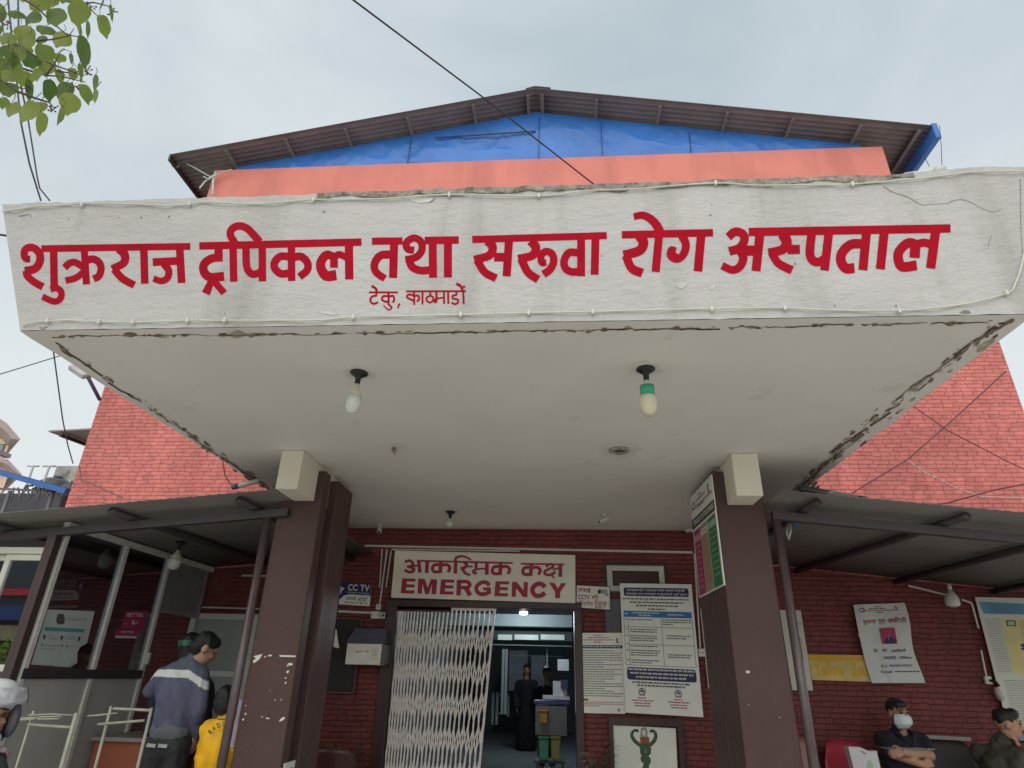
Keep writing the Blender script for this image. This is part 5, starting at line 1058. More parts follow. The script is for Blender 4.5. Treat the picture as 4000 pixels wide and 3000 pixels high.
mp_, c, nr = board('information_chart', 'large blue headed yellowish information chart at the far right', 'poster', (3808, 2332), (4120, 2338), (4170, 2900), (3950, 2890), 'Y', 6.95, .008, mat('chart_paper', (.56, .56, .50), .5, .08, 2))
p = Print(quad_map(*c), nr)
p.poly('blue2', [(.03, .035), (1, .05), (1, .125), (.06, .125)]); p.rect('yellow', .28, .16, 1, .55)
p.rect('green', .32, .175, .46, .225) if False else p.rect('dk', .33, .17, .46, .215); p.rect('lightgreen', .35, .178, .44, .207)
for i in range(22): 
    y = .16+i*.018; p.words('grey', (.06+.0*i, y), (.26, y), .007, 400+i)
for i in range(10): p.words('grey', (.5, .175+i*.02), (.95, .175+i*.02), .008, 430+i)
p.text('navy', '१०', (.46, .34), (.82, .34), .07, .02)
for i in range(20): p.words('grey', (.12, .60+i*.017), (.95, .60+i*.017), .007, 450+i)
p.poly('blue2', [(0, .92), (1, .92), (1, 1), (0, 1)])
INK['blue2'] = mat('chart_blue', (.10, .26, .40), .5, .3, 3); INK['dk'] = mat('chart_dark_green', (.05, .09, .08), .5); NAMES['blue2'] = 'blue_band'; NAMES['dk'] = 'logo_block'
p.build(mp_, NAMES, INK)

wl = thing('wall_lamp', 'white bulb lamp on a conduit arm high on the right brick wall', 'lamp', at(3715, 2330, 'Y', 6.8))
c_ = at(3709, 2295, 'Y', 6.8); e_ = at(3722, 2362, 'Y', 6.8); ax = (e_-c_)
b = MB(); b.lathe(c_, [(.014, -.04), (.018, -.01), (.018, .02)], ax, 12); b.build('socket', M_WHITEPLASTIC, wl)
b = MB(); b.lathe(c_, [(.02, .02), (.045, .07), (.062, .10), (.066, .14), (.062, .17), (.03, .185)], ax, 20); b.build('globe', MATS['milky_globe'], wl)
b = MB(); strip(b, (3548, 2288), (3700, 2325), 6.95, .018); strip(b, (3755, 2342), (3795, 2356), 6.95, .018); strip(b, (3795, 2356), (3822, 2455), 6.96, .016); strip(b, (3832, 2540), (3852, 2640), 6.96, .014); b.build('conduit', M_COND, wl)
pcd = MB(); P_ = [at(u, v, 'Y', 6.8) for u, v in ((3018, 2165), (3060, 2168), (3240, 2178), (3330, 2200), (3450, 2220), (3680, 2225), (3830, 2216))]; pcd.tube(P_, .008, 6); tag(pcd.build('loose_cable', M_CABLE), 'pale loose cable strung under the right lean-to roof', 'cable')
sw = plate('wall_switch', 'white wall switch with a black plug beside the large chart', 3846, 2641, 3880, 2673, 6.945, M_WHITEPLASTIC)
b = MB(); c_ = at(3866, 2657, 'Y', 6.93); b.tube([c_, c_+Vector((.04, -.02, -.015)), c_+Vector((.06, -.02, -.05))], .012, 8); b.build('plug', M_BLACKP, sw)
ib = MB(); c_ = at(3890, 2685, 'Y', 6.9); ib.lathe(c_, [(.02, 0), (.022, .02), (.03, .03), (.03, .1), (.015, .115)], (.15, 0, -1), 14); tag(ib.build('glass_jar', mat('pale_glassy', (.42, .38, .36), .2, .1)), 'small clear bottle hanging from the switch by the large chart', 'bottle')
pk = MB(); c_ = at(3080, 2040, 'Y', 4.8); pk.add([at(3079, 2042, 'Y', 4.8), at(3088, 2050, 'Y', 4.78), at(3090, 2075, 'Y', 4.78), at(3080, 2108, 'Y', 4.8), at(3070, 2085, 'Y', 4.8), at(3072, 2055, 'Y', 4.82)], [(0, 1, 2, 3, 4, 5)]); o = tag(pk.build('plastic_bag', mat('clear_plastic_scrap', (.5, .52, .46), .3, .2)), 'scrap of clear plastic hanging under the right lean-to beam', 'plastic scrap'); o.modifiers.new('s', 'SOLIDIFY').thickness = .01
bl_ = MB(); bl_.add([at(3095, 2035, 'Y', 4.85), at(3125, 2040, 'Y', 4.85), at(3118, 2058, 'Y', 4.87), at(3098, 2055, 'Y', 4.85)], [(0, 1, 2, 3)]); o = tag(bl_.build('blue_scrap', mat('blue_scrap', (.03, .10, .30), .5)), 'blue plastic scrap tucked behind the right lean-to beam', 'plastic scrap'); o.modifiers.new('s', 'SOLIDIFY').thickness = .008

M_REDCH = mat('red_plastic', (.42, .03, .06), .4, .08); 
chair('red plastic chair with a white bag on it, left of the masked man', 2.62, 6.55, R(8), M_REDCH, 'seats along the right wall', back_h=.98)
chair('dull pink plastic chair behind the right steel post', 2.12, 6.6, R(0), mat('dusty_pink_plastic', (.30, .13, .13), .4), 'seats along the right wall', back_h=1.0)
ch = chair('dark chair with a grey metal edged back between the two seated men', 3.52, 6.62, R(0), mat('black_vinyl', (.03, .022, .022), .5), 'seats along the right wall', 'waiting_chair', back_h=1.02)
b = MB(); b.bar((3.30, 6.83, .6), (3.27, 6.86, 1.18), .03, .02, (0, 1, 0)); b.bar((3.27, 6.86, 1.18), (3.75, 6.86, 1.17), .03, .02, (0, 1, 0)); b.build('back_frame', mat('grey_metal_edge', (.30, .28, .26), .4), ch)
chair('dark plastic chair under the man in the olive jacket', 3.98, 6.45, R(-20), mat('dark_plastic', (.03, .025, .03), .5), 'seats along the right wall')
chair('plain dark chair under the masked man', 3.05, 6.6, R(0), MATS['dark_plastic'], 'seats along the right wall')
bgp = [at(u, v, 'Y', 6.38) for u, v in ((3313, 2917), (3360, 2919), (3395, 2935), (3425, 2933), (3442, 3010), (3345, 3040))]
bag = thing('shopping_bag', 'white printed carrier bag on the red chair', 'bag', at(3380, 3000, 'Y', 6.4))
b = MB(); n_ = Vector((0, .09, 0)); vs = list(bgp)+[p+n_ for p in bgp]; b.add(vs, [(0, 1, 2, 3, 4, 5), (6, 7, 8, 9, 10, 11)]+[(i, (i+1) % 6, 6+(i+1) % 6, 6+i) for i in range(6)]); b.build('bag_body', mat('white_bag', (.56, .56, .56), .5, .05), bag)
q = Print(px_map('Y', 6.38), (0, -1, 0)); q.poly('black', [(3360, 2932), (3366, 2933), (3384, 2945), (3380, 2947)]); q.poly('lightgreen', [(3390, 2972), (3396, 2966), (3402, 2975), (3410, 2990), (3412, 3005), (3384, 3005), (3386, 2988)]); q.build(bag, NAMES, INK)

# ================================================================== PEOPLE (one remeshed skin per body, clothing as children)
def _sph(bm, c, r):
    bmesh.ops.create_icosphere(bm, subdivisions=2, radius=1, matrix=Matrix.Translation(c) @ Matrix.Diagonal((r[0], r[1], r[2], 1)))
def blob(name, parts, mats, parent, voxel=.012, smooth=6, pick=None, thin=None):
    bm = bmesh.new()
    for p in parts:
        t = bmesh.new()
        if p[0] == 'e':
            _, c_, r_, rot = (p+(None,))[:4]
            bmesh.ops.create_icosphere(t, subdivisions=3, radius=1, matrix=Matrix.Translation(Vector(c_)) @ ((rot or Matrix.Identity(3)).to_4x4()) @ Matrix.Diagonal((r_[0], r_[1], r_[2], 1)))
        else:
            a, ra, c_, rc = p; _sph(t, Vector(a), (ra,)*3); _sph(t, Vector(c_), (rc,)*3)
            h = bmesh.ops.convex_hull(t, input=t.verts)
            bmesh.ops.delete(t, geom=[g_ for g_ in h['geom_interior'] if isinstance(g_, bmesh.types.BMVert)], context='VERTS')
        me_ = bpy.data.meshes.new('t'); t.to_mesh(me_); t.free(); bm.from_mesh(me_); bpy.data.meshes.remove(me_)
    me = bpy.data.meshes.new(name); bm.to_mesh(me); bm.free()
    o = bpy.data.objects.new(name, me); COL.objects.link(o)
    rm = o.modifiers.new('r', 'REMESH'); rm.mode = 'VOXEL'; rm.voxel_size = voxel
    s_ = o.modifiers.new('s', 'SMOOTH'); s_.factor = .5; s_.iterations = smooth
    dg = bpy.context.evaluated_depsgraph_get(); dg.update()
    m2 = bpy.data.meshes.new_from_object(o.evaluated_get(dg)); bpy.data.objects.remove(o); bpy.data.meshes.remove(me)
    am, fq = {'hair': (.006, 34), 'jacket': (.010, 11), 'trousers': (.010, 9), 'polo_shirt': (.007, 12), 'clothes': (.010, 9)}.get(name, (0, 0))
    if am:
        nr_ = [v.normal.copy() for v in m2.vertices]
        for v, n_ in zip(m2.vertices, nr_):
            p_ = v.co; q_ = noise.noise(Vector((p_.x*fq, p_.y*fq, p_.z*fq*.55+p_.x*fq*.5)))
            v.co = p_+n_*am*((abs(q_)*2-.55) if name != 'hair' else q_*1.3)
    org = parent_world(parent)
    m2.transform(Matrix.Translation(-org))
    m2.materials.clear()
    for m in mats: m2.materials.append(m)
    for p in m2.polygons:
        p.use_smooth = True
        p.material_index = pick(p.center+org) if pick else 0
    o = bpy.data.objects.new(name, m2); COL.objects.link(o); o.parent = parent
    return o
def rotm(f_, up=(0, 0, 1)):                # matrix whose -Y axis looks along f_
    f_ = Vector(f_).normalized(); y_ = -f_; x_ = y_.cross(Vector(up)).normalized(); z_ = x_.cross(y_)
    return Matrix((x_, y_, z_)).transposed()
def head(c, look, s=1.0, up=(0, 0, 1)):
    """skull, jaw, nose, brow, ears in front of direction look; c = centre of the head"""
    Rm = rotm(look, up); c = Vector(c); P_ = lambda x, y, z: c+Rm @ Vector((x*s, y*s, z*s))
    return [('e', P_(0, .012, .025), (.074*s, .092*s, .088*s), Rm), ('e', P_(0, -.022, -.045), (.058*s, .068*s, .07*s), Rm), ('e', P_(0, -.05, -.085), (.03*s, .028*s, .025*s), Rm),
            (P_(0, -.088, .012), .010*s, P_(0, -.106, -.028), .014*s), ('e', P_(0, -.078, .03), (.05*s, .018*s, .014*s), Rm), ('e', P_(0, -.082, -.062), (.024*s, .014*s, .011*s), Rm),
            ('e', P_(.075, .012, -.01), (.012*s, .022*s, .032*s), Rm), ('e', P_(-.075, .012, -.01), (.012*s, .022*s, .032*s), Rm), ('e', P_(.036, -.07, -.022), (.02*s, .02*s, .018*s), Rm), ('e', P_(-.036, -.07, -.022), (.02*s, .02*s, .018*s), Rm)], P_, Rm
def eyes(parent, P_, Rm, s=1.0):
    b = MB()
    for sx_ in (-1, 1): b.lathe(P_(.03*sx_, -.083, .012), [(.011*s, 0), (.009*s, .004), (.001, .006)], Rm @ Vector((0, -1, 0)), 10)
    b.build('eye', mat('dark_eye', (.02, .016, .014), .2), parent)
    b = MB()
    for sx_ in (-1, 1): b.tube([P_(.048*sx_, -.083, .036), P_(.016*sx_, -.093, .037)], [.004*s, .005*s], 6)
    b.build('eyebrow', M_HAIR, parent)
    b = MB(); b.tube([P_(-.024, -.093, -.062), P_(0, -.099, -.060), P_(.024, -.093, -.062)], [.003*s, .005*s, .003*s], 6); b.build('lips', mat('brown_lips', (.20, .085, .07), .5), parent)
def hair(parent, P_, Rm, s=1.0, back=True, name='hair', m=None, extra=()):
    parts = [('e', P_(0, .018, .043), (.080*s, .094*s, .082*s), Rm), ('e', P_(0, -.03, .078), (.066*s, .055*s, .035*s), Rm)]+([('e', P_(0, .055, .0), (.070*s, .058*s, .075*s), Rm)] if back else [])+list(extra)
    return blob(name, parts, [m or M_HAIR], parent, .008, 2)
def hand(wrist, d, palm_n, s=1.0, curl=.5):
    """palm, four unequal bent fingers and a thumb; d = direction of the fingers, palm_n = out of the back of the hand"""
    w_ = Vector(wrist); d = Vector(d).normalized(); n_ = Vector(palm_n); n_ = (n_-d*n_.dot(d)).normalized(); x_ = d.cross(n_)
    P_ = [(w_, .022*s, w_+d*.07*s+x_*.022*s, .018*s), (w_, .022*s, w_+d*.07*s-x_*.024*s, .016*s)]
    for i, (o_, l_) in enumerate(((.031, .068), (.011, .078), (-.010, .073), (-.030, .056))):
        a = w_+d*.078*s+x_*o_*s; l_ *= s; b_ = a+(d*math.cos(curl*.6)-n_*math.sin(curl*.6))*l_*.5; c_ = b_+(d*math.cos(curl*1.8)-n_*math.sin(curl*1.8))*l_*.5
        P_ += [(a, .0095*s, b_, .009*s), (b_, .009*s, c_, .0075*s)]
    a = w_+d*.02*s+x_*.026*s; b_ = a+(d*.6+x_*.7-n_*.3)*.045*s; c_ = b_+(d*.9+x_*.1-n_*.4)*.032*s
    return P_+[(a, .013*s, b_, .011*s), (b_, .011*s, c_, .009*s)]

FZ = .15
def A(u, v, y): return at(u, v, 'Y', y)
# --- man at the counter in the banded jacket
YM = 5.0
man = thing('person', 'man seen from behind in a grey blue jacket with white band, head bowed right', 'person', (-2.86, YM, FZ))
hc = A(800, 2535, YM+.03); look = Vector((.66, .62, -.46))
hp, HP, HR = head(hc, look, .98, (.15, .1, 1))
shL, shR = A(622, 2640, YM), A(800, 2640, YM); nk = A(752, 2585, YM+.02); hem = A(672, 2835, YM); 
hipL, hipR = hem+Vector((-.066, 0, -.06)), hem+Vector((.066, 0, -.06))
kL, kR = Vector((hipL.x-.03, YM+.02, .62)), Vector((hipR.x+.02, YM+.04, .62)); aL, aR = Vector((hipL.x-.05, YM+.03, .23)), Vector((hipR.x+.03, YM+.05, .23))
elL = A(588, 2700, YM+.05); haL = elL+Vector((.10, .24, .03)); elR = A(782, 2780, YM-.02); haR = A(762, 2880, YM+.06)
body = hp+[(nk, .055, hc-Vector((.0, 0, .06)), .05), ((shL+shR)/2-Vector((0, 0, .10)), .07, hem, .075), (shL+Vector((.05, 0, -.02)), .04, elL+Vector((.01, 0, 0)), .034), (elL+Vector((.01, 0, 0)), .034, haL, .028), (shR-Vector((.05, 0, .02)), .04, elR-Vector((.01, 0, 0)), .034), (elR-Vector((.01, 0, 0)), .034, haR, .028), (hipL, .075, kL, .065), (kL, .062, aL, .04), (hipR, .075, kR, .065), (kR, .062, aR, .04), (aL-Vector((0, 0, .03)), .04, aL+Vector((-.02, .14, -.045)), .03), (aR-Vector((0, 0, .03)), .04, aR+Vector((.02, .14, -.045)), .03)]
body += hand(haL, (.3, 1, .0), (0, 0, 1), .95)+hand(haR, (-.1, .25, -1), (.9, -.3, 0), .95)
blob('body', body, [M_SKINP], man, .009, 4)
M_JK = mat('grey_blue_jersey', (.085, .092, .145), .8, .12, 25, .25, 9, stretch=(1, 1, .35)); M_JKD = mat('slate_yoke', (.075, .086, .12), .8, .1, 25, .25, 9); M_JW = mat('white_band_cloth', (.56, .58, .55), .8, .05, 20)
zb1, zb0 = A(690, 2617, YM-.12).z, A(690, 2647, YM-.12).z
def pickj(p):
    dxx = p.x-nk.x+.10; drop = max(0, abs(dxx)-.14)*.55; z = p.z+drop
    if p.x < elL.x+.10 and p.z < shL.z-.06 and p.y > YM+.05: return 0
    return 2 if zb0 < z < zb1 else (1 if z >= zb1 else 0)
jk = [(shL+Vector((.045, 0, 0)), .07, shR-Vector((.045, 0, 0)), .07), ('e', (shL+shR)/2+Vector((0, 0, -.10)), (.172, .112, .16)), ((shL+shR)/2-Vector((.035, 0, .12)), .115, hem+Vector((-.045, 0, .06)), .105), ((shL+shR)/2+Vector((.035, 0, -.12)), .115, hem+Vector((.045, 0, .06)), .105),
      (hem+Vector((-.045, 0, .02)), .102, hem+Vector((.045, 0, .02)), .102), (nk+Vector((-.01, .01, -.02)), .078, nk+Vector((.01, .02, .04)), .06), (nk+Vector((-.02, 0, -.02)), .07, shL+Vector((.03, 0, 0)), .066), (nk+Vector((.0, 0, -.02)), .07, shR-Vector((.03, 0, 0)), .066),
      (shL+Vector((.03, 0, 0)), .068, elL, .054), (elL, .054, haL-Vector((.01, .02, 0)), .04), (shR-Vector((.03, 0, 0)), .068, elR-Vector((.01, 0, 0)), .058), (elR-Vector((.01, 0, 0)), .056, haR+Vector((0, 0, .02)), .043)]
blob('jacket', jk, [M_JK, M_JKD, M_JW], man, .010, 5, pickj)
zh = hem.z-.055; blob('jumper_hem', [(hem+Vector((-.045, 0, -.03)), .106, hem+Vector((.045, 0, -.03)), .106), (hem+Vector((-.045, 0, .01)), .10, hem+Vector((.045, 0, .01)), .10)], [mat('grey_knit', (.11, .13, .14), .9, .1, 40)], man, .010, 3)
tro = [(hem+Vector((-.03, 0, -.085)), .096, hipL+Vector((0, 0, -.08)), .100), (hem+Vector((.03, 0, -.085)), .096, hipR+Vector((0, 0, -.08)), .100), (hipL-Vector((0, 0, .05)), .100, kL, .080), (kL, .085, aL, .07), (hipR-Vector((0, 0, .05)), .100, kR, .080), (kR, .085, aR, .07), (hem+Vector((-.04, -.01, -.14)), .104, hem+Vector((.04, -.01, -.14)), .104)]
blob('trousers', tro, [mat('black_denim', (.028, .029, .032), .8, .25, 12, .3, 30)], man, .011, 4)
b = MB(); 
for x_ in (-.075, .01): b.bar((hem.x+x_-.01, YM-.117, zh-.06), (hem.x+x_+.055, YM-.118, zh-.063), .012, .022, (0, 0, 1))
b.build('belt', mat('pale_belt', (.36, .37, .36), .4), man)
hair(man, HP, HR, .98); 
b = MB(); b.tube([HP(.082, -.0, .012), HP(.078, -.07, .012), HP(.04, -.102, .01)], .004, 6); b.lathe(HP(.045, -.098, .005), [(.022, 0), (.022, .003)], HR @ Vector((.3, -1, 0)), 14); b.build('glasses', mat('black_frame', (.015, .015, .016), .3), man)
for x_, p_ in (('shoe', aL), ('shoe', aR)): blob('shoe', [(p_-Vector((0, .03, .04)), .05, p_+Vector((0, .16, -.05)), .036)], [mat('black_leather', (.02, .02, .02), .4)], man, .012, 3)
# --- second person just beyond him, dark hair with a shiny green band
YP2 = 5.45
p2 = thing('person', 'dark haired person with a shiny green headband, mostly hidden by the bowed man', 'person', (-2.95, YP2, FZ))
hc2 = A(748, 2535, YP2); hp2, HP2, HR2 = head(hc2, (.2, 1, -.15), .98)
s2 = hc2-Vector((0, 0, .24)); blob('body', hp2+[(hc2-Vector((0, 0, .07)), .05, s2, .06), (s2+Vector((-.15, 0, -.04)), .07, s2+Vector((.15, 0, -.04)), .07), (s2-Vector((0, 0, .1)), .13, s2-Vector((0, 0, .55)), .13), (s2-Vector((.08, 0, .6)), .09, Vector((hc2.x-.1, YP2, .22)), .05), (s2+Vector((.08, 0, -.6)), .09, Vector((hc2.x+.1, YP2, .22)), .05), (s2+Vector((-.19, 0, -.05)), .055, s2+Vector((-.22, .05, -.35)), .04), (s2+Vector((.19, 0, -.05)), .055, s2+Vector((.22, .05, -.35)), .04), (Vector((hc2.x-.1, YP2-.03, .2)), .04, Vector((hc2.x-.1, YP2+.12, .185)), .032), (Vector((hc2.x+.1, YP2-.03, .2)), .04, Vector((hc2.x+.1, YP2+.12, .185)), .032)]
     + hand(s2+Vector((-.2, .25, -.42)), (0, 1, .1), (0, 0, 1), .9)+hand(s2+Vector((.2, .25, -.42)), (0, 1, .1), (0, 0, 1), .9)+[(s2+Vector((-.22, .05, -.35)), .04, s2+Vector((-.2, .25, -.42)), .026), (s2+Vector((.22, .05, -.35)), .04, s2+Vector((.2, .25, -.42)), .026)], [M_SKIN], p2, .011, 4)
blob('jacket', [(s2+Vector((-.15, 0, -.04)), .09, s2+Vector((.15, 0, -.04)), .09), (s2-Vector((0, 0, .08)), .155, s2-Vector((0, 0, .56)), .15), (s2+Vector((-.19, 0, -.05)), .075, s2+Vector((-.22, .05, -.35)), .06), (s2+Vector((.19, 0, -.05)), .075, s2+Vector((.22, .05, -.35)), .06), (s2+Vector((-.22, .05, -.35)), .058, s2+Vector((-.2, .23, -.42)), .042), (s2+Vector((.22, .05, -.35)), .058, s2+Vector((.2, .23, -.42)), .042)], [mat('navy_cloth', (.02, .024, .045), .8)], p2, .013, 4)
blob('trousers', [(s2-Vector((.07, 0, .58)), .11, Vector((hc2.x-.1, YP2, .26)), .07), (s2+Vector((.07, 0, -.58)), .11, Vector((hc2.x+.1, YP2, .26)), .07), (s2-Vector((.05, 0, .56)), .12, s2+Vector((.05, 0, -.56)), .12)], [mat('dark_cloth', (.022, .022, .026), .8)], p2, .014, 4)
hair(p2, HP2, HR2, 1.04, extra=[('e', HP2(-.02, .05, -.05), (.07, .06, .07), HR2)])
bb = MB()
for k_ in range(1):
    ring_ = [HP2(.092*math.cos(t_), .02+.108*math.sin(t_), .035-.012*math.sin(t_)) for t_ in [i*math.pi*2/28 for i in range(29)]]
    for dz_ in (-.016, -.005, .006, .017): bb.tube([p+Vector((0, 0, dz_)) for p in ring_], .007, 6, cap=False)
bb.build('headband', mat('shiny_green', (.02, .13, .07), .15, .2, 10, spec=.8), p2)
# --- boy in yellow
YB = 4.85
boy = thing('person', 'boy in a bright yellow track jacket with his back turned behind the left post', 'person', (-2.45, YB, FZ))
hb = A(888, 2740, YB); hpb, HPb, HRb = head(hb, (.25, 1, .05), .86)
sb_ = A(880, 2820, YB); wb = A(845, 2975, YB)
lz = lambda p, z: Vector((p.x, p.y, z))
lgL, lgR = Vector((wb.x-.07, YB, .25)), Vector((wb.x+.08, YB, .25))
arm = [(sb_+Vector((-.115, 0, -.05)), .045, A(815, 2920, YB), .035), (sb_+Vector((.13, 0, -.05)), .045, sb_+Vector((.17, .0, -.28)), .035)]
blob('body', hpb+[(hb-Vector((0, 0, .06)), .042, sb_, .05), (sb_-Vector((0, 0, .09)), .075, wb, .08), (wb+Vector((-.06, 0, -.05)), .075, lgL, .038), (wb+Vector((.06, 0, -.05)), .075, lgR, .038), (lgL-Vector((0, .02, .04)), .035, lgL+Vector((0, .11, -.065)), .028), (lgR-Vector((0, .02, .04)), .035, lgR+Vector((0, .11, -.065)), .028)]+arm+[(arm[0][2], .034, arm[0][2]+Vector((.02, .16, -.03)), .024), (arm[1][2], .034, arm[1][2]+Vector((0, .14, -.04)), .024)]+hand(arm[0][2]+Vector((.02, .16, -.03)), (.1, 1, 0), (0, 0, 1), .72)+hand(arm[1][2]+Vector((0, .14, -.04)), (0, 1, 0), (0, 0, 1), .72), [M_SKINP], boy, .009, 4)
M_YEL = mat('yellow_track_cloth', (.82, .44, .006), .6, .1, 12, .5, 14)
blob('jacket', [(sb_+Vector((-.085, 0, -.045)), .068, sb_+Vector((.095, 0, -.045)), .068), ('e', sb_+Vector((0, 0, -.14)), (.165, .11, .14)), (sb_-Vector((.02, 0, .12)), .118, wb+Vector((-.03, 0, .02)), .122), (sb_+Vector((.02, 0, -.12)), .118, wb+Vector((.04, 0, .02)), .122), (sb_-Vector((0, 0, .0)), .062, sb_+Vector((.01, .01, .045)), .054), (arm[0][0], .062, arm[0][2], .055), (arm[0][2], .053, arm[0][2]+Vector((.02, .14, -.03)), .036), (arm[1][0], .062, arm[1][2], .055), (arm[1][2], .053, arm[1][2]+Vector((0, .12, -.04)), .036)], [M_YEL, mat('yellow_rib', (.55, .30, .02), .8)], boy, .009, 4, lambda p: 1 if p.z < wb.z-.06 else 0)
blob('trousers', [(wb+Vector((-.05, 0, -.06)), .10, lgL+Vector((0, 0, .03)), .06), (wb+Vector((.06, 0, -.06)), .10, lgR+Vector((0, 0, .03)), .06)], [MATS['black_denim']], boy, .012, 4)
hair(boy, HPb, HRb, .88, extra=[('e', HPb(0, .05, -.03), (.066, .05, .06), HRb)])
q = Print(px_map('Y', YB-.137), (0, -1, 0), .0005, .0)
kb = 460/1316
for ch_, x_, y_, a_ in (('R', 905, 1255, -38), ('A', 950, 1215, -24), ('D', 1010, 1180, -14), ('I', 1062, 1165, -6), ('O', 1098, 1160, 0)):
    u_, v_ = 500+x_*kb, 2420+y_*kb; w_ = 42*kb if ch_ != 'I' else 13*kb; ca, sa = math.cos(R(a_)), math.sin(R(a_))
    q.text('g', ch_, (u_-w_/2*ca, v_-w_/2*sa-8), (u_+w_/2*ca, v_+w_/2*sa-8), 54*kb, .05)
mat('olive_letter', (.09, .12, .03), .7)
bl0 = MB()
for b_ in q.mbs.values(): bl0.add(b_.v, b_.f)
bl0.build('back_lettering', MATS['olive_letter'], boy)
b = MB(); b.lathe(A(880, 2826, YB)+Vector((0, .005, .028)), [(.066, 0), (.0655, .005)], n=20); b.build('collar_stripe', MATS['olive_letter'], boy)
bs = MB(); bs.box(at(938, 2735, 'Y', 4.68)-Vector((.0, 0, .75)), at(944, 2735, 'Y', 4.68)+Vector((.012, .01, 0))); 
ob = MB(); ob.bar(at(942, 2735, 'Y', 4.72), at(905, 2920, 'Y', 4.72), .025, .006, (0, 1, 0)); tag(ob.build('folded_banner', mat('violet_white_flex', (.42, .40, .52), .5, .2, 4)), 'narrow pale banner edge between the left post and the pillar', 'banner')

# --- rider with helmet, bottom left
YH = 3.5
rid = thing('person', 'person in a white helmet with raised visor and lowered mask at the left edge', 'person', (-2.98, YH, 0))
hr = A(-28, 2795, YH); hph, HPh, HRh = head(hr, (.75, -.62, -.05), 1.0)
sr = hr-Vector((.03, -.02, .205)); fz0 = Vector((sr.x, sr.y, 0))
leg = []
for sx_ in (-.1, .1): leg += [(sr+Vector((sx_, 0, -.62)), .085, fz0+Vector((sx_, 0, .45)), .06), (fz0+Vector((sx_, 0, .45)), .058, fz0+Vector((sx_, 0, .09)), .04), (fz0+Vector((sx_, .03, .05)), .045, fz0+Vector((sx_+.06, -.13, .04)), .035)]
armr = [(sr+Vector((-.19, 0, -.05)), .055, sr+Vector((-.24, -.05, -.34)), .042), (sr+Vector((.17, -.08, -.05)), .055, sr+Vector((.20, -.12, -.34)), .042), (sr+Vector((-.24, -.05, -.34)), .04, sr+Vector((-.2, -.2, -.52)), .028), (sr+Vector((.20, -.12, -.34)), .04, sr+Vector((.16, -.24, -.52)), .028)]
blob('body', hph+[(hr-Vector((0, 0, .07)), .05, sr, .06), (sr-Vector((0, 0, .1)), .10, sr-Vector((0, 0, .58)), .10)]+leg+armr+hand(sr+Vector((-.2, -.2, -.52)), (.1, -.5, -1), (-1, 0, 0), .95)+hand(sr+Vector((.16, -.24, -.52)), (-.1, -.5, -1), (1, 0, 0), .95), [M_SKIN], rid, .010, 4)
blob('jacket', [(sr+Vector((-.15, .02, -.05)), .09, sr+Vector((.14, -.06, -.05)), .09), (sr-Vector((0, 0, .06)), .15, sr-Vector((0, 0, .56)), .16), (armr[0][0], .078, armr[0][2], .062), (armr[1][0], .078, armr[1][2], .062), (armr[2][0], .06, armr[2][2]+Vector((0, .02, .02)), .044), (armr[3][0], .06, armr[3][2]+Vector((0, .02, .02)), .044)], [mat('dark_green_jacket', (.035, .042, .036), .8, .15, 20)], rid, .012, 4)
blob('trousers', [(p_[0], p_[1]+.025, p_[2], p_[3]+.02) for i, p_ in enumerate(leg) if i % 3 < 2], [MATS['dark_cloth']], rid, .014, 4)
hair(rid, HPh, HRh, .98, extra=[('e', HPh(0, .06, -.07), (.06, .05, .07), HRh), ('e', HPh(.06, .02, -.06), (.03, .045, .07), HRh)])
blob('helmet', [('e', HPh(0, .03, .08), (.108, .122, .095), HRh), ('e', HPh(0, .065, .03), (.105, .085, .095), HRh)], [mat('white_helmet', (.55, .58, .6), .25, .1, 8)], rid, .008, 3)
def vis(a_, e_): r_ = .132; return HPh(r_*math.sin(a_)*math.cos(e_), .0-r_*1.05*math.cos(a_)*math.cos(e_), .065+r_*math.sin(e_))
b = MB(); vs = []; fs = []
for i in range(13):
    for j in range(7): vs.append(vis(-1.25+2.5*i/12, -.02+.62*j/6))
for i in range(12):
    for j in range(6): a = i*7+j; fs.append((a, a+7, a+8, a+1))
b.add(vs, fs, 0, True); o = b.build('visor', mat('scratched_visor', (.42, .42, .46), .12, .35, 18), rid); o.modifiers.new('s', 'SOLIDIFY').thickness = .004
blob('helmet_lining', [('e', HPh(.088, -.02, -.02), (.03, .07, .085), HRh), ('e', HPh(-.088, -.02, -.02), (.03, .07, .085), HRh)], [mat('grey_foam', (.09, .085, .10), .9)], rid, .008, 3)
eyes(rid, HPh, HRh)
blob('face_mask', [('e', HPh(0, -.06, -.10), (.06, .055, .038), HRh)], [mat('pale_blue_mask', (.40, .52, .60), .7, .06)], rid, .007, 2)
b = MB(); b.tube([HPh(-.09, .02, -.15), HPh(.0, -.06, -.17), HPh(.09, .0, -.16), HPh(.13, .06, -.20)], .018, 8); b.build('scarf', mat('pink_white_scarf', (.55, .42, .46), .8, .3, 30), rid)

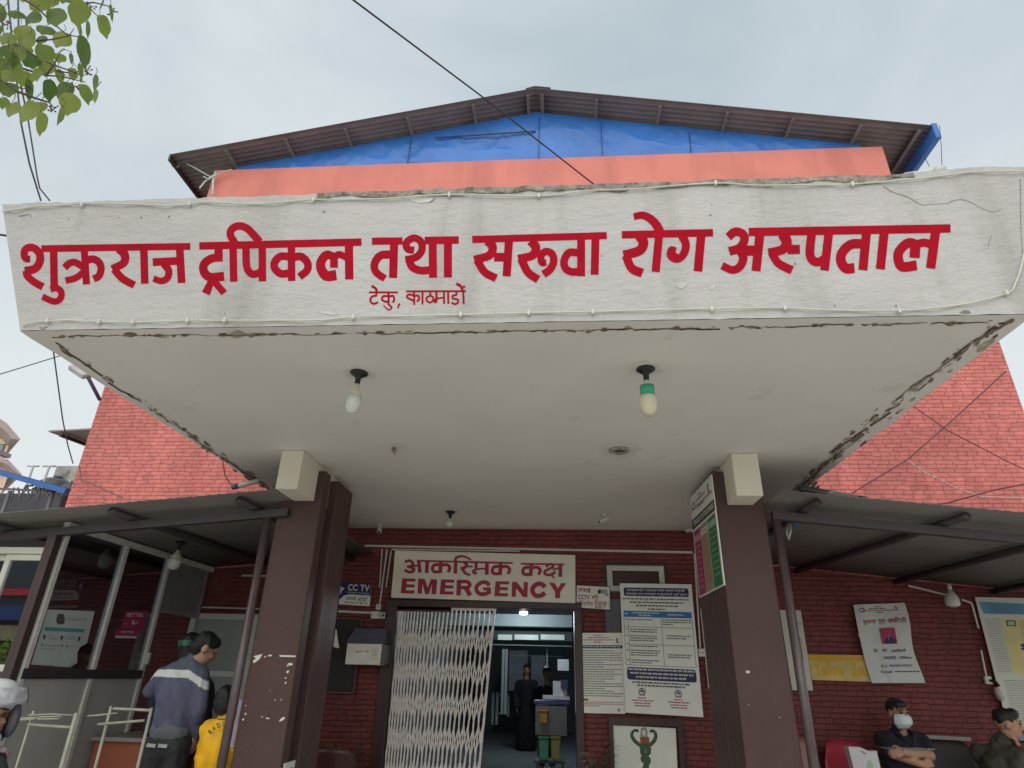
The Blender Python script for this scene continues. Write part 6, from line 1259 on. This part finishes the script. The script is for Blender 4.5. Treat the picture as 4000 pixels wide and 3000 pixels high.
# --- seated man with folded arms and mask
YS = 6.52
ms = thing('person', 'seated man in a dark striped polo with folded arms and a white face mask', 'person', (3.05, YS, FZ))
hs = A(3508, 2785, YS); lk = Vector((.22, -1, -.10)); hps, HPs, HRs = head(hs, lk, .98)
ss = hs-Vector((-.01, -.04, .185)); pv = Vector((ss.x+.0, YS+.08, .62))
shl, shr = ss+Vector((-.165, .02, -.035)), ss+Vector((.165, .02, -.035))
el1, el2 = A(3500, 2935, YS-.16), A(3630, 2935, YS-.10); w1, w2 = A(3600, 2960, YS-.24), A(3535, 2915, YS-.25)
el1 = A(3490, 2943, YS-.14); el2 = A(3632, 2952, YS-.10); w1, w2 = A(3600, 2985, YS-.24), A(3535, 2940, YS-.25)
legs_ = []
for sx_ in (-.11, .11): legs_ += [(pv+Vector((sx_, 0, 0)), .09, pv+Vector((sx_*1.4, -.46, .01)), .065), (pv+Vector((sx_*1.4, -.46, .0)), .06, Vector((pv.x+sx_*1.4, YS-.40, FZ+.09)), .042), (Vector((pv.x+sx_*1.4, YS-.38, FZ+.05)), .045, Vector((pv.x+sx_*1.5, YS-.55, FZ+.035)), .033)]
arms_ = [(shl, .058, el1, .045), (el1, .046, w1, .032), (shr, .058, el2, .045), (el2, .046, w2, .032)]
blob('body', hps+[(hs-Vector((0, -.02, .07)), .052, ss, .06), (ss-Vector((0, 0, .12)), .10, pv+Vector((0, 0, .08)), .12)]+legs_+arms_+hand(w1, (.9, .15, .15), (0, -1, .3), .95, .7)+hand(w2, (-.9, .12, -.1), (0, -1, .3), .95, .7), [M_SKINP, M_SKIN], ms, .008, 4, lambda p: 1 if p.z > ss.z-.02 else 0)
def pickp(p):
    z = p.z-ss.z
    return 1 if (-.086 < z < -.076 or -.36 < z < -.345) else (2 if -.22 < z < -.086 else 0)
blob('polo_shirt', [(shl+Vector((.02, 0, 0)), .08, shr-Vector((.02, 0, 0)), .08), ('e', ss+Vector((0, -.01, -.17)), (.205, .145, .19)), (ss-Vector((0, 0, .15)), .16, pv+Vector((0, -.02, .06)), .175), (ss+Vector((0, .02, -.0)), .075, hs-Vector((0, -.035, .115)), .062), (shl, .075, shl.lerp(el1, .75), .065), (shr, .075, shr.lerp(el2, .75), .065)], [mat('black_polo', (.018, .018, .024), .8, .2, 15), mat('grey_stripe', (.22, .24, .28), .8), mat('navy_polo', (.018, .022, .038), .8)], ms, .008, 4, pickp)
blob('trousers', [(p_[0], p_[1]+.02, p_[2], p_[3]+.018) for i, p_ in enumerate(legs_) if i % 3 < 2]+[(pv+Vector((-.08, .02, 0)), .12, pv+Vector((.08, .02, 0)), .12)], [MATS['dark_cloth']], ms, .014, 4)
b = MB(); b.tube([ss+Vector((-.07, .03, .045)), ss+Vector((-.055, -.075, .02)), ss+Vector((.012, -.135, -.06)), ss+Vector((.075, -.07, .025)), ss+Vector((.075, .03, .045))], [.016, .018, .008, .018, .016], 8); b.build('collar', MATS['black_polo'], ms)
hair(ms, HPs, HRs, .97, False); eyes(ms, HPs, HRs)
b = MB(); vs = []; fs = []
for i in range(11):
    a_ = -1.15+2.3*i/10
    for j, (zz_, rr) in enumerate(((.002, .088), (-.02, .112), (-.045, .122), (-.075, .118), (-.105, .085), (-.12, .06))):
        k_ = 1-.22*abs(a_)**2*(.5 if j in (2, 3) else .2); vs.append(HPs(rr*.78*math.sin(a_), -rr*math.cos(a_)*1.0*k_-.004, zz_+.004*math.cos(a_*3)))
for i in range(10):
    for j in range(5): a = i*6+j; fs.append((a, a+6, a+7, a+1))
b.add(vs, fs, 0, False); o = b.build('face_mask', mat('white_mask', (.62, .68, .72), .7, .05), ms); o.modifiers.new('s', 'SOLIDIFY').thickness = .004

# --- seated man in olive jacket, hand at his chin
YO = 6.28
mo = thing('person', 'seated man in an olive jacket in profile facing right, hand at his chin', 'person', (3.83, YO, FZ))
ho = A(3938, 2828, YO); lk = Vector((1, -.42, -.12)); hpo, HPo, HRo = head(ho, lk, .98)
so_ = ho-Vector((.085, -.04, .185)); pvo = Vector((so_.x+.0, YO+.06, .62))
sl1, sr1 = so_+Vector((-.10, .13, -.06)), so_+Vector((.05, -.15, -.05))
elo = A(3975, 2995, YO-.14); wo_ = A(3985, 2935, YO-.06)
lo_ = []
for sx_, dy in ((-.05, .1), (.05, -.08)): lo_ += [(pvo+Vector((sx_, dy, 0)), .09, pvo+Vector((.40, dy*1.5-.15, .0)), .065), (pvo+Vector((.40, dy*1.5-.15, 0)), .06, Vector((pvo.x+.38, pvo.y+dy*1.5-.15, FZ+.09)), .042), (Vector((pvo.x+.36, pvo.y+dy*1.5-.15, FZ+.05)), .045, Vector((pvo.x+.52, pvo.y+dy*1.5-.2, FZ+.035)), .033)]
ao = [(sr1, .058, elo, .046), (elo, .045, wo_, .03), (sl1, .058, so_+Vector((.10, .12, -.32)), .045), (so_+Vector((.10, .12, -.32)), .045, so_+Vector((.3, -.02, -.30)), .03)]
blob('body', hpo+[(ho-Vector((.02, -.01, .07)), .052, so_, .06), (so_-Vector((0, 0, .12)), .10, pvo+Vector((0, 0, .08)), .14)]+lo_+ao+hand(wo_, (-.12, .05, 1), (.9, -.4, 0), .98, .8)+hand(so_+Vector((.3, -.02, -.30)), (1, -.2, 0), (0, 0, 1), .95), [M_SKINP], mo, .008, 4)
blob('jacket', [(sl1, .088, sr1, .088), ('e', so_+Vector((-.02, 0, -.16)), (.165, .2, .18)), (so_-Vector((0, 0, .14)), .16, pvo+Vector((0, 0, .06)), .17), (so_+Vector((-.01, 0, .0)), .085, ho-Vector((.035, -.02, .105)), .066), (sr1, .078, elo, .066), (elo, .064, elo.lerp(wo_, .75), .048), (sl1, .078, ao[2][2], .066), (ao[3][0], .062, ao[3][0].lerp(ao[3][2], .8), .046)], [mat('olive_jacket', (.055, .055, .042), .8, .18, 12, .5, 12)], mo, .009, 4)
blob('trousers', [(p_[0], p_[1]+.02, p_[2], p_[3]+.018) for i, p_ in enumerate(lo_) if i % 3 < 2]+[(pvo+Vector((0, -.08, 0)), .12, pvo+Vector((0, .08, 0)), .12)], [MATS['dark_cloth']], mo, .014, 4)
hair(mo, HPo, HRo, .97, False, extra=[('e', HPo(0, -.035, .10), (.055, .05, .028), HRo)]); eyes(mo, HPo, HRo)
blob('moustache', [(HPo(-.022, -.094, -.047), .006, HPo(0, -.103, -.043), .007), (HPo(.022, -.094, -.047), .006, HPo(0, -.103, -.043), .007)], [M_HAIR], mo, .004, 1)

# --- figures inside the hall and in the booth
def shadow_person(label, u, v, y, hgt, m, wide=1.0, robe=False):
    h_ = A(u, v, y); t = thing('person', label, 'person', (h_.x, y, FZ)); hp_, HP_, HR_ = head(h_-Vector((0, 0, .1)), (.1, -1, -.1), 1.0); s_ = h_-Vector((0, 0, .35)); f0 = Vector((h_.x, y, FZ))
    top_ = s_.z-FZ
    lg = []
    for sx_ in (-.09, .09): lg += [(Vector((h_.x+sx_, y, FZ+top_*.6)), .085, Vector((h_.x+sx_, y, FZ+.1)), .045), (Vector((h_.x+sx_, y, FZ+.04)), .04, Vector((h_.x+sx_, y-.14, FZ+.035)), .033)]
    am = []
    for sx_ in (-1, 1): am += [(s_+Vector((.19*sx_, 0, -.03)), .055, s_+Vector((.25*sx_, 0, -.3)), .042), (s_+Vector((.25*sx_, 0, -.3)), .04, s_+Vector((.2*sx_, -.12, -.5)), .028)]
    blob('body', hp_+[(h_-Vector((0, 0, .16)), .05, s_, .06), (s_-Vector((0, 0, .1)), .13, Vector((h_.x, y, FZ+top_*.6)), .13)]+lg+am+hand(s_+Vector((.2, -.12, -.5)), (0, -.3, -1), (1, 0, 0))+hand(s_+Vector((-.2, -.12, -.5)), (0, -.3, -1), (-1, 0, 0)), [M_SKIN], t, .014, 3)
    cl = [(s_+Vector((-.15, 0, -.03)), .09, s_+Vector((.15, 0, -.03)), .09), (s_-Vector((0, 0, .08)), .155*wide, Vector((h_.x, y, FZ+top_*.55)), .165*wide)]+[(a[0], a[1]+.022, a[2], a[3]+.02) for a in am]
    if robe: cl += [(Vector((h_.x, y, FZ+top_*.55)), .18, Vector((h_.x, y, FZ+.12)), .24)]
    blob('clothes', cl, [m], t, .016, 4)
    if not robe: blob('trousers', [(a[0], a[1]+.02, a[2], a[3]+.02) for i, a in enumerate(lg) if i % 2 == 0], [MATS['dark_cloth']], t, .016, 3)
    hair(t, HP_, HR_, 1.0, extra=[('e', HP_(0, .06, -.1), (.08, .06, .12), HR_)] if robe else [])
M_DK = mat('near_black_cloth', (.012, .013, .018), .9)
shadow_person('dark robed figure standing deep inside the dim hall', 2058, 2598, 15.5, 1.6, M_DK, 1.0, True)
shadow_person('dark figure standing behind the trolley inside the hall', 2137, 2607, 12.5, 1.65, M_DK, 1.0)
shadow_person('dark haired clerk sitting inside the booth behind the pale poster', 332, 2522, 5.9, 1.5, mat('clerk_cloth', (.04, .035, .035), .8))

# ================================================================== LEFT BACKGROUND
M_YELW = mat('cream_house_wall', (.66, .54, .34), .8, .06, 1.5); M_PINKR = mat('pinkish_soffit', (.36, .29, .28), .7, .1)
hs_ = thing('house', 'cream house with pinkish eaves far off at the left edge', 'house', (-31, 31, 0))
YHs = 30
pa, pb_ = A(45, 1715, YHs), A(0, 1830, YHs)
b = MB(); b.hexa([(-45, YHs, 0), (pa.x, YHs, 0), (pa.x-9, YHs+8, 0), (-54, YHs+8, 0), (-45, YHs, pa.z+.05), (pa.x, YHs, pa.z+.05), (pa.x-9, YHs+8, pa.z+.05), (-54, YHs+8, pa.z+.05)]); b.build('wall', M_YELW, hs_)
def slab(px, y, d, nm, m):
    b = MB(); P0 = [A(u, v, y) for u, v in px]; n_ = len(px); b.add(P0+[p+Vector((-1.15*d, d, 0)) for p in P0], [tuple(range(n_)), tuple(range(n_, 2*n_))]+[(i, (i+1) % n_, n_+(i+1) % n_, n_+i) for i in range(n_)]); return b.build(nm, m, hs_)
slab([(-60, 1600), (0, 1636), (27, 1653), (80, 1715), (72, 1717), (47, 1714), (22, 1684), (0, 1668), (-60, 1640)], YHs-1.0, 6, 'roof', M_PINKR)
slab([(-60, 1780), (8, 1793), (30, 1793), (86, 1853), (74, 1853), (44, 1826), (26, 1812), (8, 1806), (-60, 1806)], YHs-1.0, 4, 'lower_roof', M_PINKR)
b = MB(); q0, q1 = A(12, 1685, YHs-.02), A(30, 1712, YHs-.02); b.box((q0.x, YHs-.04, q1.z), (q1.x, YHs+.02, q0.z)); f_ = b.build('window', mat('green_frame', (.10, .14, .10), .6), hs_)
b = MB(); b.box((q0.x+.06, YHs-.05, q1.z+.06), (q1.x-.06, YHs-.041, q0.z-.06)); b.build('pane', mat('bluish_pane', (.25, .33, .36), .2), f_)
b = MB(); q0, q1 = A(-12, 1735, YHs-.02), A(9, 1770, YHs-.02); b.box((q0.x, YHs-.04, q1.z), (q1.x, YHs+.02, q0.z)); f_ = b.build('window', MATS['green_frame'], hs_); b = MB(); b.box((q0.x+.06, YHs-.05, q1.z+.06), (q1.x-.06, YHs-.041, q0.z-.06)); b.build('pane', MATS['bluish_pane'], f_)
b = MB(); q0, q1 = A(26, 1775, YHs), A(40, 1790, YHs); b.box((q0.x, YHs-.8, q1.z), (q1.x, YHs, q0.z)); b.build('balcony', mat('purplish_shade', (.30, .24, .30), .7), hs_)
xl_ = A(55, 1850, YHs).x; zl_ = A(40, 1826, YHs).z; b = MB(); b.hexa([(pa.x-6, YHs-.3, 0), (xl_, YHs-.3, 0), (xl_-4, YHs+3, 0), (pa.x-10, YHs+3, 0), (pa.x-6, YHs-.3, zl_), (xl_, YHs-.3, zl_), (xl_-4, YHs+3, zl_), (pa.x-10, YHs+3, zl_)]); b.build('lower_wall', mat('pale_peach_wall', (.66, .52, .44), .8), hs_)
# long shed roof with blue edge and truss
sh = thing('blue_shed', 'blue edged shed roof on a steel truss behind the left lean-to', 'shed', (-8.5, 9.5, 0))
YS_ = 9.0; s0, s1 = A(-60, 1822, YS_), A(262, 1912, YS_)
b = MB(); b.hexa([(s0.x, YS_, s0.z), (s1.x, YS_, s1.z), (s1.x, YS_+5, s1.z+.1), (s0.x, YS_+5, s0.z+.1), (s0.x, YS_, s0.z+.02), (s1.x, YS_, s1.z+.02), (s1.x, YS_+5, s1.z+.12), (s0.x, YS_+5, s0.z+.12)]); b.build('roof', mat('dark_blue_sheet', (.03, .045, .085), .6), sh)
b = MB(); b.bar(s0-Vector((0, .02, .03)), s1-Vector((0, .02, .03)), .02, .08); b.build('edge_trim', mat('bright_blue_trim', (.035, .13, .42), .4), sh)
b = MB(); M_TR = mat('grey_truss', (.16, .16, .17), .5); p0_, p1_ = A(-20, 1908, YS_+.1), A(215, 1920, YS_+.1); b.tube([p0_, p1_], .018, 6)
for (ua, va, ub, vb) in ((100, 1900, 75, 1950), (107, 1900, 115, 1950), (137, 1903, 150, 1952), (168, 1908, 200, 1950), (205, 1912, 240, 1948), (160, 1905, 148, 1955), (55, 1905, 42, 1962), (70, 1905, 80, 1955), (130, 1905, 118, 1950)): b.tube([A(ua, va, YS_+.1), A(ub, vb, YS_+.1)], .014, 6)
b.tube([A(100, 1898, YS_+.1), A(132, 1896, YS_+.1)], .016, 6); b.build('truss', M_TR, sh)
b = MB(); z_ = A(100, 1955, YS_+3).z; b.box((-14, YS_+3, 0), (A(240, 1950, YS_+3).x, YS_+3.3, z_+.15)); b.build('back_wall', mat('dim_shed_wall', (.06, .06, .07), .8), sh)
for x_ in (s0.x+.5, s1.x-.3): b = MB(); b.tube([(x_, YS_+.1, 0), (x_, YS_+.1, s1.z)], .03, 8); b.build('post', M_TR, sh)
def tank(label, u0_, u1_, vt, vb, y, col):
    p_, q_ = A(u0_, vt, y), A(u1_, vb, y); r_ = abs(q_.x-p_.x)/2; c_ = Vector(((p_.x+q_.x)/2, y+r_, q_.z-1.0)); h_ = p_.z-q_.z+1.0
    t = thing('water_tank', label, 'water tank', (c_.x, c_.y, 0), 'black water tanks on the roof behind'); prof = [(r_*.98, 0)]
    for i in range(9): z_ = h_*(.05+.75*i/9); prof += [(r_*.96, z_), (r_, z_+h_*.03), (r_, z_+h_*.055), (r_*.96, z_+h_*.075)]
    prof += [(r_*.95, h_*.84), (r_*.6, h_*.93), (r_*.25, h_*.95)]; b = MB(); b.lathe(c_, prof, n=24); b.build('tank_body', mat('dark_tank', col, .4, .12), t)
    b = MB(); b.lathe(c_+Vector((0, 0, h_*.95)), [(r_*.26, 0), (r_*.26, h_*.05), (r_*.1, h_*.06)], n=16); b.build('lid', mat('dark_tank', col, .4), t)
    b = MB(); b.box((c_.x-r_, c_.y-r_, 0), (c_.x+r_, c_.y+r_, c_.z)); b.build('stand', mat('dim_block', (.2, .19, .18), .9), t)
tank('dark water tank left of the pair on the far roof', 122, 222, 1843, 1905, 16, (.06, .062, .065)); tank('nearer dark ribbed water tank beside the brick wall corner', 215, 285, 1868, 1920, 14, (.055, .062, .062))
b = MB(); q0, q1 = A(222, 1820, 18), A(330, 1900, 18); b.box((q0.x, 18, 0), (q1.x+2, 22, q0.z)); tag(b.build('grey_block', mat('mouldy_concrete', (.34, .34, .32), .9, .35, 1.2, dirt=((.12, .12, .11), 1.5, .55))), 'mouldy grey concrete block rising behind the water tanks', 'building')
def vent(label, ut, vt, ub, vb, y):
    t_ = A(ut, vt, y); bo = A(ub, vb, y); t = thing('vent_pipe', label, 'pipe', (bo.x, y, 0), 'T topped pipes by the water tanks'); b = MB(); b.tube([(bo.x, y, 0), bo, t_], .028, 8); b.build('pipe', mat('pale_pipe', (.45, .47, .48), .5), t); b = MB(); b.tube([t_+Vector((-.16, 0, 0)), t_+Vector((.16, 0, .0))], .024, 8); b.build('tee', MATS['pale_pipe'], t)
vent('pale T topped pipe in front of the left water tank', 130, 1821, 115, 1865, 15.0); vent('pale T topped pipe between the two water tanks', 193, 1821, 170, 1885, 13.8)
# side awning and flood light on the left brick wall
aw = thing('side_awning', 'small grey sheet awning sticking out beyond the left brick corner', 'awning', (-6.3, 7.5, 3.5))
a0, a1 = A(252, 1717, 7.6), A(345, 1700, 7.6); b = MB(); b.hexa([(a0.x, 7.3, a0.z), (-5.9, 7.3, a1.z-.02), (-5.9, 10, a1.z+.2), (a0.x, 10, a0.z+.2), (a0.x, 7.3, a0.z+.02), (-5.9, 7.3, a1.z), (-5.9, 10, a1.z+.22), (a0.x, 10, a0.z+.22)]); b.build('sheet', mat('grey_awning_sheet', (.26, .24, .23), .5), aw)
b = MB(); b.bar((a0.x+.15, 7.35, a0.z-.03), (a0.x+.15, 10, a0.z+.17), .04, .04); b.bar((-6.05, 7.4, a0.z-.1), (-6.05, 10, a0.z+.0), .06, .1); b.build('bracket', M_STEEL, aw)
fl = thing('flood_light', 'grey flood light on an arm beside the left brick wall under the canopy edge', 'lamp', A(320, 1460, 6.6))
c_ = A(318, 1455, 6.6); e_ = A(352, 1475, 6.6); d_ = (e_-c_).normalized(); b = MB(); b.bar(A(288, 1432, 6.6), A(345, 1470, 6.6), .14, .07, (0, -.6, .8)); b.build('head', mat('pale_grey_metal', (.45, .47, .46), .4), fl, bevel=.012)
b = MB(); b.tube([A(342, 1470, 6.6), A(390, 1562, 6.95)], .022, 8); b.build('arm', mat('purplish_arm', (.12, .10, .2), .5), fl)

# ================================================================== TREE at the upper left
M_LEAF = bpy.data.materials.new('leaf'); M_LEAF.use_nodes = True
t = M_LEAF.node_tree; t.nodes.clear(); l = t.links.new
o_ = t.nodes.new('ShaderNodeOutputMaterial'); df = t.nodes.new('ShaderNodeBsdfPrincipled'); tl_ = t.nodes.new('ShaderNodeBsdfTranslucent'); mi_ = t.nodes.new('ShaderNodeMixShader')
gi = t.nodes.new('ShaderNodeNewGeometry'); nzt = t.nodes.new('ShaderNodeTexNoise'); nzt.inputs['Scale'].default_value = 9; tcx = t.nodes.new('ShaderNodeTexCoord'); l(tcx.outputs['Object'], nzt.inputs['Vector'])
rp = t.nodes.new('ShaderNodeValToRGB'); rp.color_ramp.elements[0].color = (.05, .095, .018, 1); rp.color_ramp.elements[1].color = (.14, .19, .034, 1); rp.color_ramp.elements[0].position = .3; rp.color_ramp.elements[1].position = .7
ad_ = t.nodes.new('ShaderNodeMath'); ad_.operation = 'MULTIPLY_ADD'; ad_.inputs[1].default_value = .5; l(gi.outputs['Random Per Island'], ad_.inputs[0]); 
ml = t.nodes.new('ShaderNodeMath'); ml.operation = 'MULTIPLY'; ml.inputs[1].default_value = .5; l(nzt.outputs['Fac'], ml.inputs[0]); l(ml.outputs[0], ad_.inputs[2]); l(ad_.outputs[0], rp.inputs['Fac'])
l(rp.outputs[0], df.inputs['Base Color']); df.inputs['Roughness'].default_value = .45
hs2 = t.nodes.new('ShaderNodeHueSaturation'); hs2.inputs['Value'].default_value = 3.4; l(rp.outputs[0], hs2.inputs['Color']); l(hs2.outputs[0], tl_.inputs['Color'])
mi_.inputs[0].default_value = .45; l(df.outputs[0], mi_.inputs[1]); l(tl_.outputs[0], mi_.inputs[2]); l(mi_.outputs[0], o_.inputs[0])
YT = 1.55
tree = thing('tree', 'broad leaved tree whose round leaves hang in from the upper left corner', 'tree', (-4.2, 1.2, 0))
b = MB(); b.tube([(-4.2, 1.2, 0), (-4.15, 1.25, 1.6), (-4.0, 1.3, 3.2), (-3.7, 1.4, 4.6), (-3.3, 1.5, 5.6)], [.16, .13, .11, .08, .05], 12); b.build('trunk', mat('grey_bark', (.16, .13, .10), .9, .3, 12, .8, 30), tree)
M_TW = mat('twig_bark', (.09, .07, .05), .8)
b = MB(); kt = 800/1659
def TW(pts, r0_, y=YT): 
    n_ = len(pts); b.tube([A(x*kt, y_*kt, y+.02*math.sin(i*2)) for i, (x, y_) in enumerate(pts)], [r0_*(1-.7*i/(n_-1)) for i in range(n_)], 6)
TW([(-300, 400), (0, 640), (150, 745), (300, 800), (400, 830), (440, 880)], .007); TW([(-300, 200), (0, 300), (200, 400), (280, 450), (420, 520), (560, 570), (640, 600)], .006); TW([(-200, 350), (0, 500), (200, 560), (370, 610), (500, 620), (690, 665)], .006)
TW([(-200, -100), (100, -60), (300, 60), (420, 180), (540, 280), (640, 300)], .006); TW([(300, -80), (480, 0), (640, 30), (760, 20), (880, 50), (930, 95)], .005); TW([(260, 335), (420, 320), (560, 290), (600, 230)], .004); TW([(450, 570), (600, 600), (640, 570), (600, 520)], .003); TW([(700, 40), (780, 120), (830, 140)], .003); TW([(0, 100), (20, 200), (30, 280)], .005); TW([(380, 600), (440, 520), (500, 400)], .004)
b.tube([A(-300*kt, 400*kt, YT), (-3.7, 1.4, 4.4)], [.007, .03], 8); b.tube([A(-300*kt, 200*kt, YT), (-3.6, 1.42, 4.7)], [.007, .03], 8); b.tube([A(-200*kt, -100*kt, YT), (-3.4, 1.48, 5.4)], [.006, .03], 8); b.tube([A(-200*kt, 350*kt, YT), (-3.75, 1.38, 4.3)], [.006, .03], 8); b.tube([A(300*kt, -80*kt, YT), (-3.3, 1.5, 5.6)], [.005, .025], 8)
b.build('branches', M_TW, tree)
LV = [(625, 90, 165, 200, 95), (290, 30, 150, 120, 60), (440, 130, 165, 150, 120), (250, 140, 170, 130, 150), (390, 20, 170, 110, 20), (835, 205, 105, 160, 75), (900, 100, 30, 120, 60), (825, 30, 25, 90, 80), (360, 240, 140, 80, 10), (185, 270, 150, 150, 60), (490, 315, 130, 140, 80), (220, 330, 110, 140, 60), (50, 310, 120, 110, 20), (670, 410, 95, 260, 85), (640, 225, 40, 150, 55), (710, 235, 35, 140, 50), (350, 420, 140, 130, 50), (475, 465, 90, 70, 20), (370, 530, 120, 150, 70), (115, 540, 120, 220, 95), (40, 410, 100, 100, 30), (290, 600, 110, 100, 140), (180, 625, 150, 110, 160), (60, 720, 140, 110, 170), (230, 720, 60, 160, 130), (390, 725, 130, 160, 70), (510, 720, 130, 150, 100), (550, 830, 150, 170, 85), (690, 755, 85, 145, 85), (770, 770, 45, 130, 65), (770, 660, 45, 140, 45), (90, 880, 150, 130, 170), (230, 890, 140, 190, 60), (325, 870, 100, 110, 80), (325, 990, 115, 170, 80), (490, 930, 60, 150, 75), (480, 610, 60, 110, 100), (585, 595, 70, 90, 30), (655, 640, 25, 50, 80), (575, 470, 30, 90, 55), (650, 570, 40, 110, 40), (20, 830, 100, 90, 150), (150, 440, 130, 160, 70), (20, 560, 90, 150, 80), (60, 610, 130, 100, 30), (10, 120, 60, 120, 80), (120, 115, 140, 60, 10), (140, 390, 170, 120, 40), (240, 490, 130, 110, 120), (-60, 250, 150, 140, 40), (-70, 480, 150, 140, 40), (-60, 700, 150, 140, 120), (-80, 60, 160, 140, 70), (190, -60, 160, 150, 50), (520, -50, 150, 140, 80), (40, 520, 100, 130, 60), (100, 480, 110, 120, 100), (330, 320, 90, 90, 130)]
lf = MB(); pet = MB(); rn = random.Random(21)
for (x, y_, w_, h_, ang) in LV:
    c_ = A(x*kt, y_*kt, YT+rn.uniform(-.12, .14)); dist = (c_-CAM).dot(fw); mpp = dist/F
    W_, H_ = w_*kt*mpp*.52, h_*kt*mpp*.52; 
    vx = CR; vy = -CU; n_ = fw
    tip = rn.uniform(-.3, .3); tlt = rn.uniform(-.35, .35); roll_ = rn.uniform(-.25, .25)
    ex = (vx*math.cos(roll_)+vy*math.sin(roll_)); ey = (-vx*math.sin(roll_)+vy*math.cos(roll_))
    ex = (ex+n_*tlt).normalized()*W_*1.02; ey = (ey+n_*tip).normalized()*H_*1.02
    ol = []; N_ = 16
    for i in range(N_):
        a_ = 2*math.pi*i/N_; cx_, sy_ = math.cos(a_), math.sin(a_)
        r_ = 1.0+.05*math.sin(a_*5+x)
        if i == N_//4: r_ = 1.28           # drip tip
        if i == 3*N_//4: r_ = .9
        ol.append(c_+ex*(cx_*(1-.12*sy_)*r_)+ey*(sy_*r_)+n_*(W_*(.34*cx_*cx_-.10*sy_*abs(sy_)+.07*math.sin(3*a_+y_))))
    bs_ = c_-ey*.9; pet.tube([bs_, bs_-ey.normalized()*H_*.5+n_*.01, bs_-ey.normalized()*H_*.9+ex.normalized()*rn.uniform(-.03, .03)], [.0012, .0012, .0016], 4)
    lf.add([c_]+ol, [(0, 1+i, 1+(i+1) % N_) for i in range(N_)], 0, True)
lf.add(pet.v, pet.f, 1, True); fo = lf.build('crown', [M_LEAF, mat('green_stalk', (.09, .11, .03), .6)], tree)
# seed sprays
sb2 = MB()
for (x, y_) in ((60, 200), (610, 700), (430, 890), (910, 90), (700, 570), (200, 715), (740, 50)):
    for k_ in range(9): p0_ = A(x*kt, y_*kt, YT); p1_ = A((x+rn.uniform(-45, 45))*kt, (y_+rn.uniform(-30, 45))*kt, YT+.02); sb2.tube([p0_, p1_], .0012, 4); sb2.lathe(p1_, [(.001, 0), (.004, .003), (.001, .007)], n=5)
sb2.build('seed_sprays', M_TW, tree)

# ================================================================== STREET SIDE behind the photographer (only seen reflected in the window)
ks = thing('roadside_kiosk', 'dark roadside kiosk with red board and blue awning, reflected in the cream window', 'kiosk', (-11.5, -3.2, 0))
b = MB(); b.box((-14.5, -4.2, 0), (-9, -3.2, 4.6)); b.build('kiosk_body', mat('dark_kiosk', (.06, .07, .075), .7), ks)
b = MB(); b.box((-14.4, -3.18, 2.84), (-9.1, -3.12, 2.97)); b.build('red_board', mat('red_board', (.5, .03, .04), .5), ks)
b = MB(); b.box((-14.4, -3.18, 2.36), (-9.1, -2.9, 2.62)); b.build('blue_awning', mat('navy_awning', (.03, .06, .2), .6), ks)
b = MB(); b.box((-14.4, -3.18, 2.0), (-9.1, -3.1, 2.28)); b.build('yellow_panel', mat('khaki_panel', (.5, .44, .26), .7), ks)
hd = MB(); rn = random.Random(2)
for i in range(6500):
    p_ = Vector((rn.uniform(-14, -9.2), rn.uniform(-2.7, -2.0), rn.uniform(.3, 1.95)+.12*math.sin(i))); d_ = Vector((rn.uniform(-1, 1), rn.uniform(-1, 1), rn.uniform(-.4, 1))).normalized()*.07; s_ = d_.cross(Vector((rn.uniform(-1, 1), rn.uniform(-1, 1), rn.uniform(-1, 1)))).normalized()*.04
    hd.add([p_, p_+d_*.5+s_, p_+d_, p_+d_*.5-s_], [(0, 1, 2, 3)])
tag(hd.build('hedge', mat('hedge_leaf', (.22, .36, .05), .6, .4, 2)), 'bright green hedge opposite the hospital, reflected in the cream window', 'hedge')
